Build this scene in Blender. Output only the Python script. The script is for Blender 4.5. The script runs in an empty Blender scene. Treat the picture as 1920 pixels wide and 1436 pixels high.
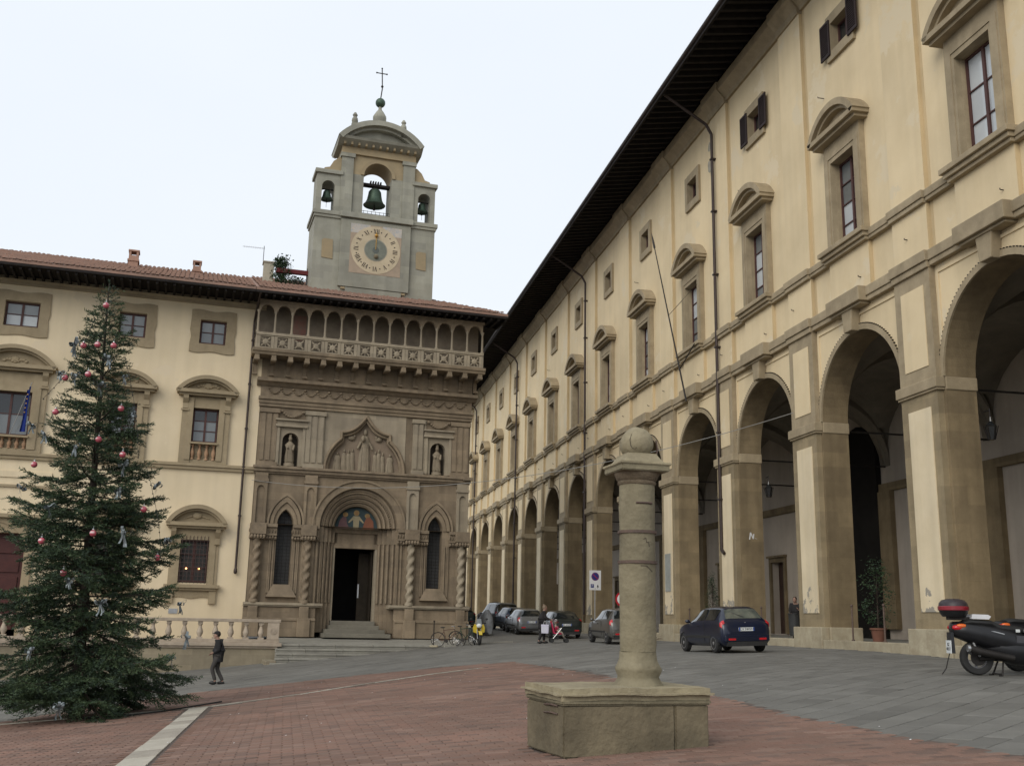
import bpy, bmesh, math, random
import numpy as np
from mathutils import Vector, Matrix
R_ = math.radians
PI = math.pi
rnd = random.Random(7)
scene = bpy.context.scene
COL = scene.collection

# ---------------------------------------------------------------- camera, sky, sun, exposure
PIT, ROLL, YAW = .224, .0199, .1893
cp, sp, cr, sr = math.cos(PIT), math.sin(PIT), math.cos(ROLL), math.sin(ROLL)
fwd = Vector((0, cp, sp)); up0 = Vector((0, -sp, cp)); r0 = Vector((1, 0, 0))
right = r0*cr + up0*sr; up = -r0*sr + up0*cr
cam = bpy.data.cameras.new('camera'); camo = bpy.data.objects.new('camera', cam); COL.objects.link(camo)
camo.matrix_world = Matrix(((right.x, up.x, -fwd.x, 0), (right.y, up.y, -fwd.y, 0), (right.z, up.z, -fwd.z, 0), (0, 0, 0, 1)))
cam.sensor_fit = 'HORIZONTAL'; cam.sensor_width = 36; cam.lens = 36*1961.33/1920
cam.clip_end = 2000; cam.clip_start = .1
scene.camera = camo
SUN_EL, SUN_AZ = 32, 211
world = bpy.data.worlds.new('World'); scene.world = world; world.use_nodes = True
wn = world.node_tree.nodes; wl = world.node_tree.links; wn.clear()
wo = wn.new('ShaderNodeOutputWorld'); bg = wn.new('ShaderNodeBackground')
sky = wn.new('ShaderNodeTexSky'); sky.sky_type = 'NISHITA'; sky.sun_disc = False
sky.sun_elevation = R_(SUN_EL); sky.sun_rotation = R_(SUN_AZ)
SKYK = .081
tc = wn.new('ShaderNodeTexCoord'); mp = wn.new('ShaderNodeMapping'); mp.inputs['Scale'].default_value = (1, 1, 2.2)
nz = wn.new('ShaderNodeTexNoise'); nz.inputs['Scale'].default_value = 1.6; nz.inputs['Detail'].default_value = 5
cr_ = wn.new('ShaderNodeValToRGB')   # the overcast layer: soft grey-white cloud
cr_.color_ramp.elements[0].position = .3; cr_.color_ramp.elements[0].color = (8.7, 9.35, 10.2, 1)
cr_.color_ramp.elements[1].position = .7; cr_.color_ramp.elements[1].color = (9.2, 9.75, 10.4, 1)
mx = wn.new('ShaderNodeMix'); mx.data_type = 'RGBA'; mx.inputs[0].default_value = .97
wl.new(tc.outputs['Generated'], mp.inputs['Vector']); wl.new(mp.outputs[0], nz.inputs['Vector']); wl.new(nz.outputs[0], cr_.inputs[0])
wl.new(sky.outputs[0], mx.inputs[6]); wl.new(cr_.outputs[0], mx.inputs[7]); wl.new(mx.outputs[2], bg.inputs['Color'])
bg.inputs['Strength'].default_value = SKYK; wl.new(bg.outputs[0], wo.inputs[0])
sl = bpy.data.lights.new('sun', 'SUN'); sl.energy = 1.5; sl.angle = R_(45); sl.color = (1, .93, .82)
so = bpy.data.objects.new('sun', sl); COL.objects.link(so); so.location = (0, 0, 60)
az = R_(SUN_AZ); el = R_(SUN_EL)
sd = Vector((math.sin(az)*math.cos(el), math.cos(az)*math.cos(el), math.sin(el)))
so.rotation_euler = sd.to_track_quat('Z', 'Y').to_euler()
scene.view_settings.view_transform = 'Standard'; scene.view_settings.look = 'None'
scene.view_settings.exposure = .3; scene.view_settings.gamma = 1; scene.view_settings.use_curve_mapping = False

# ---------------------------------------------------------------- materials
def lin(c): return tuple((x/12.92 if x <= .04045 else ((x+.055)/1.055)**2.4) for x in c)
MATS = {}
def mat(name, col, col2=None, scale=3., rough=.85, bump=.15, streak=0., metal=0., fine=40., blocks=None, spec=.3, patch=None, vary=(.88, 1.1)):
    if name in MATS: return MATS[name]
    m = bpy.data.materials.new(name); m.use_nodes = True; n = m.node_tree.nodes; l = m.node_tree.links
    b = n['Principled BSDF']; b.inputs['Roughness'].default_value = rough; b.inputs['Metallic'].default_value = metal
    b.inputs['Specular IOR Level'].default_value = spec
    if col2 is None: col2 = tuple(c*.8 for c in col)
    t0 = n.new('ShaderNodeTexCoord'); oi = n.new('ShaderNodeObjectInfo'); ms = n.new('ShaderNodeVectorMath'); ms.operation = 'SCALE'; ms.inputs[0].default_value = (37, 23, 11)
    l.new(oi.outputs['Random'], ms.inputs[3]); ad0 = n.new('ShaderNodeVectorMath'); ad0.operation = 'ADD'; l.new(t0.outputs['Object'], ad0.inputs[0]); l.new(ms.outputs[0], ad0.inputs[1])
    class _T: outputs = {'Object': ad0.outputs[0], 'Raw': t0.outputs['Object']}
    t = _T
    n1 = n.new('ShaderNodeTexNoise'); n1.inputs['Scale'].default_value = scale; n1.inputs['Detail'].default_value = 10; n1.inputs['Roughness'].default_value = .7
    l.new(t.outputs['Object'], n1.inputs['Vector'])
    rp = n.new('ShaderNodeMapRange'); rp.inputs[1].default_value = .32; rp.inputs[2].default_value = .68; l.new(n1.outputs[0], rp.inputs[0])
    mx = n.new('ShaderNodeMix'); mx.data_type = 'RGBA'; mx.inputs[6].default_value = (*col, 1); mx.inputs[7].default_value = (*col2, 1)
    l.new(rp.outputs[0], mx.inputs[0]); out = mx.outputs[2]
    n2 = n.new('ShaderNodeTexNoise'); n2.inputs['Scale'].default_value = scale*.23; n2.inputs['Detail'].default_value = 3; l.new(t.outputs['Object'], n2.inputs['Vector'])
    m2 = n.new('ShaderNodeMapRange'); m2.inputs[1].default_value = .3; m2.inputs[2].default_value = .7; m2.inputs[3].default_value = vary[0]; m2.inputs[4].default_value = vary[1]
    l.new(n2.outputs[0], m2.inputs[0])
    v = n.new('ShaderNodeVectorMath'); v.operation = 'SCALE'; l.new(out, v.inputs[0]); l.new(m2.outputs[0], v.inputs[3]); out = v.outputs[0]
    if streak:
        mp = n.new('ShaderNodeMapping'); mp.inputs['Scale'].default_value = (2.2, 2.2, .12); l.new(t.outputs['Object'], mp.inputs[0])
        n3 = n.new('ShaderNodeTexNoise'); n3.inputs['Scale'].default_value = 1.; n3.inputs['Detail'].default_value = 5; l.new(mp.outputs[0], n3.inputs['Vector'])
        r3 = n.new('ShaderNodeMapRange'); r3.inputs[1].default_value = .35; r3.inputs[2].default_value = .6; r3.inputs[3].default_value = 1-streak; r3.inputs[4].default_value = 1; l.new(n3.outputs[0], r3.inputs[0])
        v2 = n.new('ShaderNodeVectorMath'); v2.operation = 'SCALE'; l.new(out, v2.inputs[0]); l.new(r3.outputs[0], v2.inputs[3]); out = v2.outputs[0]
    hb = None
    if blocks:
        bw, bh, dk, axis = blocks
        sx = n.new('ShaderNodeSeparateXYZ'); l.new(t.outputs['Raw'], sx.inputs[0]); cx = n.new('ShaderNodeCombineXYZ')
        ad = n.new('ShaderNodeMath'); ad.operation = 'ADD'; l.new(sx.outputs[0], ad.inputs[0]); l.new(sx.outputs[1], ad.inputs[1])
        l.new(ad.outputs[0], cx.inputs[0]); l.new(sx.outputs[2 if axis == 'z' else 1], cx.inputs[1])
        bt = n.new('ShaderNodeTexBrick'); l.new(cx.outputs[0], bt.inputs['Vector']); bt.inputs['Scale'].default_value = 1
        bt.inputs['Brick Width'].default_value = bw; bt.inputs['Row Height'].default_value = bh; bt.inputs['Mortar Size'].default_value = .008
        bt.inputs['Color1'].default_value = (1, 1, 1, 1); bt.inputs['Color2'].default_value = (.8, .8, .82, 1); bt.inputs['Mortar'].default_value = (dk, dk, dk, 1)
        bt.inputs['Mortar Smooth'].default_value = .4
        mm = n.new('ShaderNodeMix'); mm.data_type = 'RGBA'; mm.blend_type = 'MULTIPLY'; mm.inputs[0].default_value = 1; l.new(out, mm.inputs[6]); l.new(bt.outputs[0], mm.inputs[7]); out = mm.outputs[2]
    if patch:   # worn patches of bare render, low on the wall
        pc, thr, zl, zh, psc = patch
        n4 = n.new('ShaderNodeTexNoise'); n4.inputs['Scale'].default_value = psc; n4.inputs['Detail'].default_value = 6; n4.inputs['Roughness'].default_value = .65; l.new(t.outputs['Object'], n4.inputs['Vector'])
        sx = n.new('ShaderNodeSeparateXYZ'); l.new(t.outputs['Raw'], sx.inputs[0])
        zr = n.new('ShaderNodeMapRange'); zr.inputs[1].default_value = zl; zr.inputs[2].default_value = zh; zr.inputs[3].default_value = 0; zr.inputs[4].default_value = .25; l.new(sx.outputs[2], zr.inputs[0])
        sb = n.new('ShaderNodeMath'); sb.operation = 'SUBTRACT'; l.new(n4.outputs[0], sb.inputs[0]); l.new(zr.outputs[0], sb.inputs[1])
        gt = n.new('ShaderNodeMapRange'); gt.inputs[1].default_value = thr; gt.inputs[2].default_value = thr+.02; l.new(sb.outputs[0], gt.inputs[0])
        mm = n.new('ShaderNodeMix'); mm.data_type = 'RGBA'; l.new(gt.outputs[0], mm.inputs[0]); l.new(out, mm.inputs[6]); mm.inputs[7].default_value = (*pc, 1); out = mm.outputs[2]
    l.new(out, b.inputs['Base Color'])
    if bump:
        nf = n.new('ShaderNodeTexNoise'); nf.inputs['Scale'].default_value = fine; nf.inputs['Detail'].default_value = 3; l.new(t.outputs['Object'], nf.inputs['Vector'])
        bp = n.new('ShaderNodeBump'); bp.inputs['Strength'].default_value = bump; bp.inputs['Distance'].default_value = .02; l.new(nf.outputs[0], bp.inputs['Height']); l.new(bp.outputs[0], b.inputs['Normal'])
    MATS[name] = m; return m
def emis(name, col, st):
    m = bpy.data.materials.new(name); m.use_nodes = True; b = m.node_tree.nodes['Principled BSDF']
    b.inputs['Base Color'].default_value = (*col, 1); b.inputs['Emission Color'].default_value = (*col, 1); b.inputs['Emission Strength'].default_value = st
    MATS[name] = m; return m

YEL = mat('yellow_plaster', (.70, .575, .375), (.655, .53, .335), 1.1, bump=.15, streak=.06, fine=25, vary=(.88, 1.05), patch=((.64, .54, .375), .585, 90, 99, .42))
YEL2 = mat('yellow_plaster_palace', (.70, .59, .415), (.66, .55, .375), .9, bump=.15, streak=.06, fine=25, vary=(.9, 1.05), patch=((.645, .545, .39), .59, 90, 99, .42))
YPAN = mat('pier_panel_plaster', (.68, .58, .41), (.62, .52, .35), 1.3, bump=.2, streak=.1, patch=((.30, .275, .23), .50, 1.5, 3.0, 1.7))
OCH = mat('ochre_plaster', (.58, .455, .275), (.52, .41, .245), 1.5, bump=.1, streak=.12)
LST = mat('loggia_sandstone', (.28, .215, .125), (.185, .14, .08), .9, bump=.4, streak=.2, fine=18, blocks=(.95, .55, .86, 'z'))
LSTG = mat('loggia_trim_stone', (.38, .31, .205), (.28, .225, .145), 2.0, bump=.35, streak=.12, fine=22)
PLI = mat('plinth_stone', (.42, .375, .27), (.30, .25, .17), 2.5, bump=.5, streak=.1, fine=14)
FST = mat('brown_sandstone', (.305, .238, .162), (.21, .165, .112), 1.3, bump=.35, streak=.18, fine=18, blocks=(.9, .42, .80, 'z'), vary=(.8, 1.14))
FSTL = mat('pale_panel_stone', (.375, .32, .235), (.28, .235, .17), .9, bump=.25, streak=.15, fine=18, blocks=(1.3, .7, .88, 'z'))
FSTD = mat('carved_brown_stone', (.27, .21, .145), (.17, .135, .095), 3.5, bump=.6, streak=.15, fine=20)
RED = mat('reddish_stone', (.30, .20, .145), (.22, .155, .11), 1.5, bump=.3)
TST = mat('grey_tower_stone', (.335, .33, .275), (.27, .262, .21), .9, bump=.2, streak=.12, fine=14, blocks=(1.0, .42, .93, 'z'))
TOC = mat('ochre_tower_stone', (.34, .265, .16), (.27, .22, .14), 1.6, bump=.3)
YST = mat('palace_window_stone', (.34, .275, .18), (.275, .22, .14), 2.2, bump=.3, streak=.06, fine=20)
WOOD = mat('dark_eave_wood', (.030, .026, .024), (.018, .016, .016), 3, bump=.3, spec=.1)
TILE = mat('terracotta_tiles', (.31, .185, .14), (.22, .15, .12), 2.2, bump=.4, fine=12)
IRON = mat('dark_iron', (.045, .04, .038), (.03, .028, .026), 6, rough=.55, bump=.1, metal=.6)
PIPE = mat('brown_downpipe', (.06, .045, .04), (.04, .03, .028), 5, rough=.5, bump=.05, metal=.4)
SHUT = mat('brown_shutter', (.035, .022, .022), (.025, .018, .018), 4, rough=.7, bump=.1)
SASH = mat('red_brown_sash', (.09, .04, .035), (.06, .03, .028), 4, rough=.6, bump=.05)
GLB = mat('pale_sky_and_curtain_glass', (.50, .53, .54), (.42, .45, .48), .8, rough=.12, bump=0, spec=.6)  # pale base colour holds reflected sky on some panes, curtains on others
GLM = mat('grey_glass', (.17, .185, .19), (.11, .12, .125), .6, rough=.08, bump=0, spec=.8)
LEADG = mat('lead_window_glass', (.055, .055, .053), (.035, .035, .035), 3, rough=.5, bump=.2, spec=.25)
GLD = mat('dark_glass', (.02, .022, .024), (.012, .013, .014), 1, rough=.06, bump=0, spec=.7)
DARK = mat('dark_interior', (.012, .011, .010), (.02, .018, .016), 1, bump=0, spec=.1)  # near-black base colour stands in for unlit depth
INW = mat('arcade_wall_plaster', (.50, .44, .37), (.43, .37, .31), .8, bump=.1, streak=.1)
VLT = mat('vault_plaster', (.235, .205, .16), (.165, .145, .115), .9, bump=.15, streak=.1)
ROADM = mat('grey_paving_stone', (.175, .170, .155), (.14, .136, .122), 1.1, rough=.75, bump=.35, fine=30, vary=(.8, 1.12))
BRK = mat('red_paving_brick', (.225, .130, .098), (.175, .112, .085), 1.6, rough=.85, bump=.4, fine=30, vary=(.74, 1.14))
BRK2 = mat('pale_paving_brick', (.232, .145, .112), (.185, .124, .096), 2.2, rough=.85, bump=.4, fine=30, vary=(.74, 1.14))
BRK3 = mat('dark_paving_brick', (.18, .112, .088), (.145, .098, .078), 2.2, rough=.85, bump=.4, fine=30, vary=(.74, 1.14))
JOINT = mat('sandy_joint', (.11, .085, .07), (.09, .07, .06), 3, bump=.3)
RJOINT = mat('road_joint', (.15, .143, .128), (.12, .115, .10), 3, bump=.3)
TRAV = mat('pale_travertine', (.46, .425, .36), (.36, .33, .27), 2.5, bump=.4, streak=.0)
BALU = mat('pale_balustrade_stone', (.44, .37, .29), (.33, .27, .21), 3, bump=.4, streak=.1)
STEP = mat('grey_step_stone', (.30, .29, .25), (.21, .20, .175), 2, bump=.35)
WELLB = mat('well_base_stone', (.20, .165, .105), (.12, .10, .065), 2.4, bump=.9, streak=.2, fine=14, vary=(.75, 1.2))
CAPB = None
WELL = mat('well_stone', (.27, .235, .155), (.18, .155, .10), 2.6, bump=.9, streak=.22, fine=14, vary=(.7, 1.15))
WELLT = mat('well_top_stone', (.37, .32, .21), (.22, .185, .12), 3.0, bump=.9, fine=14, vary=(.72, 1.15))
RUST = mat('rusty_iron_band', (.13, .085, .065), (.08, .06, .05), 8, rough=.7, bump=.3)
BRNZ = mat('green_bronze', (.075, .115, .085), (.045, .07, .05), 5, rough=.5, bump=.2, metal=.5)
GILT = mat('gilt_metal', (.5, .3, .08), (.4, .22, .06), 5, rough=.35, bump=0, metal=.8)
WHT = mat('white_paint', (.72, .72, .72), (.62, .62, .62), 4, rough=.5, bump=.05)
BLK = mat('black_rubber', (.02, .02, .02), (.03, .03, .03), 8, rough=.7, bump=.1)
BLKP = mat('black_gloss_plastic', (.012, .012, .014), (.008, .008, .009), 5, rough=.34, bump=0, spec=.4)
CHR = mat('bare_metal', (.55, .55, .55), (.45, .45, .45), 6, rough=.3, bump=0, metal=.9)
REDB = mat('dark_red_band', (.23, .012, .022), (.18, .01, .018), 6, rough=.3, bump=0, spec=.5)
REDL = mat('red_lamp_lens', (.5, .015, .02), (.4, .01, .015), 6, rough=.15, bump=0, spec=.6)
ORGL = mat('orange_lamp_lens', (.75, .17, .03), (.6, .1, .02), 6, rough=.15, bump=0, spec=.6)

# ---------------------------------------------------------------- mesh building
UNIT = [1.0, 0.0]     # scale, z origin (both applied when a mesh is linked)
class MB:
    def __init__(s): s.v = []; s.f = []; s.m = []; s.cm = 0
    def add(s, vs, fs):
        o = len(s.v); s.v += [tuple(p) for p in vs]; s.f += [tuple(i+o for i in f) for f in fs]; s.m += [s.cm]*len(fs); return s
    def box(s, x0, x1, y0, y1, z0, z1):
        if x0 > x1: x0, x1 = x1, x0
        if y0 > y1: y0, y1 = y1, y0
        if z0 > z1: z0, z1 = z1, z0
        return s.add([(x0,y0,z0),(x1,y0,z0),(x1,y1,z0),(x0,y1,z0),(x0,y0,z1),(x1,y0,z1),(x1,y1,z1),(x0,y1,z1)],
                     [(0,3,2,1),(4,5,6,7),(0,1,5,4),(1,2,6,5),(2,3,7,6),(3,0,4,7)])
    def ex(s, pts, y0, y1):      # polygon in x,z pushed along y
        n = len(pts); return s.add([(p[0], y0, p[1]) for p in pts]+[(p[0], y1, p[1]) for p in pts],
            [tuple(range(n)), tuple(range(2*n-1, n-1, -1))]+[(i, (i+1) % n, n+(i+1) % n, n+i)[::-1] for i in range(n)])
    def exx(s, pts, x0, x1):     # polygon in y,z pushed along x
        n = len(pts); return s.add([(x0, p[0], p[1]) for p in pts]+[(x1, p[0], p[1]) for p in pts],
            [tuple(range(n-1, -1, -1)), tuple(range(n, 2*n))]+[(i, (i+1) % n, n+(i+1) % n, n+i) for i in range(n)])
    def exz(s, pts, z0, z1):
        n = len(pts); return s.add([(p[0], p[1], z0) for p in pts]+[(p[0], p[1], z1) for p in pts],
            [tuple(range(n-1, -1, -1)), tuple(range(n, 2*n))]+[(i, (i+1) % n, n+(i+1) % n, n+i) for i in range(n)])
    def tube(s, p0, p1, r0, r1=None, n=8):
        r1 = r0 if r1 is None else r1
        a = Vector(p0); b = Vector(p1); d = (b-a).normalized(); u = d.orthogonal().normalized(); w = d.cross(u)
        vs = []
        for c, r in ((a, r0), (b, r1)):
            for i in range(n):
                t = 2*PI*i/n; vs.append(c+u*(r*math.cos(t))+w*(r*math.sin(t)))
        return s.add(vs, [(i, (i+1) % n, n+(i+1) % n, n+i) for i in range(n)]+[tuple(range(n-1, -1, -1)), tuple(range(n, 2*n))])
    def path(s, pts, r, n=6):
        for a, b in zip(pts, pts[1:]): s.tube(a, b, r, r, n)
        return s
    def lathe(s, prof, c=(0,0,0), n=16, axis='z', sx=1, sy=1, cap=True):
        vs = []; k = len(prof)
        for r, h in prof:
            for i in range(n):
                t = 2*PI*i/n; a, b = r*math.cos(t)*sx, r*math.sin(t)*sy
                vs.append((c[0]+a, c[1]+b, c[2]+h) if axis == 'z' else (c[0]+a, c[1]+h, c[2]+b) if axis == 'y' else (c[0]+h, c[1]+a, c[2]+b))
        fs = [(j*n+i, j*n+(i+1) % n, (j+1)*n+(i+1) % n, (j+1)*n+i) for j in range(k-1) for i in range(n)]
        return s.add(vs, fs+([tuple(range(n-1, -1, -1)), tuple(range((k-1)*n, k*n))] if cap else []))
    def sph(s, c, r, n=12, m=8, sz=1):
        return s.lathe([(r*math.sin(PI*j/m)+1e-4, -r*sz*math.cos(PI*j/m)) for j in range(m+1)], c, n)
    def ell(s, c, rx, ry, rz, n=12, m=8):
        return s.lathe([(math.sin(PI*j/m)+1e-4, -rz*math.cos(PI*j/m)) for j in range(m+1)], c, n, 'z', rx, ry)
    def ring(s, cx, cz, r0, r1, a0, a1, y0, y1, seg=20):
        vs = []; fs = []
        for i in range(seg+1):
            a = a0+(a1-a0)*i/seg; c, q = math.cos(a), math.sin(a)
            vs += [(cx+r0*c, y0, cz+r0*q), (cx+r1*c, y0, cz+r1*q), (cx+r1*c, y1, cz+r1*q), (cx+r0*c, y1, cz+r0*q)]
        for i in range(seg):
            o = 4*i
            for j in range(4): fs.append((o+j, o+(j+1) % 4, o+4+(j+1) % 4, o+4+j))
        fs += [(0, 3, 2, 1), (4*seg, 4*seg+1, 4*seg+2, 4*seg+3)]
        return s.add(vs, fs)
    def archwall(s, x0, x1, z1, cx, r, zs, y0, y1, seg=24):   # wall above the springing with a round opening
        if cx-r > x0+1e-6: s.box(x0, cx-r, y0, y1, zs, z1)
        if cx+r < x1-1e-6: s.box(cx+r, x1, y0, y1, zs, z1)
        vs = []; fs = []
        for i in range(seg+1):
            a = PI-PI*i/seg; x = cx+r*math.cos(a); z = zs+r*math.sin(a)
            vs += [(x, y0, z), (x, y0, z1), (x, y1, z1), (x, y1, z)]
        for i in range(seg):
            o = 4*i
            for j in range(4): fs.append((o+j, o+(j+1) % 4, o+4+(j+1) % 4, o+4+j))
        return s.add(vs, fs)
    def wall(s, x0, x1, z0, z1, y0, y1, holes):               # slab with rectangular openings
        xs = sorted({x0, x1, *[h[0] for h in holes], *[h[1] for h in holes]}); zs = sorted({z0, z1, *[h[2] for h in holes], *[h[3] for h in holes]})
        xs = [x for x in xs if x0 <= x <= x1]; zs = [z for z in zs if z0 <= z <= z1]
        for xa, xb in zip(xs, xs[1:]):
            for za, zb in zip(zs, zs[1:]):
                cx, cz = (xa+xb)/2, (za+zb)/2
                if any(h[0] < cx < h[1] and h[2] < cz < h[3] for h in holes): continue
                s.add([(xa,y1,za),(xb,y1,za),(xb,y1,zb),(xa,y1,zb),(xa,y0,za),(xb,y0,za),(xb,y0,zb),(xa,y0,zb)], [(3,2,1,0),(4,5,6,7)])
        for h in holes:
            a, b, c, d = h
            s.add([(a,y0,c),(b,y0,c),(b,y0,d),(a,y0,d),(a,y1,c),(b,y1,c),(b,y1,d),(a,y1,d)], [(0,4,5,1),(1,5,6,2),(2,6,7,3),(3,7,4,0)])
        return s.add([(x0,y0,z0),(x1,y0,z0),(x1,y0,z1),(x0,y0,z1),(x0,y1,z0),(x1,y1,z0),(x1,y1,z1),(x0,y1,z1)], [(0,4,5,1),(1,5,6,2),(2,6,7,3),(3,7,4,0)])
    def mesh(s, name, mats, smooth=False):
        me = bpy.data.meshes.new(name); K, zo = UNIT
        me.from_pydata([(x*K, y*K, z*K-zo) for x, y, z in s.v], [], s.f)
        for m_ in (mats if isinstance(mats, (list, tuple)) else [mats]): me.materials.append(m_)
        me.polygons.foreach_set('material_index', s.m)
        if smooth:
            me.polygons.foreach_set('use_smooth', [True]*len(s.f))
            if smooth is not True: me.set_sharp_from_angle(angle=R_(smooth))
        me.update(); return me
    def build(s, name, mats, parent=None, smooth=False, loc=None, kind=None, label=None):
        return link(name, s.mesh(name, mats, smooth), parent, loc, kind, label)
def link(name, me, parent=None, loc=None, kind=None, label=None):
    o = bpy.data.objects.new(name, me); COL.objects.link(o)
    if parent: o.parent = parent
    if loc: o.location = loc
    if kind: o['kind'] = kind
    if label: o['label'] = label
    return o
def tag(o, label, cat, group=None):
    o['label'] = label; o['category'] = cat
    if group: o['group'] = group
    return o
def thing(name, label, cat, loc=(0,0,0), rz=0, group=None):
    o = bpy.data.objects.new(name, None); COL.objects.link(o); o.location = loc; o.rotation_euler = (0, 0, rz); o.empty_display_size = .3
    return tag(o, label, cat, group)
def dup(root, loc, rz, label, scale=None):
    def cp_(o, par):
        c = o.copy(); COL.objects.link(c); c.parent = par
        for ch in list(o.children): cp_(ch, c)
        return c
    r = cp_(root, None); r.location = loc; r.rotation_euler = (0, 0, rz); r['label'] = label
    if scale: r.scale = (scale,)*3
    return r
def bevel(me, w, seg=2, angle=35):
    bm = bmesh.new(); bm.from_mesh(me); bmesh.ops.remove_doubles(bm, verts=bm.verts, dist=1e-5)
    es = [e for e in bm.edges if len(e.link_faces) == 2 and e.calc_face_angle(0) > R_(angle)]
    bmesh.ops.bevel(bm, geom=es, offset=w, segments=seg, affect='EDGES', profile=.6); bm.to_mesh(me); bm.free(); return me
def skin(name, verts, edges, radii, mats, parent=None, sub=2, root=0):
    me = bpy.data.meshes.new(name); me.from_pydata(verts, edges, []); o = bpy.data.objects.new(name, me); COL.objects.link(o)
    sm = o.modifiers.new('s', 'SKIN'); sm.use_smooth_shade = True
    sv = me.skin_vertices[0].data
    for i, r in enumerate(radii):
        sv[i].radius = (r, r) if not isinstance(r, tuple) else r
        sv[i].use_root = (i == root)
    ss = o.modifiers.new('u', 'SUBSURF'); ss.levels = sub; ss.render_levels = sub
    dg = bpy.context.evaluated_depsgraph_get(); m2 = bpy.data.meshes.new_from_object(o.evaluated_get(dg))
    bpy.data.objects.remove(o); bpy.data.meshes.remove(me)
    m2.name = name; m2.materials.clear(); m2.materials.append(mats); m2.polygons.foreach_set('use_smooth', [True]*len(m2.polygons))
    return link(name, m2, parent)
# ---------------------------------------------------------------- ground heights (the square slopes down to the left)

CTRL=np.array([(0,0,-1.57),(1.5,13,-1.46),(-4,11,-1.85),(6.5,14,-1.22),(9.1,21.2,-.86),(13.5,27.6,-.8),(8.9,51.8,-.8),(4.2,76,-.76),(-2.7,112,-.74),(18,12,-.8),(22,-5,-.8),
(7,33,-.82),(1.6,47.4,-.88),(-2.6,54,-1.24),(-.5,66,-.6),(-2.5,72,-.45),(-9.8,37,-2.28),(-9.8,25,-2.36),(-11.3,51.5,-2.12),(-16,50.1,-2.6),(-24.6,47.3,-3.05),(-6.5,53,-1.62),
(-35,40,-3.7),(-20,20,-3.3),(-12,6,-2.7),(0,30,-1.38),(4,38,-1.0),(-30,0,-4.),(0,-20,-1.7),(-8,90,-.6),(-40,60,-4.)],float)
def _U(r): return np.where(r>1e-9,r*r*np.log(r+1e-12),0)
def _fit(lam=4.0):
    n=len(CTRL);P=CTRL[:,:2];r=np.linalg.norm(P[:,None]-P[None],axis=2)
    A=np.zeros((n+3,n+3));A[:n,:n]=_U(r)+lam*np.eye(n);A[:n,n]=1;A[:n,n+1:]=P;A[n,:n]=1;A[n+1:,:n]=P.T
    return np.linalg.solve(A,np.r_[CTRL[:,2],0,0,0])
TW=_fit()
def gz(x,y):
    x=np.asarray(x,float);y=np.asarray(y,float)
    d=np.sqrt((x[...,None]-CTRL[:,0])**2+(y[...,None]-CTRL[:,1])**2)
    return _U(d)@TW[:-3]+TW[-3]+TW[-2]*x+TW[-1]*y
def gzf(x, y): return float(gz(np.array([x]), np.array([y]))[0])
D_, S0, B, K = 15., 22.595, 6.3058, 1.23
dL = Vector((-math.sin(YAW), math.cos(YAW), 0)); nL = Vector((math.cos(YAW), math.sin(YAW), 0))
AF = 1.6887
dF = dL*math.cos(AF)-nL*math.sin(AF); nF = Vector((-dF.y, dF.x, 0))
OF = (dL*48+nL*8)*K; OL = nL*D_*K
ROTL = math.atan2(dL.y, dL.x); ROTF = math.atan2(dF.y, dF.x)
def W_L(s, n, z): return OL+dL*(s*K)-nL*(n*K)+Vector((0, 0, z*K))
def W_F(u, n, z): return OF+dF*(u*K)+nF*(n*K)+Vector((0, 0, z*K))

# ---------------------------------------------------------------- ground: road sheet, brick square
def inpoly(x, y, poly):
    c = False; n = len(poly); j = n-1
    for i in range(n):
        if (poly[i][1] > y) != (poly[j][1] > y) and x < (poly[j][0]-poly[i][0])*(y-poly[i][1])/(poly[j][1]-poly[i][1])+poly[i][0]: c = not c
        j = i
    return c
def sheet(xs, ys, dz=0.):
    X, Y = np.meshgrid(xs, ys); Z = gz(X, Y)+dz; n, m = X.shape
    v = np.stack([X, Y, Z], -1).reshape(-1, 3); f = [(i*m+j, i*m+j+1, (i+1)*m+j+1, (i+1)*m+j) for i in range(n-1) for j in range(m-1)]
    return v, f
xs = np.r_[np.linspace(-900, -60, 12), np.arange(-48, 40, 1.0), np.linspace(45, 900, 12)]
ys = np.r_[np.linspace(-300, -20, 6), np.arange(-12, 120, 1.0), np.linspace(130, 1500, 12)]
v, f = sheet(xs, ys)
far = (np.abs(v[:, 0]) > 60) | (v[:, 1] > 125) | (v[:, 1] < -40); v[far, 2] = -3.5
v[:, 2] -= .012
gm = MB(); gm.add(v, f); road = gm.build('road', RJOINT, smooth=True, kind='structure')
BRICK = [(-12.6, 22), (-12.1, 26.3), (-11.1, 29.2), (-9.5, 32.9), (-6.6, 34.4), (-4.35, 35.3), (-2.1, 36), (.2, 36), (2.1, 28), (3.65, 19.9), (4.36, 16.2), (4.97, 13.6), (5.56, 11.8), (6.4, 9), (7.5, 5), (8.5, 0), (-16, 0), (-15, 12)]
nb = 70
gx = np.arange(-16, 9, .5); gy = np.arange(0, 36.6, .5)
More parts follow.
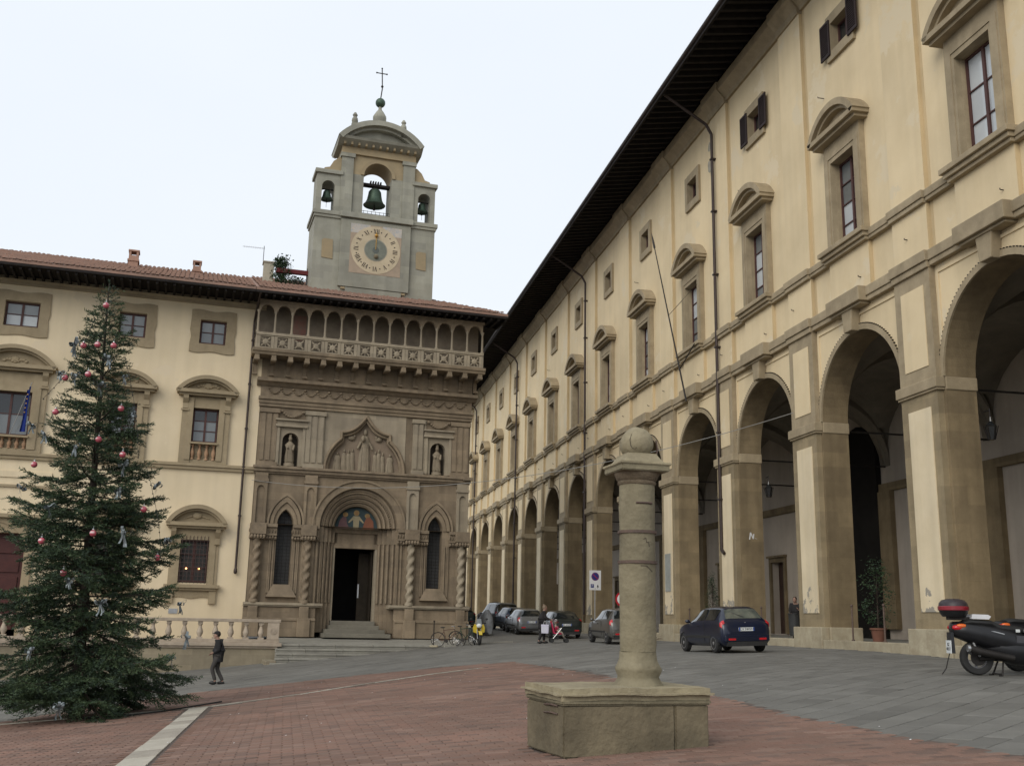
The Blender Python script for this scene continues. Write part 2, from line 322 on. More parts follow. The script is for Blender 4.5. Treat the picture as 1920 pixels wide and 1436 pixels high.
# brick sheet cut to its outline
bm = bmesh.new()
vs = [bm.verts.new((x, y, 0)) for x, y in BRICK]; bm.faces.new(vs)
for ax, vals in ((0, gx), (1, gy)):
    for c in vals[1::2]:
        co = (c, 0, 0) if ax == 0 else (0, c, 0); no = (1, 0, 0) if ax == 0 else (0, 1, 0)
        bmesh.ops.bisect_plane(bm, geom=bm.verts[:]+bm.edges[:]+bm.faces[:], plane_co=co, plane_no=no)
P_ = np.array([v_.co[:2] for v_ in bm.verts]); Z_ = gz(P_[:, 0], P_[:, 1])
for v_, z in zip(bm.verts, Z_): v_.co.z = z-.004
me = bpy.data.meshes.new('brick_pavement'); bm.to_mesh(me); bm.free(); me.materials.append(JOINT)
brick_ground = link('brick_pavement', me, kind='structure')

def visible(x, y, z, m=30):
    p = Vector((x, y, z)); d = p.dot(fwd)
    if d < 1: return False
    px = 960+1961.33*p.dot(right)/d; py = 718-1961.33*p.dot(up)/d
    return -m < px < 1920+m and -m < py < 1436+m
def slab_verts(cx, cy, hx, hy, ang, top, th, jit, r):
    c, s = math.cos(ang), math.sin(ang); out = []
    P = [(-hx, -hy), (hx, -hy), (hx, hy), (-hx, hy)]; W = []
    for a, b in P:
        a += r.uniform(-jit, jit); b += r.uniform(-jit, jit); W.append((cx+a*c-b*s, cy+a*s+b*c))
    return W
def pieces(gen, mats, name, root, top, th, bev, limit, rseed, stuffname):
    """gen yields (x,y,hx,hy,ang,jitter,mat index); nearest go in singly, the rest are joined"""
    r = random.Random(rseed); L = [g for g in gen if visible(g[0], g[1], gzf_fast(g[0], g[1]))]
    L.sort(key=lambda g: g[0]**2+g[1]**2)
    allc = []
    for g in L:
        W = slab_verts(g[0], g[1], g[2], g[3], g[4], top, th, g[5], r); allc.append((W, g[6], r.uniform(-.002, .003)))
    flat = np.array([p for W, _, _ in allc for p in W]); Z = gz(flat[:, 0], flat[:, 1]).reshape(-1, 4)
    big = MB(); k = 0
    for i, (W, mi, dz) in enumerate(allc):
        z = Z[i]; cx = sum(p[0] for p in W)/4; cy = sum(p[1] for p in W)/4
        vs = [(x, y, z[j]-th) for j, (x, y) in enumerate(W)]
        vs += [(x, y, z[j]+top-bev+dz) for j, (x, y) in enumerate(W)]
        q = 1-bev*1.2/max(.03, min(abs(W[1][0]-W[0][0])+abs(W[1][1]-W[0][1]), abs(W[2][0]-W[1][0])+abs(W[2][1]-W[1][1]))*.5)
        vs += [(cx+(x-cx)*q, cy+(y-cy)*q, z[j]+top+dz) for j, (x, y) in enumerate(W)]
        fs = [(8, 9, 10, 11)]+[(a, (a+1) % 4, 4+(a+1) % 4, 4+a) for a in range(4)]+[(4+a, 4+(a+1) % 4, 8+(a+1) % 4, 8+a) for a in range(4)]
        if i < limit:
            mb = MB(); zc = float(z.mean()); mb.add([(a-cx, b-cy, c-zc) for a, b, c in vs], fs); mb.build(name, mats[mi], root, loc=(cx, cy, zc))
        else: big.cm = mi; big.add(vs, fs)
    if big.v: big.build(stuffname, mats, root, kind='stuff')
_c = {}
def gzf_fast(x, y):
    k = (round(x*2), round(y*2))
    if k not in _c: _c[k] = gzf(k[0]/2, k[1]/2)
    return _c[k]
BANDC = [(-7.1, 25.3), (-4.85, 14.35), (-3.2, 6.4)]
THIN = [(-11.9, 25.15), (-6.9, 25.6), (-5.2, 27.5), (-3.67, 30.1), (-2.0, 32.4), (-.7, 33.6)]
def dseg(x, y, pts):
    best = 9
    for (a, b), (c, d) in zip(pts, pts[1:]):
        t = max(0, min(1, ((x-a)*(c-a)+(y-b)*(d-b))/((c-a)**2+(d-b)**2))); best = min(best, math.hypot(x-a-t*(c-a), y-b-t*(d-b)))
    return best
def genbricks():
    r = random.Random(3); ang = math.atan2(14.35-25.3, -4.85+7.1)+PI/2; c, s = math.cos(ang), math.sin(ang)
    L, H = .30, .15; nrow = 0
    for j in range(-40, 240):
        off = (j % 2)*L*.5
        for i in range(-60, 60):
            a = i*L+off-4; b = j*H+2; x, y = a*c-b*s, a*s+b*c
            if y < 9.5 or y > 36: continue
            if y > 22.0: continue
            if not inpoly(x, y, BRICK) or not inpoly(x+.16, y, BRICK) or not inpoly(x-.16, y, BRICK): continue
            if dseg(x, y, BANDC) < .295: continue
            # well stands here
            wx, wy = x-1.38, y-13.45; wa = R_(18.5); lx = wx*math.cos(wa)+wy*math.sin(wa); ly = -wx*math.sin(wa)+wy*math.cos(wa)
            if abs(lx) < 1.0 and abs(ly) < .62: continue
            yield (x, y, L/2-.006, H/2-.006, ang, .004, r.choice((0, 0, 0, 1, 2)))
pieces(genbricks(), [BRK, BRK2, BRK3], 'brick', brick_ground, .008, .01, .006, 290, 5, 'small_bricks')
def genfar():       # beyond 22 m the courses read as rows of brick: longer joined runs
    r = random.Random(13); ang = math.atan2(14.35-25.3, -4.85+7.1)+PI/2; c, s = math.cos(ang), math.sin(ang)
    for j in range(0, 130):
        for i in range(-30, 30):
            a = i*.62+(j % 2)*.3-4; b = j*.31+2; x, y = a*c-b*s, a*s+b*c
            if y <= 22.0 or y > 36 or dseg(x, y, BANDC) < .5 or dseg(x, y, THIN) < .3: continue
            if not all(inpoly(x+dx, y+dy, BRICK) for dx, dy in ((.3, 0), (-.3, 0), (0, .2))): continue
            yield (x, y, .305, .15, ang, .004, r.choice((0, 0, 1, 2)))
pieces(genfar(), [BRK, BRK2, BRK3], 'brick', brick_ground, .007, .01, .006, 0, 6, 'far_bricks')
# travertine bands: a wide one of single slabs, a thin one along the upper edge
TRV2 = mat('worn_travertine', (.36, .325, .27), (.27, .24, .2), 3, bump=.5)
def strip(pts, w, name, step, hgt):
    P = [Vector(p) for p in pts]; tot = 0; r = random.Random(11)
    segs = list(zip(P, P[1:]))
    for a, b in segs:
        L = (b-a).length; n = max(1, round(L/step)); d = (b-a)/n; q = Vector((-d.y, d.x)).normalized()*w/2
        for i in range(n):
            p = a+d*i; e = a+d*(i+1)-d.normalized()*.03; j = r.uniform(-.015, .015)
            W = [p-q*(1+j), e-q*(1+j), e+q*(1-j), p+q*(1-j)]
            c = sum(W, Vector((0, 0)))/4; zc = gzf(c.x, c.y); h = hgt+r.uniform(-.003, .004)
            vs = [(w_.x-c.x, w_.y-c.y, gzf(w_.x, w_.y)-zc-.01) for w_ in W]+[(w_.x-c.x, w_.y-c.y, gzf(w_.x, w_.y)-zc+h-.004) for w_ in W]+[((w_.x-c.x)*.985, (w_.y-c.y)*.985, gzf(w_.x, w_.y)-zc+h) for w_ in W]
            mb = MB(); mb.add(vs, [(8, 9, 10, 11)]+[(k, (k+1) % 4, 4+(k+1) % 4, 4+k) for k in range(4)]+[(4+k, 4+(k+1) % 4, 8+(k+1) % 4, 8+k) for k in range(4)])
            mb.build(name, r.choice((TRAV, TRAV, TRV2)), brick_ground, loc=(c.x, c.y, zc))
strip(BANDC, .42, 'travertine_slab', .9, .014)
strip(THIN, .16, 'travertine_edging', 1.0, .014)
def genroad():
    r = random.Random(4); ang = ROTL-PI/2+R_(38); c, s = math.cos(ang), math.sin(ang)
    y_ = -50
    rows = []
    while y_ < 80:
        h = r.choice((.36, .42, .5)); rows.append((y_, h)); y_ += h
    for y0, h in rows:
        x_ = -60+r.uniform(0, .8)
        while x_ < 60:
            L = r.uniform(.6, 1.15); a = x_+L/2; b = y0+h/2; x_ += L
            x, y = a*c-b*s, a*s+b*c
            if y < 9 or y > 56 or x < -22: continue
            if x*x+y*y > 54**2: continue
            if inpoly(x, y, BRICK): 
                # keep slabs whose centre is inside only outside the brick outline
                continue
            P = Vector((x, y, 0)); n = D_-(P.dot(nL))/K
            if n < .35: continue
            u = (P-OF).dot(dF)/K; nf = (P-OF).dot(nF)/K
            if nf < 4.3+(.8 if 1 < u < 9.4 else .0) and u > -.6: continue
            yield (x, y, L/2-.008, h/2-.008, ang, .006, r.choice((0, 0, 1, 2)))
R2 = mat('grey_paving_stone_pale', (.183, .178, .162), (.148, .144, .13), 1.5, rough=.75, bump=.3, fine=30, vary=(.72, 1.15))
R3 = mat('grey_paving_stone_dark', (.165, .16, .146), (.132, .128, .115), 1.5, rough=.75, bump=.3, fine=30, vary=(.72, 1.15))
pieces(genroad(), [ROADM, R2, R3], 'paving_slab', road, .0, .012, .007, 290, 8, 'far_paving_slabs')
# ---------------------------------------------------------------- the arcaded palace on the right
zb = -.80
UNIT[:] = [K, zb]
LG = thing('arcaded_palace', 'long yellow plastered palace with a stone arcade of tall round arches and deep dark eaves', 'building', (OL.x, OL.y, zb), ROTL)
NB = 15
def LO(k, me, name, mats=None, parent=None, kind=None, label=None):
    o = link(name, me, parent or LG, (0, 0, 0) if parent else (k*B*K, 0, 0), kind, label); return o
S = S0; W1 = 1.6; MID = S+W1+(B-W1)/2; SPR = 6.07; RAD = (B-W1-.24)/2
zg = zb/K
T = {}
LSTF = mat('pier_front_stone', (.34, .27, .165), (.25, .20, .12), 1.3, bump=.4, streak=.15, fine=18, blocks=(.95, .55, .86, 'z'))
m_ = MB()   # pier body with quoin ridges
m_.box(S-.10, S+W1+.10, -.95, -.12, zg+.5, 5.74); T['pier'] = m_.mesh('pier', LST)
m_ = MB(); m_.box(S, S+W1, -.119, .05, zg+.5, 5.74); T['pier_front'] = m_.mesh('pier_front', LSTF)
m_ = MB(); m_.box(S+.30, S+W1-.32, .05, .075, .42, 5.38); T['pier_panel'] = m_.mesh('pier_panel', YPAN)
m_ = MB(); m_.box(S-.10, S+W1+.10, -.03, .22, zg-.1, .02); m_.box(S-.18, S+W1+.18, -1.05, -.032, zg-.1, .02); T['plinth'] = bevel(m_.mesh('plinth', PLI), .03)
m_ = MB(); m_.box(S-.10, S+W1+.10, -.119, .15, 5.80, 6.07); m_.box(S-.07, S+W1+.07, -.119, .11, 5.74, 5.80); m_.box(S-.13, S+W1+.13, -.98, -.12, 5.74, 6.07); T['impost'] = bevel(m_.mesh('impost', LSTG), .03)
m_ = MB(); m_.archwall(S+W1-.3, S+B+.3, 9.40, MID, RAD, SPR, -.95, -.12, 30); T['arch_wall'] = m_.mesh('arch_wall', [YEL, LST])
me = T['arch_wall']
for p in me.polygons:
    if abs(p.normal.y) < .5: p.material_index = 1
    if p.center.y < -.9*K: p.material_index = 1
m_ = MB(); m_.ring(MID, SPR, RAD, RAD+.16, 0, PI, -.118, -.07, 30); T['archivolt'] = m_.mesh('archivolt', LSTG)
m_ = MB()
for i in range(2, 65):
    a = PI*i/66; m_.box(MID+(RAD+.175)*math.cos(a)-.016, MID+(RAD+.175)*math.cos(a)+.016, -.119, -.07, SPR+(RAD+.175)*math.sin(a)-.016, SPR+(RAD+.175)*math.sin(a)+.016)
STUDM = m_; T['arch_studs'] = m_.mesh('arch_studs', IRON)
m_ = MB()   # stone pilaster strip between arches with a plaster panel
m_.box(S, S+W1, -.119, .05, SPR, 8.9); T['upper_pier_front'] = m_.mesh('upper_pier_front', LSTG)
m_ = MB(); m_.box(S+.28, S+W1-.30, .05, .07, 6.42, 8.52); T['upper_pier_panel'] = m_.mesh('upper_pier_panel', YEL)
m_ = MB()   # raised margins of the spandrels
m_.box(S+W1+.10, S+B-.10, -.119, -.085, 8.72, 8.80); m_.box(S+W1+.10, S+W1+.17, -.119, -.085, 6.9, 8.72); m_.box(S+B-.17, S+B-.10, -.119, -.085, 6.9, 8.72)
T['spandrel_margin'] = m_.mesh('spandrel_margin', YEL)
m_ = MB(); m_.ex([(MID-.21, SPR+RAD-.03), (MID+.21, SPR+RAD-.03), (MID+.30, 8.90), (MID-.30, 8.90)], -.119, .16); T['keystone'] = bevel(m_.mesh('keystone', LSTG), .03)
def course(z0, z1, pr, keyw, keyp, drop):
    m_ = MB(); m_.box(S+W1+.04, S+B-.04, -.119, pr*.45, z0+drop, z1)
    m_.box(S+W1+.04, MID-keyw, -.119, pr*.25, z0, z0+drop+.001); m_.box(MID+keyw, S+B-.04, -.119, pr*.25, z0, z0+drop+.001)
    m_.box(S-.04, S+W1+.04, -.119, .05+pr*.6, z0+drop, z1+.012); m_.box(S-.02, S+W1+.02, -.119, .05+pr*.35, z0-.03, z0+drop)
    return m_
m_ = course(8.93, 9.34, .2, .95, .3, .14); m_.box(MID-.95, MID+.95, -.119, .30, 8.95, 9.37); m_.box(MID-.85, MID+.85, -.119, .2, 8.88, 8.95); T['arcade_cornice'] = bevel(m_.mesh('arcade_cornice', LSTG), .025)
m_ = course(10.66, 10.96, .16, 1.2, .3, .1); T['sill_course'] = bevel(m_.mesh('sill_course', LSTG), .025)
# upper wall with window openings
WC, WW = MID, .68
AC, AW = MID-.12, .52
m_ = MB(); m_.wall(S-.0, S+B, 9.40, 20.45, -.9, -.12, [(WC-WW, WC+WW, 11.02, 13.75), (AC-AW, AC+AW, 17.42, 18.34)]); T['wall_bay'] = m_.mesh('wall_bay', [YEL, LSTG])
for p in T['wall_bay'].polygons:
    if abs(p.normal.y) < .5: p.material_index = 1
m_ = MB(); m_.box(S, S+W1, -.119, 0., 9.34, 20.05); T['pilaster'] = m_.mesh('pilaster', YEL)
m_ = MB(); m_.box(S-.012, S, -.118, -.002, 9.36, 20.03); m_.box(S-.13, S-.012, -.119, -.112, 9.36, 20.03); T['pilaster_margin'] = m_.mesh('pilaster_margin', OCH)
m_ = MB(); m_.box(WC-1.12, WC+1.12, -.119, .0, 9.37, 10.66); T['dado_panel'] = m_.mesh('dado_panel', YEL)
m_ = MB(); m_.box(WC-1.132, WC-1.12, -.118, -.002, 9.38, 10.64); T['dado_margin'] = m_.mesh('dado_margin', OCH)
def surround():
    m_ = MB(); a = WC; 
    m_.box(a-1.06, a-WW, -.119, .06, 11.02, 14.15); m_.box(a+WW, a+1.06, -.119, .06, 11.02, 14.15); m_.box(a-WW, a+WW, -.119, .06, 13.75, 14.15)
    m_.box(a-1.0, a-WW-.1, .06, .085, 11.02, 13.9); m_.box(a+WW+.1, a+1.0, .06, .085, 11.02, 13.9); m_.box(a-1.0, a+1.0, .06, .085, 13.9, 14.02)
    m_.box(a-1.06, a+1.06, -.119, .05, 14.15, 14.40)
    return m_
T['surround'] = surround().mesh('surround', LSTG)
def pediment(a, hw, zc, rise, pr, th=.2, fill=LSTG):
    m_ = MB(); r = (hw*hw+rise*rise)/(2*rise); cz = zc+rise-r; an = math.asin(hw/r)
    m_.box(a-hw*.97, a+hw*.97, -.119, pr, zc-.12, zc+.03); m_.box(a-hw*.9, a+hw*.9, -.119, pr*.7, zc-.22, zc-.12)
    m_.ring(a, cz, r-th, r, PI/2-an, PI/2+an, -.119, pr, 16); m_.ring(a, cz, r-th*1.5, r-th, PI/2-an*.9, PI/2+an*.9, -.119, pr*.7, 16)
    n = 12; pts = [(a+(r-th)*math.sin(-an*.93+2*an*.93*i/n), cz+(r-th)*math.cos(-an*.93+2*an*.93*i/n)) for i in range(n+1)]
    m_.ex([(p[0], max(p[1], zc+.03)) for p in pts]+[(a+hw*.9, zc+.0), (a-hw*.9, zc+.0)], -.118, pr*.25)
    return m_
T['pediment'] = pediment(WC, 1.42, 14.60, .80, .42).mesh('pediment', LSTG)
m_ = MB(); m_.box(WC-1.30, WC+1.30, -.119, .30, 10.88, 11.02); m_.box(WC-1.24, WC+1.24, -.119, .22, 10.76, 10.88); m_.box(WC-1.2, WC+1.2, -.119, .14, 10.66, 10.76); T['sill'] = bevel(m_.mesh('sill', LSTG), .02)
def sashes(a, w, z0, z1, y, nx, nz, t=.06):
    m_ = MB(); panes = []
    m_.box(a-w, a-w+t, y-.05, y+.05, z0, z1); m_.box(a+w-t, a+w, y-.05, y+.05, z0, z1)
    m_.box(a-w+t, a+w-t, y-.05, y+.05, z0, z0+t*1.3); m_.box(a-w+t, a+w-t, y-.05, y+.05, z1-t, z1)
    xs = [a-w+t+(2*w-2*t)*i/nx for i in range(nx+1)]; zs = [z0+t*1.3+(z1-z0-t*2.3)*j/nz for j in range(nz+1)]
    for i in range(1, nx): h = t*.75 if nx == 2 or i == nx//2 else t*.3; m_.box(xs[i]-h, xs[i]+h, y-.045, y+.055, z0+t*1.3, z1-t)
    for j in range(1, nz):
        for i in range(nx): m_.box(xs[i]+t*.3, xs[i+1]-t*.3, y-.04, y+.04, zs[j]-t*.28, zs[j]+t*.28)
    for i in range(nx):
        for j in range(nz): panes.append((xs[i], xs[i+1], zs[j], zs[j+1]))
    return m_, panes
def pane_mesh(p, y, m): q = MB(); q.box(p[0]+.01, p[1]-.01, y-.012, y+.002, p[2]+.01, p[3]-.01); return q.mesh('pane', m)
sm, pans = sashes(WC, WW, 11.02, 13.75, -.30, 2, 4); T['window'] = sm.mesh('window', SASH)
smn, pansn = sashes(WC, WW, 11.02, 13.75, -.30, 2, 3); T['window_n'] = smn.mesh('window', SASH)
PM = [[pane_mesh(p, -.30, g) for p in pans] for g in (GLM, GLB, GLD)]; PMN = [pane_mesh(p, -.30, GLB) for p in pansn]  # PMN: bright sky reflection put into the pane colour
m_ = MB()   # attic surround, slightly uneven
for a, b, c, d in ((AC-.80, AC-AW, 17.1, 18.68), (AC+AW, AC+.80, 17.12, 18.66), (AC-AW, AC+AW, 18.34, 18.67), (AC-AW, AC+AW, 17.11, 17.42)): m_.box(a, b, -.119, -.02, c, d)
T['attic_surround'] = m_.mesh('attic_surround', LSTG)
am, apans = sashes(AC, AW, 17.42, 18.34, -.34, 2, 1, .05); T['attic_window'] = am.mesh('attic_window', SASH); APM = [pane_mesh(p, -.34, GLD) for p in apans]
def shutter_mesh(x0, x1):
    m_ = MB(); m_.box(x0, x0+.06, -.02, .03, 17.3, 18.5); m_.box(x1-.06, x1, -.02, .03, 17.3, 18.5); m_.box(x0+.06, x1-.06, -.02, .03, 17.3, 17.38); m_.box(x0+.06, x1-.06, -.02, .03, 18.42, 18.5)
    for i in range(14): z = 17.39+i*.074; m_.exx([(-.015, z), (.02, z-.0), (.0, z+.06), (-.015, z+.06)], x0+.06, x1-.06)
    return m_.mesh('shutter', SHUT)
T['sh0'] = shutter_mesh(AC-AW-.58, AC-AW-.02); T['sh1'] = shutter_mesh(AC+AW+.02, AC+AW+.58)
m_ = MB(); m_.exx([(-.119, 20.0), (-.02, 20.0), (.02, 20.12), (.18, 20.3), (.30, 20.42), (.30, 20.75), (-.119, 20.75)], S+W1, S+B)
m_.exx([(-.119, 19.9), (.06, 19.9), (.11, 20.1), (.26, 20.3), (.38, 20.44), (.38, 20.74), (-.119, 20.74)], S-.03, S+W1+.0)
T['eave_cornice'] = m_.mesh('eave_cornice', LSTG)
# arcade inside: groin vault, back wall, cross ribs, tie rod
BW = -6.4
def vault():
    m_ = MB(); n = 14; x0, x1, y0, y1 = S+W1/2, S+W1/2+B, BW, -.95; vs = []
    hx, hy = B/2-.15, (y1-y0)/2
    for j in range(n+1):
        for i in range(n+1):
            a = -1+2*i/n; b = -1+2*j/n
            h = max(math.sqrt(max(0, 1-a*a)), math.sqrt(max(0, 1-b*b)))
            vs.append((x0+(x1-x0)*i/n, y0+(y1-y0)*j/n, 6.0+2.75*h))
    m_.add(vs, [(j*(n+1)+i, (j+1)*(n+1)+i, (j+1)*(n+1)+i+1, j*(n+1)+i+1) for j in range(n) for i in range(n)])
    return m_
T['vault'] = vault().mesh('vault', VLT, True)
m_ = MB()
seg = 16; cy = (BW-.95)/2; ry = (-.95-BW)/2
for i in range(seg):
    a0, a1 = PI*i/seg, PI*(i+1)/seg
    P = [(cy+ry*math.cos(a), 6.0+(2.5)*math.sin(a)) for a in (a0, a1)]; Q = [(cy+ry*math.cos(a), 6.0+2.8*math.sin(a)+.05) for a in (a0, a1)]
    m_.exx([P[0], P[1], Q[1], Q[0]], S+.45, S+W1-.45)
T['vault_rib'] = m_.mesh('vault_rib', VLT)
m_ = MB(); m_.tube((S+.8, -.9, 6.0), (S+.8, BW, 6.0), .03, n=6); T['tie_rod'] = m_.mesh('tie_rod', IRON)
m_ = MB(); m_.box(S+W1/2, S+W1/2+B, BW, BW+.14, 5.05, 5.35); m_.box(S+.3, S+W1-.3, BW, BW+.2, .0, 5.05); T['inner_cornice'] = m_.mesh('inner_cornice', LST)
m_ = MB(); m_.wall(S+W1/2, S+W1/2+B, -.45, 9, BW-.4, BW, [(MID-.55, MID+.75, -.3, 2.9)]); T['back_wall'] = m_.mesh('back_wall', INW)
m_ = MB(); m_.box(MID-.75, MID-.55, BW, BW+.1, -.3, 3.1); m_.box(MID+.75, MID+.95, BW, BW+.1, -.3, 3.1); m_.box(MID-.55, MID+.75, BW, BW+.1, 2.9, 3.1); m_.box(MID-.8, MID+1.0, BW, BW+.2, 3.1, 3.2); T['door_surround'] = m_.mesh('door_surround', LST)
m_ = MB(); m_.box(MID-.55, MID+.75, BW-.35, BW-.3, -.3, 2.9)
for i in range(2):
    for j in range(3): x = MID-.5+i*.63; m_.box(x+.06, x+.52, BW-.3, BW-.26, -.1+j*.98, .75+j*.98)
DWD = mat('dark_door_wood', (.07, .038, .026), (.045, .026, .02), 3, rough=.6, bump=.2)
T['door'] = m_.mesh('door', DWD)
names = ['pier', 'pier_front', 'pier_panel', 'plinth', 'impost', 'arch_wall', 'archivolt', 'arch_studs', 'upper_pier_front', 'upper_pier_panel', 'spandrel_margin', 'keystone', 'arcade_cornice', 'sill_course', 'wall_bay', 'pilaster', 'pilaster_margin', 'dado_panel', 'dado_margin', 'eave_cornice', 'vault', 'vault_rib', 'tie_rod', 'inner_cornice', 'back_wall', 'door_surround', 'door']
for k in range(-2, NB):
    for nme in names: LO(k, T[nme], nme, kind='stuff' if nme == 'arch_studs' else None)
    if k == -2: continue
    w = LO(k, T['window_n'] if k == -1 else T['window'], 'window')
    for q in ('surround', 'pediment', 'sill'): LO(k, T[q], q, parent=w)
    if k == -1:
        for pmn in PMN: LO(k, pmn, 'pane', parent=w)
    else:
        for i in range(8):
            g = 0
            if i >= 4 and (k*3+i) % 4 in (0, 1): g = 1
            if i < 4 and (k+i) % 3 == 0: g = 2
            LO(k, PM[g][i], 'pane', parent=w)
    a = LO(k, T['attic_window'], 'attic_window'); LO(k, T['attic_surround'], 'attic_surround', parent=a)
    for p in APM: LO(k, p, 'pane', parent=a)
    if k <= 1:
        for q in ('sh0', 'sh1'): LO(k, T[q], 'shutter', parent=a)
m_ = MB(); c_ = S+B*1.0+W1+1.0; m_.ex([(36.35, -.36), (36.35, 6.5)]+[(37.65+1.3*math.cos(PI-PI*i/12), 6.5+1.3*math.sin(PI*i/12)) for i in range(13)]+[(38.95, -.36)], BW-.01, BW+.21); m_.build('archway_shade_panel', DARK, LG)  # solid panel before the wall; shade of an opening put into its colour
# end walls, floor step, roof, eaves
x0, x1 = S+(-2)*B, S+NB*B
for nm_, bx in (('end_wall', (x0-.4, x0, BW-4, -.12, zg, 20.6)), ('end_wall', (x1, x1+.4, BW-4, -.12, zg, 20.6)), ('rear_wall', (x0, x1, BW-4, BW-3.8, zg, 20.6)), ('upper_floor', (x0, x1, BW-3.8, -.9, 9.41, 9.6))):
    m_ = MB(); m_.box(*bx); m_.build(nm_, YEL, LG)
m_ = MB(); m_.box(x0, x1, BW-.1, -.04, zg-.1, -.36); m_.build('arcade_floor', STEP, LG)
sme = MB(); sme.box(S+W1+.13, S+B-.13, -.04, .20, zg-.12, -.335); SMESH = bevel(sme.mesh('arcade_step', PLI), .03)
for k in range(-2, NB): LO(k, SMESH, 'arcade_step')
OV = 2.2
m_ = MB(); m_.exx([(.30, 21.03), (OV, 20.70), (OV+.02, 20.80), (-5.5, 23.6), (-5.5, 23.4), (.30, 21.2)], x0-.5, x1+.5)
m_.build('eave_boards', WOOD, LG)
m_ = MB(); m_.exx([(-5.5, 23.6), (OV+.02, 20.83), (OV+.06, 20.9), (-5.5, 23.72), (-12.9, 20.9), (-12.9, 20.8)], x0-.5, x1+.5); m_.build('roof', TILE, LG)
m_ = MB(); m_.exx([(.28, 20.80), (OV-.05, 20.52), (OV-.05, 20.70), (.28, 21.0)], 0, .13); RM = m_.mesh('rafter', WOOD)
n = int((x1-x0)*K/.62)
for i in range(min(n, 295)): link('rafter', RM, LG, ((x0*K)+i*.62, 0, 0))
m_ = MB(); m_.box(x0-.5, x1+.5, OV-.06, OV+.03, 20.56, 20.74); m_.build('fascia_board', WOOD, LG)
n_ = 8; g = MB(); g.exx([(OV+.03+.11*math.cos(PI+PI*i/n_), 20.78+.11*math.sin(PI+PI*i/n_)) for i in range(n_+1)]+[(OV+.03+.09*math.cos(-PI*i/n_), 20.78+.09*math.sin(-PI*i/n_)) for i in range(n_+1)], x0-.5, x1+.5); g.build('gutter', PIPE, LG)
for s_, zend in ((36.35, 2.55), (55.75, .3), (75.6, .3), (94.9, .3)):
    m_ = MB(); m_.path([(s_, OV, 20.68), (s_+.0, .35, 19.5), (s_, .13, 19.1), (s_, .13, zend+.15)], .062, 8)
    if zend > 1: m_.path([(s_, .13, zend+.15), (s_-.25, .14, zend)], .062, 8)
    for z in (18, 15.8, 13.2, 10.3, 7, 4.5): m_.box(s_-.09, s_+.09, -.02, .21, z, z+.06)
    m_.build('downpipe', PIPE, LG, smooth=40)
# broken plaster by the first downpipe
BP = mat('bare_render', (.34, .32, .27), (.25, .22, .17), 4, bump=.5)
for (s_, z, w, h) in ((36.95, 18.0, .2, .35), (36.9, 18.8, .14, .2)):
    r = random.Random(int(z*10)); pts = [(s_+w*math.cos(t)*r.uniform(.6, 1.1), z+h*math.sin(t)*r.uniform(.6, 1.2)) for t in [2*PI*i/11 for i in range(11)]]
    m_ = MB(); m_.ex(pts, .0, .012); m_.build('bare_patch', BP, LG)
# iron wall hooks
m_ = MB(); r = random.Random(5)
for k in range(-1, 8):
    for ds, z in ((.9+.3*(k % 2), 9.95), (3.3, 9.72), (5.1, 16.2-.5*(k % 3))):
        s_ = S+k*B+ds; m_.tube((s_, -.11, z), (s_+.03, .08, z+.02), .014, n=5); m_.tube((s_+.03, .08, z+.02), (s_+.03, .08, z+.06), .012, n=5)
m_.build('wall_hooks', IRON, LG, kind='stuff')
# plaque on the fourth pier
m_ = MB(); s_ = S+3*B; m_.box(s_+.5, s_+1.15, .075, .10, 1.35, 2.9); PLQ = mat('grey_plaque', (.30, .31, .29), (.25, .26, .24), 5, bump=.1)
m_.build('wall_plaque', PLQ, LG)
# white painted scrawl on the third pier's inner face
m_ = MB(); s_ = S+2*B-.10
for a, b in (((-.42, 3.0), (-.46, 3.25)), ((-.46, 3.25), (-.56, 3.02)), ((-.56, 3.02), (-.58, 3.2)), ((-.62, 3.05), (-.70, 3.03))):
    m_.exx([(a[0]-.02, a[1]), (a[0]+.02, a[1]), (b[0]+.02, b[1]), (b[0]-.02, b[1])], s_-.012, s_-.002)
m_.build('painted_scrawl', WHT, LG)
# lantern inside the near arch, hanging lamps
def lantern(k, label):
    L = thing('lantern', label, 'lantern', tuple(W_L(S+k*B-.30, -1.12, 4.75)), ROTL, 'lanterns in the arcade'); old = UNIT[:]; UNIT[:] = [1, 0]
    a = MB(); a.lathe([(.09, -.3), (.16, .08), (.175, .10), (.04, .26), (.02, .4)], n=6); a.build('lamp_glass', GLD, L)
    a = MB(); a.tube((0, 0, .4), (.0, .0, .65), .02); a.tube((0, 0, .6), (.26, .0, .6), .02)
    for i in range(6):
        t = 2*PI*i/6; a.tube((.095*math.cos(t), .095*math.sin(t), -.3), (.21*math.cos(t), .21*math.sin(t), .13), .014, n=4)
    a.build('bracket', IRON, L); UNIT[:] = old
lantern(0, 'black iron lantern on the nearest full pier under the arch')
lantern(2, 'black iron lantern in the arch left of the downpipe')
UNIT[:] = [1, 0]
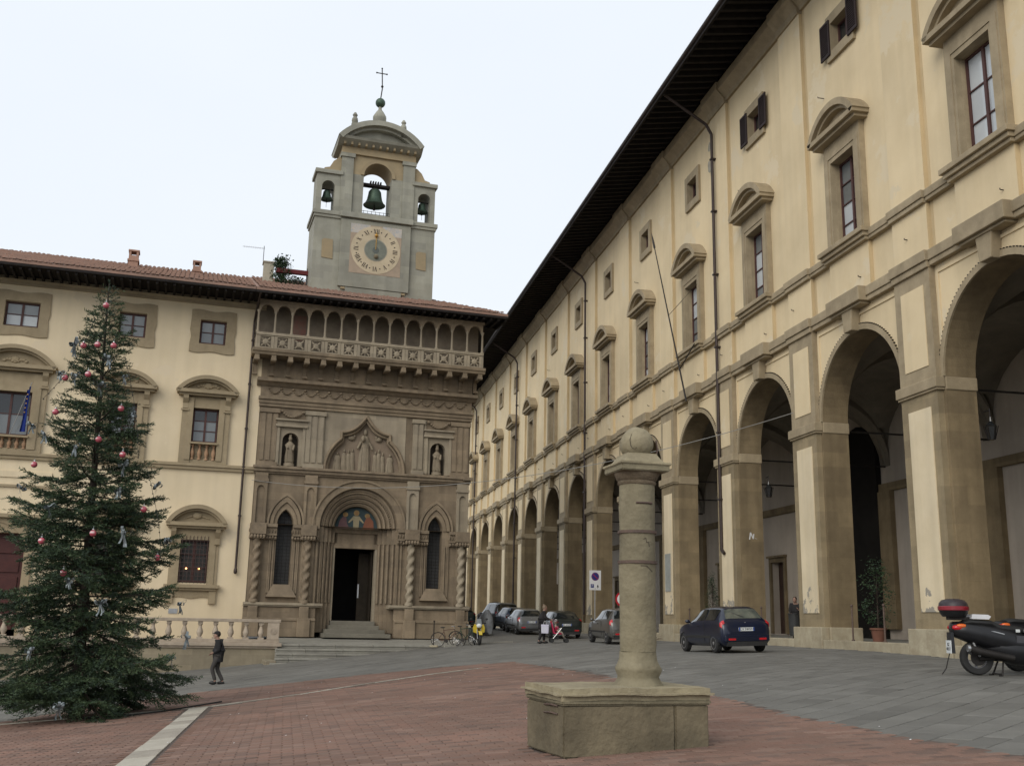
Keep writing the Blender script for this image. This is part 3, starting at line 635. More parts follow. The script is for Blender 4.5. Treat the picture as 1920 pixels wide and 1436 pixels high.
# spear-tipped iron pole leaning out from the facade
def Lw(s, n, z): return tuple(W_L(s, n, z))
t = thing('banner_pole', 'long thin iron pole with spear tip leaning out from the palace wall', 'pole', Lw(38.99, .4, 8.75), 0)
b0 = W_L(38.99, .4, 8.75)
def rel(p): return tuple(Vector(p)-b0)
a = MB(); P0 = W_L(38.99, .4, 8.75); P1 = W_L(39.45, 1.5, 15.3); a.tube(rel(P0), rel(P1), .045, .025, 6); a.build('shaft', IRON, t)
a = MB(); d = (P1-P0).normalized(); a.tube(rel(P1), rel(P1+d*.25), .06, .05, 6); a.tube(rel(P1+d*.25), rel(P1+d*.9), .06, .005, 6); a.build('spear_tip', IRON, t)
a = MB(); m1 = P0+(P1-P0)*.55; a.tube(rel(m1), rel(W_L(38.3, .0, 13.6)), .012, n=4); a.tube(rel(m1), rel(W_L(40.2, .0, 13.4)), .012, n=4); m0 = P0+(P1-P0)*.2; a.tube(rel(m0), rel(W_L(38.2, .3, 10.95)), .03, n=5); a.build('stay', IRON, t)
# ---------------------------------------------------------------- the brown stone palace front with loggia, left of the arcade
zb = -1.0
UNIT[:] = [K, zb]
FR = thing('brown_stone_palace', 'brown carved sandstone palace front with gothic doorway, statue niches and arcaded balcony', 'building', (OF.x, OF.y, zb), ROTF)
UC = 5.8; UL, UR = 10.45, .78; zg = zb/K
def F(m_, name, mt, parent=None, sm=False, bev=0, kind=None, label=None):
    me = m_.mesh(name, mt, sm)
    if bev: bevel(me, bev)
    return link(name, me, parent or FR, None, kind, label)
# main wall, with the portal and two lancets left open
m_ = MB(); DW = 1.72
LAN = (9.02, 2.30)
m_.wall(UR, UL, zg, 3.95, -.55, 0, [(UC-DW, UC+DW, zg+.001, 3.949)]+[(u-.34, u+.34, 1.35, 3.949) for u in LAN])
def lancet(m_, c, w, z0, z1, zt, y0, y1, x0, x1, n=10):   # wall above z0 with a pointed opening
    R = (w*w+zt*zt)/(2*w)                  # pointed arch radius with rise zt
    m_.box(x0, c-w, y0, y1, z0, z1); m_.box(c+w, x1, y0, y1, z0, z1); L = []
    for i in range(n+1):
        a = math.acos((R-w)/R)*i/n; L.append((R*math.cos(a)-(R-w), R*math.sin(a)))
    for sgn in (-1, 1):
        for p, q in zip(L, L[1:]):
            xa, xb = c+sgn*p[0], c+sgn*q[0]; pts = [(xa, z0+p[1]), (xa, z1), (xb, z1), (xb, z0+q[1])]
            m_.ex(pts if sgn > 0 else pts[::-1], y0, y1)
def lancring(m_, c, w, w2, z0, zt, y0, y1, n=12):
    def crv(w, zt):
        R = (w*w+zt*zt)/(2*w); am = math.acos((R-w)/R); return [(R*math.cos(am*i/n)-(R-w), R*math.sin(am*i/n)) for i in range(n+1)]
    A = crv(w, zt); Bq = crv(w2, zt*w2/w*.97+.04)
    for sgn in (-1, 1):
        for i in range(n):
            pts = [(c+sgn*A[i][0], z0+A[i][1]), (c+sgn*Bq[i][0], z0+Bq[i][1]), (c+sgn*Bq[i+1][0], z0+Bq[i+1][1]), (c+sgn*A[i+1][0], z0+A[i+1][1])]
            m_.ex(pts if sgn < 0 else pts[::-1], y0, y1)
lancet(m_, LAN[0], .34, 3.95, 6.12, .62, -.55, 0, UC+DW+.25, UL); lancet(m_, LAN[1], .34, 3.95, 6.12, .62, -.55, 0, UR, UC-DW-.25)
m_.archwall(UC-DW-.25, UC+DW+.25, 6.12, UC, DW, 3.95, -.55, 0, 28)
F(m_, 'lower_wall', FST)
m_ = MB(); m_.wall(UR, UL, 6.45, 9.12, -.5, 0, [(8.60, 9.46, 6.5, 8.05), (1.88, 2.74, 6.5, 8.05), (UC-1.72, UC+1.72, 6.46, 8.95)]); F(m_, 'upper_wall', FST)
# portal orders: stepped jambs and arch rings
m_ = MB(); ws = [(1.72, -.12), (1.52, -.26), (1.34, -.40), (1.16, -.54), (1.0, -.68)]
for i, (w, y) in enumerate(ws):
    wn_ = ws[i+1][0] if i < 4 else .98
    m_.ring(UC, 3.95, wn_, w, 0, PI, y-.3, y, 26)
    for s_ in (-1, 1): m_.box(UC+s_*wn_, UC+s_*w, y-.3, y, zg+.2, 3.28)
F(m_, 'portal_orders', FST)
m_ = MB()
for r_, y in ((1.62, -.11), (1.42, -.25), (1.24, -.39), (1.07, -.53)):
    for i in range(26):
        a, b = PI*i/26, PI*(i+1)/26
        m_.tube((UC+r_*math.cos(a), y, 3.97+r_*math.sin(a)), (UC+r_*math.cos(b), y, 3.97+r_*math.sin(b)), .055, n=6)
    for s_ in (-1, 1): m_.tube((UC+s_*r_, y, .66), (UC+s_*r_, y, 3.28), .055, n=8)
F(m_, 'portal_roll_mouldings', FSTD, sm=50)
m_ = MB(); m_.ring(UC, 3.95, 1.74, 2.02, 0, PI, .001, .10, 30); m_.ring(UC, 3.95, 2.02, 2.10, 0, PI, .001, .17, 30); F(m_, 'portal_hood', FST)
# carved leaf band of the arch
m_ = MB(); r = random.Random(8)
for i in range(44):
    a = PI*(i+.5)/44; q = 1.5; m_.ell((UC+q*math.cos(a), -.2, 3.97+q*math.sin(a)), .05, .05, .05, 6, 4)
F(m_, 'carved_arch_band', FSTD, kind='stuff')
# tympanum fresco: arched plaster field with three painted figures
BLUE = mat('fresco_blue', (.040, .065, .072), (.03, .045, .05), 3, bump=.05)
m_ = MB(); m_.ex([(UC+.98*math.cos(PI*i/24), 3.93+.98*math.sin(PI*i/24)) for i in range(25)], -.80, -.76); ty = F(m_, 'tympanum', BLUE)
def flat(pts, mt, nm, y=-.757): q = MB(); q.ex(pts, y-.003, y+.004); return F(q, nm, mt, ty)
def ovl(cx, cz, a, b, n=14): return [(cx+a*math.cos(2*PI*i/n), cz+b*math.sin(2*PI*i/n)) for i in range(n)]
FH = mat('fresco_halo', (.28, .19, .08), (.2, .14, .07), 8, bump=0); FF = mat('fresco_flesh', (.24, .14, .06), (.2, .12, .06), 8, bump=0)
FP = mat('fresco_rose', (.13, .075, .078), (.1, .055, .06), 4, bump=0); FO = mat('fresco_orange', (.22, .085, .05), (.16, .07, .045), 4, bump=0); FW = mat('fresco_pale', (.30, .25, .16), (.22, .20, .13), 4, bump=0)
flat([(UC-.12, 3.95), (UC+.12, 3.95), (UC+.14, 4.35), (UC+.32, 4.2), (UC+.36, 4.24), (UC+.13, 4.52), (UC-.13, 4.52), (UC-.36, 4.24), (UC-.32, 4.2), (UC-.14, 4.35)][::-1], FW, 'painted_figure')
flat(ovl(UC, 4.66, .13, .13), FH, 'halo'); flat(ovl(UC, 4.64, .07, .09), FF, 'painted_face', -.752)
flat([(UC+.82, 3.95), (UC+.75, 4.3), (UC+.58, 4.5), (UC+.45, 4.42), (UC+.42, 4.2), (UC+.30, 3.95)], FP, 'painted_figure')
flat(ovl(UC+.50, 4.57, .12, .11), FH, 'halo'); flat(ovl(UC+.50, 4.55, .06, .07), FF, 'painted_face', -.752)
flat([(UC-.82, 3.95), (UC-.30, 3.95), (UC-.36, 4.2), (UC-.45, 4.45), (UC-.62, 4.5), (UC-.78, 4.3)][::-1], FO, 'painted_figure')
flat(ovl(UC-.50, 4.55, .12, .11), FH, 'halo'); flat(ovl(UC-.50, 4.53, .06, .07), FF, 'painted_face', -.752)
# lintel and doorway
m_ = MB(); m_.box(UC-1.0, UC+1.0, -.9, -.62, 3.25, 3.72); m_.box(UC-1.04, UC+1.04, -.9, -.50, 3.72, 3.93); m_.box(UC-1.0, UC+1.0, -.86, -.58, 3.05, 3.25); F(m_, 'lintel', FSTD)
m_ = MB()
for s_ in (-1, 1): m_.box(UC+s_*.90, UC+s_*1.0, -.95, -.60, zg+.45, 3.05)
F(m_, 'door_jamb', FSTL)
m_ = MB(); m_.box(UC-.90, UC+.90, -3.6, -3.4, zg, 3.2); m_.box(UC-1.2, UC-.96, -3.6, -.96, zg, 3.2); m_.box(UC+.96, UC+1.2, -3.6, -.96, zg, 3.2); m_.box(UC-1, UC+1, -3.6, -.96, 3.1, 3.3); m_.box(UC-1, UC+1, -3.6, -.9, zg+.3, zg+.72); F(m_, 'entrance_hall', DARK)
m_ = MB(); m_.box(UC-.86, UC-.80, -1.55, -.97, -.12, 2.98); m_.box(UC-.82, UC-.34, -1.62, -1.56, -.12, 2.9); F(m_, 'door_leaf', mat('old_door_wood', (.035, .028, .02), (.022, .018, .014), 4, rough=.7, bump=.2, spec=.1))
m_ = MB(); m_.box(UC-.30, UC-.24, -1.0, -.92, .9, 1.5); F(m_, 'door_handle', CHR)
for bx in ((UC-.98, UC+.98, -.95, -.3, zg+.40, -.11), (UC-1.1, UC+1.1, -.95, .12, zg+.2, -.30), (UC-1.3, UC+1.3, -.95, .46, zg, -.47), (UC-1.5, UC+1.42, -.5, .8, zg, -.64)):
    m_ = MB(); m_.box(*bx); F(m_, 'door_step', mat('dim_portal_step', (.19, .175, .14), (.14, .13, .105), 2, bump=.35), bev=.02)
# plinth and ledge
for a, b in ((UR-.1, UC-1.72), (UC+1.72, UL+.1)):
    m_ = MB(); m_.box(a, b, -.3, .30, zg, -.12); m_.box(a, b, -.3, .18, -.12, .42); m_.box(a, b, -.3, .34, -.15, -.03); F(m_, 'base_course', FST, bev=.02)
for a, b in ((UR-.12, UC-1.02), (UC+1.02, UL+.12)):
    m_ = MB(); a2, b2 = (a, UC-1.45) if b < UC else (UC+1.45, b)
    m_.box(a2, b2, -.3, .32, .50, .60); m_.box(a2, b2, -.3, .26, .44, .50); F(m_, 'ledge', FSTL)
for u in (10.17, 8.02, 3.42, 1.08):
    m_ = MB(); m_.box(u-.27, u+.27, .1, .42, zg, -.05); m_.box(u-.2, u+.2, .1, .34, -.05, .44); F(m_, 'colonnette_base', FST, bev=.02)
    # twisted colonnette
    m_ = MB(); n, L = 14, 40; vs = []
    for j in range(L+1):
        z = .60+2.66*j/L; tw = j/L*2*PI*3.2
        for i in range(n):
            t_ = 2*PI*i/n; rr = .15*(1+.26*math.cos(2*(t_-tw))); vs.append((u+rr*math.cos(t_), .17+rr*math.sin(t_), z))
    m_.add(vs, [(j*n+i, j*n+(i+1) % n, (j+1)*n+(i+1) % n, (j+1)*n+i) for j in range(L) for i in range(n)])
    m_.lathe([(.19, .58), (.2, .66), (.16, .74)], (u, .17, 0), 12); F(m_, 'twisted_colonnette', FSTL if u < 5 else FSTD, sm=40)
    m_ = MB(); m_.box(u-.24, u+.24, -.1, .10, .66, 3.25); F(m_, 'lower_pilaster', FST)
    # pilaster above the band with blind arch
    m_ = MB(); m_.box(u-.27, u-.16, 0.001, .14, 3.93, 6.0); m_.box(u+.16, u+.27, .001, .14, 3.93, 6.0); m_.box(u-.16, u+.16, .001, .05, 3.93, 6.0); m_.archwall(u-.16, u+.16, 5.75, u, .14, 5.45, .05, .139, 8)
    m_.box(u-.30, u+.30, .001, .20, 5.75, 5.88); m_.box(u-.27, u+.27, .001, .16, 5.88, 6.12); F(m_, 'upper_pilaster', FSTL if u < 5 else FST)
# extra vertical roll mouldings between colonnettes and door
for u in (7.75, 7.6, 4.0, 3.85): m_ = MB(); m_.box(u-.035, u+.035, 0, .08, .6, 3.25); F(m_, 'vertical_moulding', FST)
for s_ in (1, -1):
    for q in (.45, .55, .62):
        for c_u in LAN: m_ = MB(); m_.box(c_u+s_*q-.03, c_u+s_*q+.03, 0, .07, 1.0, 3.25); F(m_, 'vertical_moulding', FST)
# carved capital band
r = random.Random(21)
segs = [(UR-.06, 1.96-.3, .08), (2.64, 4.05, .08), (7.55, 8.68, .08), (9.36, UL+.06, .08)]
for i_, (a, b, y) in enumerate(segs):
    m_ = MB(); m_.box(a, b, -.2, y+.06, 3.26, 3.42); m_.box(a, b, -.2, y+.12, 3.50, 3.78); m_.box(a, b, -.2, y+.22, 3.78, 3.93); m_.box(a, b, -.2, y+.16, 3.42, 3.50)
    for u in (10.17, 8.02, 3.42, 1.08):
        if a-.3 < u < b+.3: m_.box(u-.33, u+.33, 0, .42, 3.46, 3.93); m_.box(u-.26, u+.26, 0, .36, 3.26, 3.46)
    if i_ in (1, 2):
        s_ = 1 if i_ == 2 else -1
        for w, y2 in ws: a2, b2 = sorted((UC+s_*(w-.19), UC+s_*(w+.02))); m_.box(a2, b2, y2-.3, y2+.06, 3.26, 3.93)
    F(m_, 'capital_band', FSTD, bev=.015)

m_ = MB()
for a, b, y in segs:
    x = a+.05
    while x < b: m_.ell((x, y+.11, 3.34+r.uniform(-.02, .02)), .055, .06, .07, 6, 4); m_.ell((x+.04, y+.14, 3.62), .03, .05, .09, 5, 4); x += .12
for u in (10.17, 8.02, 3.42, 1.08):
    for i in range(5): m_.ell((u-.26+i*.13, .40, 3.36), .06, .06, .09, 6, 4)
F(m_, 'carved_leaves', FSTD, kind='stuff')
# lancet windows
for u in LAN:
    m_ = MB(); m_.box(u-.34, u+.34, -.5, -.44, 1.35, 4.6); w = F(m_, 'lancet_window', LEADG)
    lead = MB()
    for i in range(22): z = 1.42+i*.145; lead.box(u-.33, u+.33, -.438, -.42, z, z+.02)
    for i in (-1, 0, 1): lead.box(u+i*.17-.008, u+i*.17+.008, -.44, -.425, 1.35, 4.5)
    F(lead, 'lead_bars', IRON, w)
    m_ = MB(); lancring(m_, u, .36, .50, 3.95, .66, -.2, .05); lancring(m_, u, .52, .66, 3.95, .95, .001, .12); lancring(m_, u, .72, .80, 3.95, 1.22, .001, .16); F(m_, 'pointed_hood', FST, w)
    m_ = MB(); m_.add([(u-.36, .01, 1.37), (u+.36, .01, 1.37), (u+.64, .24, .84), (u-.64, .24, .84), (u-.64, .0, .80), (u+.64, .0, .80), (u-.36, -.43, 1.36), (u+.36, -.43, 1.36)], [(0, 3, 2, 1), (0, 4, 3), (1, 2, 5), (3, 4, 5, 2), (0, 1, 7, 6)]); F(m_, 'sloped_sill', FST, w)
# string course
m_ = MB(); m_.box(UR-.10, UL+.12, -.3, .26, 6.34, 6.45); m_.box(UR-.06, UL+.08, -.3, .18, 6.20, 6.34); m_.box(UR-.03, UL+.04, -.3, .10, 6.12, 6.20); m_.box(UR-.14, UR+.35, .2, .32, 6.30, 6.452)
F(m_, 'string_course', FSTD, bev=.015)
# upper tier
for (a, b) in ((9.62, 10.40), (7.58, 8.42), (3.02, 3.52), (.84, 1.70)):
    m_ = MB(); m_.box(a, b, .001, .09, 6.45, 9.02)
    n = 3 if b-a > .6 else 2
    for i in range(n): x = a+(b-a)*(i+.5)/n; m_.box(x-(b-a)/n*.34, x+(b-a)/n*.34, .09, .13, 6.7, 8.78)
    m_.box(a-.05, b+.05, .001, .17, 8.82, 9.0); m_.box(a-.04, b+.04, .001, .15, 6.45, 6.62)
    F(m_, 'fluted_pilaster', FSTL if 2 < a < 9 else FST)
m_ = MB(); m_.box(2.9, 3.0, .001, .05, 6.45, 9.0); F(m_, 'pilaster_strip', FSTL)
for u in (9.03, 2.31):
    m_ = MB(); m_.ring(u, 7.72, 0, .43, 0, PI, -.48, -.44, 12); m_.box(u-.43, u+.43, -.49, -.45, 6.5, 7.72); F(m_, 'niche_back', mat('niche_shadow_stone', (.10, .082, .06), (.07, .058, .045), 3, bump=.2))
    m_ = MB(); m_.archwall(u-.50, u+.50, 8.22, u, .36, 7.62, -.45, .03, 16); m_.box(u-.5, u-.36, -.45, .03, 6.5, 7.62); m_.box(u+.36, u+.5, -.45, .03, 6.5, 7.62)
    m_.box(u-.62, u-.50, .001, .12, 6.5, 8.22); m_.box(u+.50, u+.62, .001, .12, 6.5, 8.22); m_.box(u-.70, u+.70, .001, .2, 8.22, 8.32); m_.box(u-.66, u+.66, .001, .13, 8.32, 8.50); m_.box(u-.72, u+.72, .001, .24, 8.50, 8.57)
    nn = F(m_, 'niche', FSTL)
    m_ = MB()   # swag above the niche
    for i in range(11): t_ = -1+.2*i; m_.ell((u+t_*.45, .08, 8.92-.24*(1-t_*t_)), .065, .06, .055, 6, 4)
    m_.sph((u-.5, .08, 8.93), .07, 6, 4); m_.sph((u+.5, .08, 8.93), .07, 6, 4); F(m_, 'swag', FSTD, nn)
    st = MB(); st.lathe([(.24, 6.5), (.24, 6.62), (.19, 6.66), (.22, 6.75), (.2, 7.0), (.17, 7.25), (.19, 7.42), (.17, 7.52), (.08, 7.60), (.07, 7.64)], (u, -.15, 0), 10, 'z', 1, .75)
    st.ell((u, -.12, 7.74), .085, .09, .12, 10, 8); st.tube((u-.17, -.12, 7.45), (u-.12, .04, 7.2), .06, .045, 6); st.tube((u+.17, -.12, 7.45), (u+.1, .05, 7.28), .06, .045, 6)
    for i in range(5): st.tube((u-.12+i*.06, .0, 6.68), (u-.08+i*.05, -.02, 7.2), .022, .012, 5)
    st.ell((u, -.12, 7.86), .075, .075, .10, 8, 5)
    F(st, 'saint_statue', mat('pale_statue_stone', (.27, .225, .16), (.20, .165, .12), 4, bump=.4), nn, sm=50)
# centre relief with its ogee frame
m_ = MB(); m_.box(UC-1.80, UC+1.80, -.42, -.22, 6.46, 9.1); F(m_, 'relief_ground', mat('relief_ground_stone', (.235, .185, .135), (.19, .145, .105), 1.4, bump=.3))
m_ = MB()
# plain wall around the relief: polygon strips outside the frame outline
OUT = []
for i in range(15): a = PI-R_(50)*i/14*1.04; OUT.append((UC-.12+1.80*math.cos(a)+.0, 6.46+1.80*math.sin(a)*1.0))
OUT.append((OUT[-1][0], 8.18))
e = OUT[-1]
for i in range(1, 11):
    q = i/10; OUT.append((e[0]+(UC-.12-e[0])*(q**.92), e[1]+.12*q+.68*q**2.3))
OUT = [(x+.12*1 if False else x, z) for x, z in OUT]
cx0 = UC-.12
RGT = [(2*cx0-x, z) for x, z in OUT]
for poly, xe in ((OUT, UC-1.80), (RGT, UC+1.72)):
    for p, q in zip(poly, poly[1:]):
        if abs(p[0]-q[0]) < 1e-4: continue
        pts = [(p[0], p[1]), (p[0], 9.1), (q[0], 9.1), (q[0], q[1])]
        m_.ex(pts[::-1] if q[0] > p[0] else pts, -.22, .02)
m_.box(UC+1.68, UC+1.80, -.22, .02, 6.46, 9.1); m_.box(UC-1.95, UC-1.92+.0, -.22, .02, 6.46, 9.1)
F(m_, 'panel_wall', FSTL)
m_ = MB(); fr_ = MB()
for poly in (OUT, RGT):
    for p, q in zip(poly, poly[1:]):
        m_.tube((p[0], .05, p[1]), (q[0], .05, q[1]), .075, n=6); m_.tube((cx0+(p[0]-cx0)*.93, -.06, 6.46+(p[1]-6.46)*.93), (cx0+(q[0]-cx0)*.93, -.06, 6.46+(q[1]-6.46)*.93), .06, n=6)
F(m_, 'ogee_frame', FST, sm=50)
st = MB()
def relfig(st, u, z0, h, w, y=-.2, lean=0):
    st.lathe([(w*.62, 0), (w*.6, h*.3), (w*.45, h*.55), (w*.5, h*.7), (w*.38, h*.8), (w*.14, h*.84)], (u, y, z0), 9, 'z', 1, .55)
    st.ell((u+lean, y+.03, z0+h*.91), w*.2, w*.2, h*.09, 8, 6)
    for i in range(4): st.tube((u-w*.4+i*w*.26, y+w*.3, z0+.02), (u-w*.3+i*w*.2, y+w*.22, z0+h*.55), w*.055, w*.03, 5)
relfig(st, cx0, 6.5, 1.95, .44)
st.ell((cx0+.12, -.02, 7.95), .10, .1, .15, 8, 6)      # the child
for s_ in (-1, 1): st.ell((cx0+s_*.62, -.16, 7.98), .17, .08, .12, 8, 6); st.ell((cx0+s_*.5, -.12, 8.06), .06, .06, .07, 6, 5); st.tube((cx0+s_*.2, -.12, 7.8), (cx0+s_*.34, -.1, 7.5), .07, .05, 6)
F(st, 'madonna_relief', MATS['pale_statue_stone'], sm=50)
for (du, h, w) in ((.55, 1.0, .2), (.72, .92, .2), (.92, .95, .22), (1.22, .80, .3), (-.5, .95, .2), (-.66, 1.05, .2), (-.84, .9, .2), (-1.18, .85, .3)):
    st = MB(); relfig(st, cx0+du, 6.5, h, w); F(st, 'kneeling_relief_figure', MATS['pale_statue_stone'], sm=50)
# architrave, frieze, cornice
m_ = MB(); m_.box(UR-.05, UL+.05, -.4, .10, 9.10, 9.24); m_.box(UR-.07, UL+.07, -.4, .15, 9.24, 9.40); m_.box(UR-.1, UL+.1, -.4, .22, 9.40, 9.52); F(m_, 'architrave', FST)
m_ = MB(); m_.box(UR-.03, UL+.03, -.4, .05, 9.52, 10.05); F(m_, 'frieze', FSTD)
m_ = MB(); n = 17
for k in range(n):
    c = UR+.3+(UL-UR-.6)*(k+.5)/n
    for i in range(9): t_ = -1+.25*i; m_.ell((c+t_*.25, .09, 9.90-.2*(1-t_*t_)), .045, .045, .035, 5, 4)
    m_.sph((c-.29, .09, 9.93), .06, 6, 4)
F(m_, 'frieze_garlands', FST, kind='stuff')
m_ = MB(); m_.exx([(-.4, 10.02), (.12, 10.02), (.25, 10.14), (.42, 10.18), (.45, 10.32), (-.4, 10.36)], UR-.22, UL+.22); F(m_, 'cornice', FSTD)
# corbelled gallery
m_ = MB(); m_.box(UR-.05, UL+.05, -.4, .0, 10.34, 11.25); F(m_, 'corbel_wall', FST)
cu0, cu1 = .56, 10.86; NP = 14; dU = (cu1-cu0)/NP
cm = MB()
def corb(m_, u, w=.10):
    m_.exx([(0, 10.98), (.50, 11.0), (.80, 10.98), (.92, 11.04), (.92, 11.24), (0, 11.24)], u-w, u+w); m_.exx([(0, 10.5), (.05, 10.52), (.07, 10.98), (0, 10.98)], u-w*.8, u+w*.8)
    m_.tube((u-w*1.15, .84, 11.04), (u+w*1.15, .84, 11.04), .085, n=10); m_.tube((u-w*1.1, .18, 10.5), (u+w*1.1, .18, 10.5), .06, n=8)
q = MB(); corb(q, 0); CBM = q.mesh('corbel', FST, 50)
for k in range(NP+1): link('corbel', CBM, FR, ((cu0+.06+k*(dU-.008))*K, 0, 0))
m_ = MB(); m_.exx([(-.3, 11.24), (.95, 11.24), (.98, 11.33), (1.04, 11.38), (1.06, 11.50), (-.3, 11.50)], cu0-.16, cu1+.16); F(m_, 'gallery_floor', FST)
def diamond(u, w, h, z, kind):
    q = MB(); z0, z1, a, b = 11.50, 12.10, u-w/2, u+w/2
    ow, oh = w*.32, .235; c = (z0+z1)/2
    q.box(a, b, .86, .98, z0, c-oh); q.box(a, b, .86, .98, c+oh, z1); q.box(a, u-ow, .86, .98, c-oh, c+oh); q.box(u+ow, b, .86, .98, c-oh, c+oh)
    if kind == 0:      # round tracery of four petals
        q.lathe([(.13, -.03), (.13, .03), (.08, .055)], (u, .91, c), 16, 'y')
        for i in range(4):
            t_ = PI/4+i*PI/2; q.tube((u+.05*math.cos(t_), .92, c+.05*math.sin(t_)), (u+.27*math.cos(t_), .92, c+.27*math.sin(t_)), .016, .045, 5); t_ = i*PI/2+PI/2*(i > 1); q.tube((u+.05*math.cos(i*PI/2), .92, c+.05*math.sin(i*PI/2)), (u+.24*math.cos(i*PI/2), .92, c+.24*math.sin(i*PI/2)), .012, .02, 4)
    else:
        for i in range(2):
            t_ = PI/4+i*PI/2; q.tube((u-.27*math.cos(t_), .92, c-.27*math.sin(t_)), (u+.27*math.cos(t_), .92, c+.27*math.sin(t_)), .045, .045, 6)
        q.lathe([(.13, -.03), (.13, .03), (.08, .05)], (u, .91, c), 8, 'y')
    return q
for k in range(NP):
    u = cu0+dU*(k+.5); F(diamond(u, dU-.012, .3, 0, 1 if k in (2, 3, 10, 11) else 0), 'pierced_panel', FSTL)
m_ = MB(); m_.box(cu0-.05, cu1+.05, .82, 1.02, 12.10, 12.22); m_.box(cu0-.05, cu0, .0, .98, 11.5, 12.1); m_.box(cu1, cu1+.05, .0, .98, 11.5, 12.1); F(m_, 'gallery_rail', FSTL)
q = MB(); q.lathe([(.085, 0), (.085, .06), (.055, .1), (.05, .5), (.046, .86), (.075, .95), (.09, 1.02)], (0, .9, 12.22), 10); CLM = q.mesh('gallery_column', FSTL, 40)
for k in range(NP+1): link('gallery_column', CLM, FR, ((cu0+k*dU)*K, 0, 0))
m_ = MB()
for k in range(NP):
    u = cu0+dU*(k+.5); m_.archwall(u-dU/2, u+dU/2, 13.62, u, dU/2-.085, 13.22, .80, .98, 12)
m_.box(cu0-.08, cu1+.08, .78, 1.02, 13.62, 13.72); F(m_, 'gallery_arches', FST)
m_ = MB(); m_.box(cu0-.05, cu1+.05, -.3, 0, 11.5, 13.8); F(m_, 'gallery_back_wall', mat('dim_fresco_wall', (.21, .175, .13), (.14, .115, .09), 2.2, bump=.2)); 
m_ = MB(); m_.box(8.68, 9.28, .001, .006, 12.22, 13.4); F(m_, 'faded_red_fresco', mat('faded_red', (.22, .10, .08), (.17, .13, .10), 4, bump=.1))
# hidden body of the building
m_ = MB(); m_.box(UR, UL, -14, -5.2, zg, 13.8); m_.box(UR, UR+.5, -5.2, -.56, zg, 13.8); m_.box(UL-.5, UL, -5.2, -.56, zg, 13.8); m_.box(UR, UL, -5.2, -.5, 13.3, 13.8); F(m_, 'side_walls', FST)
# tiled roofs: one builder for both palaces
def tiled_roof(parent, ua, ub, oh, ze, slope, depth, hip=None):
    """eave line at n=oh, z=ze; rises back to n=-depth; hip: right end leans in"""
    m_ = MB(); zt = lambda y: ze+(oh-y)*slope
    a2 = ua
    m_.add([(ua, oh, ze), (ub, oh, ze), (ub, -depth, zt(-depth)), (ua+(hip or 0), -depth, zt(-depth)), (ua, oh, ze-.12), (ub, oh, ze-.12), (ub, -depth, zt(-depth)-.12), (ua+(hip or 0), -depth, zt(-depth)-.12)],
           [(0, 3, 2, 1), (4, 5, 6, 7), (0, 1, 5, 4), (1, 2, 6, 5), (2, 3, 7, 6), (3, 0, 4, 7)])
    if hip: m_.add([(ua, oh, ze), (ua+hip, -depth, zt(-depth)), (ua, -depth*2-oh, ze)], [(0, 2, 1)])
    m_.add([(ua+(hip or 0), -depth, zt(-depth)), (ub, -depth, zt(-depth)), (ub, -depth*2-oh, ze), (ua, -depth*2-oh, ze)], [(0, 3, 2, 1)])
    m_.build('roof_slab', TILE, parent)
    # curved cover tiles, row over row
    W_, L_ = .20, .34; nc = int((ub-ua)/W_); nr = int((depth+oh)/L_); r = random.Random(9); t = [MB(), MB()]
    vs = []; fs = []; mi = []; o = 0; nseg = 4
    for c in range(nc):
        u = ua+.1+c*W_
        for q_ in range(nr):
            y0 = oh+.04-q_*L_; y1 = y0-L_-.06
            if hip and u < ua+hip*(oh-y1)/(oh+depth)+.05: continue
            zz = r.uniform(-.015, .022); uu = u+r.uniform(-.02, .02)
            for yy, rad, lift in ((y0, .085, .045), (y1, .07, .0)):
                for i in range(nseg+1):
                    a = PI*i/nseg; vs.append((uu+rad*math.cos(a), yy, zt(yy)+lift+zz+rad*.8*math.sin(a)))
            for i in range(nseg): fs.append((o+i, o+nseg+1+i, o+nseg+2+i, o+i+1)); mi.append(r.choice((0, 0, 1, 2)))
            fs.append(tuple(o+i for i in range(nseg+1))); mi.append(0)
            o += 2*(nseg+1)
    m_ = MB(); m_.add(vs, fs); m_.m = mi
    TA = mat('tile_pale', (.42, .33, .27), (.33, .24, .19), 3, bump=.3); TB = mat('tile_dark', (.24, .15, .115), (.17, .12, .1), 3, bump=.3)
    m_.build('cover_tiles', [TILE, TA, TB], parent, kind='stuff')
EZ, OH = 14.03, 1.75
tiled_roof(FR, -.42, 11.1, OH, EZ, .37, 6.2, 4.6)
m_ = MB(); m_.exx([(.0, 13.86), (OH-.02, 13.82), (OH-.02, EZ-.13), (0, 14.4)], -.40, 11.1); m_.exz([(-.42, -.01), (-2.15, -14), (.9, -14), (.9, -.01)], 13.80, 14.0); m_.exx([(-9, 14.1), (.0, 14.1), (0, 14.3), (-9, 14.3)], .9, 11.1); F(m_, 'eave_boards', WOOD)
q = MB(); q.exx([(-.02, 13.72), (OH-.1, 13.70), (OH-.1, 13.83), (-.02, 13.87)], -.05, .05); RM2 = q.mesh('rafter', WOOD)
for i in range(32): link('rafter', RM2, FR, ((-.35+i*.355)*K, 0, 0))
m_ = MB(); m_.box(-.40, 11.1, OH-.1, OH, 13.80, 13.90); F(m_, 'fascia', WOOD)

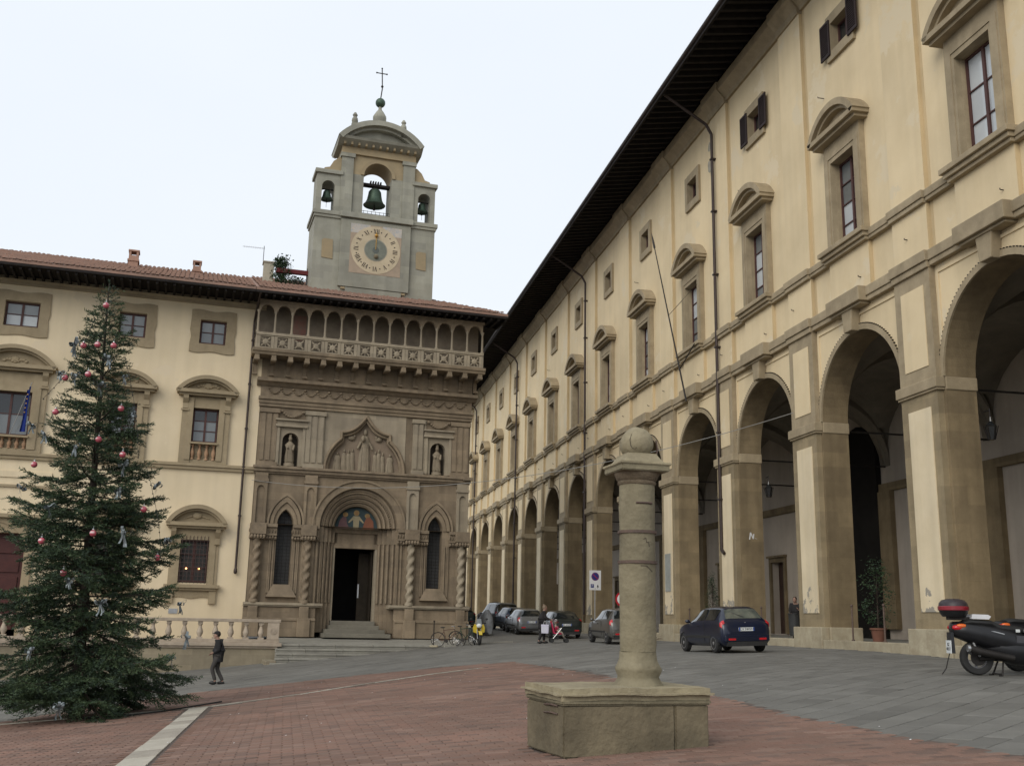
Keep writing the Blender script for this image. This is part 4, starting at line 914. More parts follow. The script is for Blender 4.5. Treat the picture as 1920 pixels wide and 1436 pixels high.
# ---------------------------------------------------------------- bell tower
zb2 = 13.6*K
UNIT[:] = [K, zb2]
TW_ = thing('clock_tower', 'grey bell tower with painted clock face, three open bell arches and a cross', 'tower', (OF.x, OF.y, zb2), ROTF)
def G(m_, name, mt, parent=None, sm=False, bev=0, kind=None):
    me = m_.mesh(name, mt, sm)
    if bev: bevel(me, bev)
    return link(name, me, parent or TW_, None, kind)
Y0, Y1 = -3.2, -1.0; TC = 5.55
m_ = MB(); m_.box(2.62, 8.50, Y0, Y1, 13.6, 18.72); G(m_, 'lower_stage', TST)
m_ = MB(); m_.box(3.85, 7.25, Y1+.001, Y1+.14, 15.35, 18.72); m_.box(4.2, 6.9, Y1+.14, Y1+.16, 14.9, 15.3); G(m_, 'clock_bay', TST)
m_ = MB(); m_.box(4.0, 7.1, Y1+.001, Y1+.1, 15.22, 15.32); G(m_, 'stone_ledge', TOC)
for a, b, c, d in ((7.55, 8.08, 16.65, 17.65), (3.0, 3.5, 16.6, 17.55)):
    m_ = MB(); r = random.Random(int(a*10)); m_.ex([(a, c), (b, c+.05), (b+.02, d-.08), (b-.1, d), (a+.03, d-.02)], Y1+.001, Y1+.03); G(m_, 'ochre_stone_patch', TOC)
m_ = MB()
for u in (8.2, 6.6, 4.5, 3.05): m_.box(u-.06, u+.06, Y1-.1, Y1+.004, 15.0, 15.12)
G(m_, 'putlog_holes', DARK, kind='stuff')
# clock
TE = mat('clock_cream_plaster', (.50, .42, .30), (.42, .35, .24), 2, bump=.1); CN = mat('clock_corner_terracotta', (.36, .28, .21), (.30, .24, .18), 3, bump=.1); CB_ = mat('clock_corner_blue', (.30, .33, .36), (.5, .42, .33), 8, bump=.1); CD = mat('clock_numeral_dark', (.05, .04, .035), (.07, .055, .045), 6, bump=0)
CU, CZ, CR = 5.53, 17.30, 1.20; yc = Y1+.15
m_ = MB(); m_.box(CU-1.24, CU+1.24, Y1+.14, yc, CZ-1.24, CZ+1.24); ck = G(m_, 'clock', CN)
for a, b in ((CU-1.24, CU-.3), (CU+.3, CU+1.24)): m_ = MB(); m_.box(a, b, yc+.001, yc+.003, CZ+.78, CZ+1.24); G(m_, 'corner_panel', CB_, ck)
def disc(r, y, name, mt, z=CZ, u=CU, n=40): q = MB(); q.ex([(u+r*math.cos(2*PI*i/n), z+r*math.sin(2*PI*i/n)) for i in range(n)], y-.01, y); return G(q, name, mt, ck)
disc(CR, yc+.012, 'clock_dial', TE); disc(.56, yc+.022, 'inner_rim', mat('clock_rim', (.30, .29, .24), (.25, .24, .2), 4)); disc(.52, yc+.03, 'inner_dial', mat('clock_inner_grey', (.19, .20, .165), (.14, .15, .125), 3, bump=.2)); disc(.16, yc+.04, 'dial_centre', mat('clock_centre', (.12, .14, .13), (.1, .11, .1), 4))
def stroke(m_, pts, w, y):   # stroke between two points in local x,z
    (x0, z0), (x1, z1) = pts; dx, dz = x1-x0, z1-z0; L = math.hypot(dx, dz) or 1; nx, nz = -dz/L*w/2, dx/L*w/2
    m_.ex([(x0+nx, z0+nz), (x1+nx, z1+nz), (x1-nx, z1-nz), (x0-nx, z0-nz)], y-.004, y)
ROM = ['XII', 'I', 'II', 'III', 'IV', 'V', 'VI', 'VII', 'VIII', 'IX', 'X', 'XI']
for h, rm in enumerate(ROM):
    a = R_(30*h); m_ = MB(); wds = {'I': .075, 'V': .15, 'X': .15}; tot = sum(wds[c] for c in rm); x = -tot/2; H = .115
    for c in rm:
        w = wds[c]; cx = x+w/2; segs_ = {'I': [((cx, -H), (cx, H), .036)], 'V': [((cx-.05, H), (cx, -H), .036), ((cx+.05, H), (cx, -H), .016)], 'X': [((cx-.05, H), (cx+.05, -H), .036), ((cx+.05, H), (cx-.05, -H), .016)]}[c]
        for p, q_, wd in segs_:
            P = []
            for (lx, lz) in (p, q_):
                rr = .95+lz; P.append((CU-(rr*math.sin(a)+lx*math.cos(a)), CZ+rr*math.cos(a)-lx*math.sin(a)))
            stroke(m_, P, wd, yc+.020)
        x += w
    G(m_, 'numeral', CD, ck)
for h in range(12):
    a = R_(30*h+15); m_ = MB(); m_.ex([(CU+.95*math.sin(a)+.035*math.cos(t_), CZ+.95*math.cos(a)+.035*math.sin(t_)) for t_ in [2*PI*i/8 for i in range(8)]], yc+.013, yc+.018); G(m_, 'dial_dot', CD, ck)
m_ = MB(); m_.sph((CU, yc+.08, CZ+.72), .09, 10, 6); m_.tube((CU, yc+.05, CZ+.02), (CU, yc+.05, CZ+.9), .018, n=5); G(m_, 'sun_hand', GILT, ck)
m_ = MB(); m_.sph((CU-.02, yc+.07, CZ-.33), .11, 10, 6); G(m_, 'moon_ball', mat('moon_ball_ochre', (.25, .2, .12), (.1, .09, .07), 8), ck)
# string cornice, belfry
m_ = MB(); m_.box(2.50, 8.62, Y0-.1, Y1+.12, 18.86, 19.06); m_.box(2.56, 8.56, Y0-.05, Y1+.07, 18.72, 18.86); m_.box(3.75, 7.32, Y1+.12, Y1+.26, 18.80, 19.065); G(m_, 'belfry_cornice', TST, bev=.02)
BY0, BY1 = -2.6, -1.05
for a, b in ((3.72, 4.30), (6.78, 7.36)): m_ = MB(); m_.box(a, b, BY0, BY1, 19.06, 22.2); G(m_, 'belfry_pier', TST)
for a, b in ((4.30, 4.84), (6.24, 6.78)): m_ = MB(); m_.box(a, b, BY0+.1, BY1-.1, 19.06, 21.2); G(m_, 'arch_jamb', TST)
m_ = MB(); m_.archwall(4.30, 6.78, 22.2, 5.54, .70, 21.2, BY0+.1, BY1-.1, 20); G(m_, 'belfry_arch', TOC)
m_ = MB(); m_.ring(5.54, 21.2, .70, .86, 0, PI, BY1-.099, BY1-.04, 18); G(m_, 'arch_moulding', TOC)
for u0, u1 in ((2.64, 3.72), (7.36, 8.50)):
    m_ = MB(); c = (u0+u1)/2+(.0); m_.archwall(u0, u1, 21.0, c, .31, 20.35, BY0+.3, BY1-.05, 14); m_.box(u0, c-.31, BY0+.3, BY1-.05, 19.06, 20.35); m_.box(c+.31, u1, BY0+.3, BY1-.05, 19.06, 20.35); G(m_, 'side_wing', TST)
    m_ = MB(); m_.box(u0-.1, u1+.1, BY0+.2, BY1+.06, 21.0, 21.2); G(m_, 'wing_cornice', TST, bev=.02)
    s_ = 1 if u0 > 5 else -1; e0 = u0 if s_ > 0 else u1; m_ = MB()
    pts = [(e0, 21.2), (e0+s_*.85, 21.2), (e0+s_*.8, 21.35), (e0+s_*.55, 21.42), (e0+s_*.38, 21.75), (e0+s_*.12, 21.98), (e0, 21.98)]
    m_.ex(pts if s_ < 0 else pts[::-1], BY0+.4, BY1-.15); G(m_, 'ruined_volute', TOC)
for a, b in ((3.66, 4.36), (6.72, 7.42)): m_ = MB(); m_.box(a, b, BY0-.05, BY1+.06, 22.0, 22.2); G(m_, 'pier_capital', TST)
m_ = MB(); m_.box(3.70, 7.38, BY0-.02, BY1+.02, 22.2, 22.55); G(m_, 'entablature', TOC)
m_ = MB(); m_.exx([(BY1-.02, 22.55), (BY1+.15, 22.6), (BY1+.45, 22.78), (BY1+.52, 22.9), (BY0-.52, 22.9), (BY0-.45, 22.78), (BY0-.15, 22.6), (BY0+.02, 22.55)], 3.45, 7.62); G(m_, 'crown_cornice', TST)
m_ = MB()
for i in range(11): u = 3.8+i*.35; m_.box(u-.05, u+.05, BY1+.0, BY1+.3, 22.56, 22.7)
G(m_, 'modillions', TOC, kind='stuff')
m_ = MB(); hw, rise = 2.12, 1.02; rr = (hw*hw+rise*rise)/(2*rise); cz = 22.9+rise-rr; an = math.asin(hw/rr)
m_.ring(TC-.02, cz, rr-.26, rr, PI/2-an, PI/2+an, BY0-.55, BY1+.55, 20); m_.ring(TC-.02, cz, rr-.4, rr-.26, PI/2-an*.85, PI/2+an*.85, BY0-.2, BY1+.3, 18)
m_.ex([(TC+(rr-.3)*math.sin(-an*.85+2*an*.85*i/12), max(22.9, cz+(rr-.3)*math.cos(-an*.85+2*an*.85*i/12))) for i in range(13)], BY0, BY1); G(m_, 'segmental_pediment', TST)
m_ = MB(); ym = (BY0+BY1)/2
m_.lathe([(.42, 23.8), (.40, 24.1), (.28, 24.25), (.34, 24.45), (.34, 24.6), (.2, 24.85), (.09, 25.0), (.08, 25.15)], (TC, ym+.3, 0), 12); G(m_, 'top_pedestal', TST, sm=40)
m_ = MB(); m_.sph((TC, ym+.3, 25.38), .25, 16, 10); G(m_, 'copper_ball', BRNZ, sm=True)
m_ = MB(); m_.tube((TC, ym+.3, 25.6), (TC-.06, ym+.3, 26.2), .03, n=6); m_.tube((TC-.06, ym+.3, 26.2), (TC, ym+.3, 27.3), .028, n=6); m_.tube((TC-.26, ym+.3, 27.02), (TC+.26, ym+.3, 27.02), .026, n=6)
for p in ((TC-.26, 27.02), (TC+.26, 27.02), (TC, 27.3)): m_.sph((p[0], ym+.3, p[1]), .045, 6, 4)
m_.sph((TC-.05, ym+.3, 26.3), .07, 8, 5); G(m_, 'cross', IRON)
for u in (TC-1.12, TC+1.32):
    m_ = MB(); m_.box(u-.15, u+.15, BY1, BY1+.3, 23.3, 23.75); m_.lathe([(.1, 23.75), (.16, 23.85), (.14, 24.0), (.08, 24.08), (.13, 24.18), (.05, 24.32)], (u, BY1+.15, 0), 10); G(m_, 'finial', TST, sm=40)
def bell(u, z, s, y):
    m_ = MB(); m_.lathe([(.05, .60), (.17, .585), (.225, .50), (.245, .35), (.28, .18), (.35, .04), (.40, 0), (.385, -.02), (.33, .02)], (0, 0, 0), 20)
    m_.v = [(a*s+u, b*s+y, c*s+z) for a, b, c in m_.v]; b_ = G(m_, 'bell', BRNZ, sm=40)
    m_ = MB(); m_.tube((u, y, z+.5*s), (u, y, z-.12*s), .02*s, n=5); m_.sph((u, y, z-.14*s), .06*s, 8, 5); G(m_, 'clapper', IRON, b_)
    return b_
bl = bell(5.56, 19.95, 1.38, -1.75)
m_ = MB(); m_.box(4.84, 6.24, -1.9, -1.6, 20.9, 21.02)
for i in range(5): m_.box(5.27+i*.125, 5.33+i*.125, -1.82, -1.6, 21.02, 21.17)
m_.box(5.42, 5.70, -1.83, -1.67, 20.72, 20.9); G(m_, 'bell_yoke', WOOD, bl)
for u in (3.18, 7.93):
    b_ = bell(u, 19.85, .78, -1.6); m_ = MB(); m_.tube((u-.32, -1.6, 20.38), (u+.32, -1.6, 20.38), .035, n=6); m_.tube((u, -1.6, 19.85), (u, -1.6, 19.45), .01, n=4); G(m_, 'bell_yoke', IRON, b_)
m_ = MB(); m_.tube((4.86, -1.3, 19.3), (6.22, -1.3, 19.3), .012, n=4); m_.tube((4.86, -1.3, 19.42), (6.22, -1.3, 19.42), .012, n=4)
for i in range(7): m_.tube((4.95+i*.2, -1.3, 19.06), (4.95+i*.2, -1.3, 19.45), .012, n=4)
G(m_, 'railing', IRON)

# ---------------------------------------------------------------- yellow palace on the left
zb = -1.3; zg = zb/K
UNIT[:] = [K, zb]
YP = thing('yellow_palace', 'yellow plastered palace with stone windows under curved pediments and a tiled roof with brick chimneys', 'building', (OF.x, OF.y, zb), ROTF)
def H(m_, name, mt, parent=None, sm=False, bev=0, kind=None):
    me = m_.mesh(name, mt, sm)
    if bev: bevel(me, bev)
    return link(name, me, parent or YP, None, kind)
UA, UB = 10.47, 33.
C3 = [12.72, 16.10, 20.50, 24.9, 28.3]
bigc = (20.50,)
holes = []
for c in C3:
    holes.append((c-.56, c+.56, 11.68, 12.78) if c not in bigc else (c-.68, c+.68, 11.68, 12.78))
    holes.append((c-.54, c+.54, 7.27, 8.78) if c not in bigc else (c-.80, c+.80, 7.05, 8.9))
    holes.append((c-.58, c+.58, 1.33, 3.12) if c not in bigc else (c-1.2, c+1.2, zg+.01, 3.1))
m_ = MB(); m_.wall(UA, UB, zg, 14.0, -.6, -.03, holes); wo_ = H(m_, 'wall', [YEL2, YST])
for p in wo_.data.polygons:
    if abs(p.normal.y) < .5 and UA*K+.1 < p.center.x < UB*K-.1 and p.center.z < 16.2: p.material_index = 1
m_ = MB(); m_.box(UA, UB, -9, -8.6, zg, 14); m_.box(UB-.5, UB, -8.6, -.6, zg, 14); m_.box(UA, UA+.3, -8.6, -.6, zg, 14); H(m_, 'rear_walls', YEL2)
m_ = MB(); m_.box(UA+.02, UB-.6, -2.2, -2.0, zg, 13.9); H(m_, 'dark_rooms', DARK)
m_ = MB(); m_.box(UA+.06, UB, -.1, .14, 6.24, 6.36); m_.box(UA+.06, UB, -.1, .08, 6.10, 6.24); H(m_, 'string_course', YST)
m_ = MB(); m_.box(UA+.02, UB, -.1, .06, 13.48, 13.60); m_.exx([(-.1, 13.60), (.08, 13.60), (.14, 13.70), (-.1, 13.72)], UA+.02, UB); H(m_, 'eave_cornice', YST)
def ysash(c, w, z0, z1, nx, nz, glass, y=-.22, t=.06, nm='window'):
    sm_, pn = sashes(c, w, z0, z1, y, nx, nz, t); o = H(sm_, nm, SASH)
    for i, p in enumerate(pn): link('pane', pane_mesh(p, y, glass[i % len(glass)]), o)
    return o
for c in C3:
    big = c in bigc
    # attic window
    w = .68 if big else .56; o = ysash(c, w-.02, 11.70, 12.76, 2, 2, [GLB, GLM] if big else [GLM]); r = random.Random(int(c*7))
    m_ = MB(); hw = w+.40; zt, zz = 13.2, 11.30
    def wavy(a, b, z, amp, n=12): return [(a+(b-a)*i/n, z+amp*(math.sin(PI*i/n*3)*.6)) for i in range(n+1)]
    m_.ex(list(reversed([(c-hw, 12.78)]+wavy(c-hw, c+hw, zt, .06)+[(c+hw, 12.78)])), -.029, .03)
    m_.ex(([(c+hw, 11.68)]+wavy(c+hw, c-hw, zz, -.06)+[(c-hw, 11.68)])[::-1], -.029, .03)
    for s_ in (-1, 1): m_.ex([(c+s_*w, 11.68), (c+s_*(hw), 11.68), (c+s_*(hw-.04), 12.0), (c+s_*(hw+.02), 12.3), (c+s_*(hw), 12.78), (c+s_*w, 12.78)][::(-1 if s_ > 0 else 1)][::-1] if s_ > 0 else [(c+s_*w, 11.68), (c+s_*w, 12.78), (c+s_*hw, 12.78), (c+s_*(hw+.02), 12.3), (c+s_*(hw-.04), 12.0), (c+s_*hw, 11.68)][::-1], -.029, .03)
    H(m_, 'surround', YST, o)
    # piano nobile
    w = .80 if big else .54; hb = 1.35 if big else 1.0; z1 = 8.9 if big else 8.78; z0 = 7.05 if big else 7.27
    o = ysash(c, w-.02, z0+.02, z1-.02, 2, 3 if not big else 2, [GLM, GLM, GLD] if not big else [GLM, GLD], nm='window')
    m_ = MB(); pz = 9.45 if not big else 9.9
    m_.box(c-hb, c-w, -.029, .10, 6.37, pz-.2); m_.box(c+w, c+hb, -.029, .10, 6.37, pz-.2); m_.box(c-w, c+w, -.029, .08, z1, pz-.2)
    m_.box(c-hb+.22, c-w, .10, .14, 6.5, pz-.25); m_.box(c+w, c+hb-.22, .10, .14, 6.5, pz-.25); m_.box(c-w, c+w, -.029, .06, 6.37, 6.52); m_.box(c-w-.04, c+w+.04, -.029, .24, z0-.08, z0)
    for s_ in (-1, 1): m_.exx([(.1, pz-.75), (.16, pz-.72), (.14, pz-.5), (.3, pz-.3), (.32, pz-.1), (.1, pz-.1)], *sorted((c+s_*(hb-.22), c+s_*(hb+.0)))); m_.box(*sorted((c+s_*(hb-.28), c+s_*(hb+.06))), .1, .18, pz-.82, pz-.75)
    m_.box(c-w, c+w, -.20, -.03, 6.4, z0-.08)
    H(m_, 'surround', YST, o)
    pd = pediment(c, hb+.32, pz+.06, .68 if not big else .85, .46, .17); H(pd, 'pediment', YST, o)
    m_ = MB(); r = random.Random(int(c*3)); 
    for i in range(9): t_ = -1+.25*i; m_.ell((c+t_*.42, .14, pz+.28-.05*math.cos(t_*5)), .08, .04, .06, 6, 4)
    m_.ell((c, .15, pz+.34), .16, .05, .12, 8, 5); H(m_, 'carved_mask', YST, o)
    nb_ = 4 if not big else 6; q = MB(); q.lathe([(.075, 0), (.075, .06), (.045, .09), (.085, .25), (.09, .33), (.045, .50), (.04, .58), (.07, .63), (.075, .70)], n=10); 
    for i in range(nb_):
        u = c-w+.1+(2*w-.2)*i/(nb_-1) if not big else c-w+.1+(2*w-.2)*i/(nb_-1); q2 = MB(); q2.v = [(a+u, b+.02, cc*(z0-.08-6.52)/.70+6.52) for a, b, cc in q.v]; q2.f = q.f[:]; q2.m = q.m[:]; H(q2, 'baluster', mat('terracotta_baluster', (.36, .22, .13), (.3, .19, .12), 4, bump=.2), o, sm=50)
    # ground floor
    if not big:
        o = ysash(c, .56, 1.35, 3.10, 2, 3, [LEADG])
        m_ = MB(); m_.box(c-.86, c-.58, -.029, .06, 1.25, 3.55); m_.box(c+.58, c+.86, -.029, .06, 1.25, 3.55); m_.box(c-.58, c+.58, -.029, .06, 3.12, 3.55)
        m_.box(c-.98, c-.86, -.029, .03, 1.25, 3.5); m_.box(c+.86, c+.98, -.029, .03, 1.25, 3.5); m_.box(c-1.12, c+1.12, -.029, .26, 1.12, 1.25); m_.box(c-1.02, c+1.02, -.029, .16, 1.02, 1.12)
        m_.box(c-1.0, c-.72, -.029, .1, .48, 1.02); m_.box(c+.72, c+1.0, -.029, .1, .48, 1.02); m_.ex(wavy(c+.72, c-.72, .72, .05)[::1]+[(c-.72, 1.02), (c+.72, 1.02)], -.029, .03)
        for s_ in (-1, 1): m_.exx([(.06, 2.9), (.12, 2.95), (.12, 3.2), (.28, 3.45), (.28, 3.6), (.06, 3.6)], *sorted((c+s_*.80, c+s_*1.0)))
        H(m_, 'surround', YST, o)
        pd = pediment(c, 1.26, 3.80, .78, .44, .17); H(pd, 'pediment', YST, o)
        m_ = MB(); m_.ell((c, .15, 4.12), .20, .06, .13, 10, 6); m_.tube((c-.2, .13, 4.1), (c-.5, .12, 4.0), .05, .03, 6); m_.tube((c+.2, .13, 4.1), (c+.5, .12, 4.0), .05, .03, 6); H(m_, 'carved_shell', YST, o)
        m_ = MB()
        for i in range(8): x = c-.52+i*1.04/7; m_.tube((x, .10, 1.3), (x, .10, 3.22), .013, n=5); m_.tube((x, .1, 3.22), (x-.03, .12, 3.3), .02, .002, n=5)
        for i in range(10): z = 1.42+i*.185; m_.tube((c-.58, .10, z), (c+.58, .10, z), .012, n=5)
        H(m_, 'iron_grille', mat('rusty_grille', (.09, .06, .055), (.06, .045, .04), 8, rough=.6, metal=.4), o)
        if c < 13:
            for dx in (.27, -.24): m_ = MB(); m_.sph((c+dx, -.10, 1.92), .035, 8, 6); H(m_, 'lit_lamp', MATS.get('warm_lamp') or emis('warm_lamp', (1, .42, .16), 5), o, sm=True)
        if c < 13: [o_ for o_ in []]
    else:
        m_ = MB(); m_.box(c-1.2, c+1.2, -.42, -.34, zg+.4, 3.1)
        o = H(m_, 'arched_door', mat('dark_red_door', (.075, .022, .018), (.05, .016, .015), 3, rough=.5, bump=.15))
        for i in range(2):
            for j in range(5): q = MB(); x = c-1.1+i*1.2; q.box(x+.08, x+.95, -.34, -.29, -.7+j*.75, -.12+j*.75); H(q, 'door_panel', MATS['dark_red_door'], o, bev=.01)
        m_ = MB(); m_.box(c-1.5, c-1.2, -.029, .1, zg, 3.1); m_.box(c+1.2, c+1.5, -.029, .1, zg, 3.1); m_.ring(c, 2.3, 1.22, 1.52, R_(20), R_(160), -.029, .12, 16); m_.box(c-1.5, c+1.5, -.029, .07, 3.1, 3.7); m_.box(c-1.7, c+1.7, -.029, .3, 3.7, 3.85); H(m_, 'surround', YST, o)
# inscription band
m_ = MB(); m_.box(18.6, 22.4, -.029, .02, 5.35, 5.6); H(m_, 'inscription_band', YEL2)
m_ = MB(); m_.box(18.5, 22.5, -.029, .05, 4.95, 5.05); H(m_, 'thin_moulding', YST)
tiled_roof(YP, 11.12, UB+.4, OH, EZ+.0, .365, 5.6)
m_ = MB(); m_.exx([(.0, 13.86), (OH-.02, 13.82), (OH-.02, EZ-.13), (0, 14.4)], 11.12, UB+.4); m_.exx([(-9, 14.1), (.0, 14.1), (0, 14.3), (-9, 14.3)], 11.12, UB); H(m_, 'eave_boards', WOOD)
RM3 = RM2
for i in range(62): link('rafter', RM2, YP, ((11.3+i*.355)*K, 0, (14.0*K-zb)-(14.0*K+1.0)))
m_ = MB(); m_.box(11.12, UB+.4, OH-.1, OH, 13.80, 13.90); H(m_, 'fascia', WOOD)
m_ = MB(); m_.path([(10.9, OH-.05, 13.8), (10.95, .6, 13.3), (10.98, .10, 12.9), (10.98, .10, 2.0)], .05, 8)
for z in (12, 10, 8, 6.3, 4.2): m_.box(10.91, 11.05, -.02, .16, z, z+.05)
m_.lathe([(.045, -.25), (.075, -.2), (.075, -.1), (.05, 0)], (10.98, .10, 2.0), 8); H(m_, 'downpipe', PIPE, sm=40)
CHM = mat('brick_chimney', (.38, .23, .17), (.28, .17, .13), 4, bump=.5, fine=12)
for u, z0, z1, n_, w in ((16.5, 15.2, 16.55, -3, .26), (13.65, 15.2, 16.38, -3, .22)):
    m_ = MB(); m_.box(u-w*.8, u+w*.8, n_-.25, n_+.25, z0, z1-.28); m_.box(u-w, u+w, n_-.3, n_+.3, z1-.55, z1-.46); m_.box(u-w*.95, u+w*.95, n_-.28, n_+.28, z1-.08, z1)
    for s_ in (-1, 1): m_.box(*sorted((u+s_*w*.8, u+s_*w*.45)), n_-.25, n_+.25, z1-.28, z1-.08)
    H(m_, 'chimney', CHM, bev=.01)
m_ = MB(); m_.box(10.10, 10.58, -3.3, -2.8, 15.2, 16.72); m_.box(10.05, 10.63, -3.35, -2.75, 16.72, 16.78)
UNIT[:] = [K, -1.0]; F(m_, 'plastered_chimney', mat('pale_chimney_plaster', (.45, .41, .32), (.36, .33, .26), 3)); UNIT[:] = [K, zb]
m_ = MB()   # tiny plaque by the terrace
m_.box(13.2, 13.55, -.029, .0, .06, .26); H(m_, 'small_plaque', CHR)
UNIT[:] = [1, 0]
# antenna, roof-terrace plants
a0 = W_F(10.62, -3.0, 16.7); t = thing('antenna', 'thin television antenna beside the pale chimney', 'antenna', tuple(a0), ROTF)
m_ = MB(); m_.tube((0, 0, 0), (0, 0, 1.1), .02, n=5); m_.build('mast', IRON, t)
m_ = MB(); m_.tube((-.05, 0, .95), (1.25, 0, .93), .015, n=5)
for i in range(9): m_.tube((.1+i*.13, -.2, .94), (.1+i*.13, .2, .94), .006, n=4)
m_.build('boom', CHR, t)
# ---------------------------------------------------------------- terrace wall with balustrade, and the steps
zb = -3.6
UNIT[:] = [K, zb]
TR = thing('balustrade_terrace', 'raised stone terrace with a pale balustrade in front of the yellow palace', 'balustrade', (OF.x, OF.y, zb), ROTF)
zg = zb/K; TN = 4.0; T0, T1 = 9.35, 30.
WST = mat('terrace_wall_stone', (.33, .285, .20), (.25, .21, .145), 1.2, bump=.4, streak=.1, fine=16, blocks=(1.1, .45, .8, 'z'))
def A_(m_, name, mt, parent=None, sm=False, bev=0, kind=None):
    me = m_.mesh(name, mt, sm)
    if bev: bevel(me, bev)
    return link(name, me, parent or TR, None, kind)
m_ = MB(); m_.box(T0+.12, T1, .02, TN, zg, -1.12); A_(m_, 'terrace_wall', WST)
m_ = MB(); m_.box(T0-.1, T1, .02, TN+.14, -1.12, -.99); m_.box(T0+.05, T1, TN, TN+.07, -1.2, -1.12); A_(m_, 'coping', BALU, bev=.02)
m_ = MB(); m_.box(T0+.0, T1, TN-.24, TN+.0, -.99, -.86); A_(m_, 'base_rail', BALU, bev=.015)
m_ = MB(); m_.box(T0-.03, T1, TN-.26, TN+.03, -.22, -.10); A_(m_, 'top_rail', BALU, bev=.02)
q = MB(); q.box(-.11, .11, -.11, .11, 0, .07); q.lathe([(.06, .07), (.07, .10), (.115, .2), (.12, .26), (.075, .40), (.055, .48), (.085, .53), (.085, .56)], n=12); q.box(-.09, .09, -.09, .09, .56, .64)
q.v = [(a, b+TN-.12, c-.86) for a, b, c in q.v]; BM_ = q.mesh('baluster', BALU, 40)
n_b = 0; u = 10.05
while u < 29.5:
    if n_b % 13 == 12: m_ = MB(); m_.box(u-.2, u+.2, TN-.26, TN+.0, -.86, -.22); A_(m_, 'rail_pier', BALU)
    else: link('baluster', BM_, TR, (u*K, 0, 0))
    u += .572; n_b += 1
m_ = MB(); m_.box(T0+.02, T0+.46, TN-.25, TN+.01, -.86, -.22); pr_ = A_(m_, 'end_pier', BALU, bev=.01)
m_ = MB(); m_.ring(T0+.24, -.54, .08, .13, 0, 2*PI, TN+.01, TN+.03, 16); m_.ex([(T0+.24+.06*math.cos(2*PI*i/10), -.54+.09*math.sin(2*PI*i/10)) for i in range(10)], TN+.01, TN+.04); A_(m_, 'carved_shield', BALU, pr_)
ST = thing('stone_steps', 'broad low flight of grey stone steps below the brown palace doorway', 'steps', (OF.x, OF.y, -3.0), ROTF)
UNIT[:] = [K, -3.0]
m_ = MB(); P_u0, P_u1 = -.6, T0+.11
m_.add([(P_u0, .0, -.84), (P_u1, .0, -.84), (P_u1, 3.55, -1.02), (P_u0, 3.55, -1.02), (P_u0, 0, -2.4), (P_u1, 0, -2.4), (P_u1, 3.55, -2.4), (P_u0, 3.55, -2.4)], [(0, 3, 2, 1), (4, 5, 6, 7), (0, 1, 5, 4), (1, 2, 6, 5), (2, 3, 7, 6), (3, 0, 4, 7)])
me = m_.mesh('landing', STEP); link('landing', me, ST)
for i in range(5):
    z = -1.02-.163*i; y = 3.55+.42*i; ul = T0+.12+(.0, .02, .05, .1, .32)[i]
    x = P_u0
    r = random.Random(i); 
    while x < ul-.3:
        L = min(r.uniform(1.1, 1.9), ul-x); 
        if ul-(x+L) < .5: L = ul-x
        m_ = MB(); m_.box(x+.004, x+L-.004, y-.02, y+.40, z-.16, z-(.0 if i == 0 else 0)); m_.box(x+.004, x+L-.004, y+.40, y+.44, z-.07, z)
        me = bevel(m_.mesh('step_stone', STEP), .015); link('step_stone', me, ST); x += L
m_ = MB(); m_.box(T0+.2, T0+.62, 4.1, 5.5, -2.4, -1.60); me = bevel(m_.mesh('end_block', WST), .04); link('end_block', me, ST)
UNIT[:] = [1, 0]

# ---------------------------------------------------------------- stone well with its column
wa = R_(18.5); wz = gzf(1.3, 13.75)-.04
WL = thing('stone_well', 'old sandstone well block with a banded column topped by a stone ball', 'monument', (1.36, 13.42, wz), wa)
def rough(me, amp, sc=3.0, sub=0):
    from mathutils import noise
    if sub:
        bm = bmesh.new(); bm.from_mesh(me); bmesh.ops.subdivide_edges(bm, edges=bm.edges[:], cuts=sub, use_grid_fill=True); bm.to_mesh(me); bm.free()
    for v_ in me.vertices:
        p = v_.co*sc; d = Vector((noise.noise(p), noise.noise(p+Vector((7, 3, 1))), noise.noise(p+Vector((2, 9, 5)))))
        v_.co += d*amp+d*amp*.0
    me.update()
def gridbox(x0, x1, y0, y1, z0, z1, nx, ny, nz_, r=.03):
    bm = bmesh.new(); bmesh.ops.create_cube(bm, size=1)
    for v_ in bm.verts: v_.co = Vector((x0+(v_.co.x+.5)*(x1-x0), y0+(v_.co.y+.5)*(y1-y0), z0+(v_.co.z+.5)*(z1-z0)))
    bmesh.ops.bevel(bm, geom=bm.edges[:], offset=r, segments=2, affect='EDGES')
    for ax, a, b, n in ((0, x0, x1, nx), (1, y0, y1, ny), (2, z0, z1, nz_)):
        for i in range(1, n):
            co = [0, 0, 0]; co[ax] = a+(b-a)*i/n; no = [0, 0, 0]; no[ax] = 1
            bmesh.ops.bisect_plane(bm, geom=bm.verts[:]+bm.edges[:]+bm.faces[:], plane_co=co, plane_no=no)
    me = bpy.data.meshes.new('b'); bm.to_mesh(me); bm.free(); me.polygons.foreach_set('use_smooth', [True]*len(me.polygons)); me.set_sharp_from_angle(angle=R_(40)); return me
HX, HY, HH = .94, .62, .70
for (a, b) in ((-HX, .48), (.486, HX)):
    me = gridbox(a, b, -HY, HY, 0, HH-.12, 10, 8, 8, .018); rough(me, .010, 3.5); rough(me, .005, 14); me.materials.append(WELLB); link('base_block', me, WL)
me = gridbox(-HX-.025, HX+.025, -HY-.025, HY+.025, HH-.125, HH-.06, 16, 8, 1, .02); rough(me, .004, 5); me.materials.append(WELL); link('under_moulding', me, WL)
me = gridbox(-HX-.09, HX+.07, -HY-.07, HY+.07, HH-.07, HH+.07, 30, 16, 3, .06); rough(me, .014, 2.5); rough(me, .007, 9); me.materials.append(WELLT); link('top_slab', me, WL)
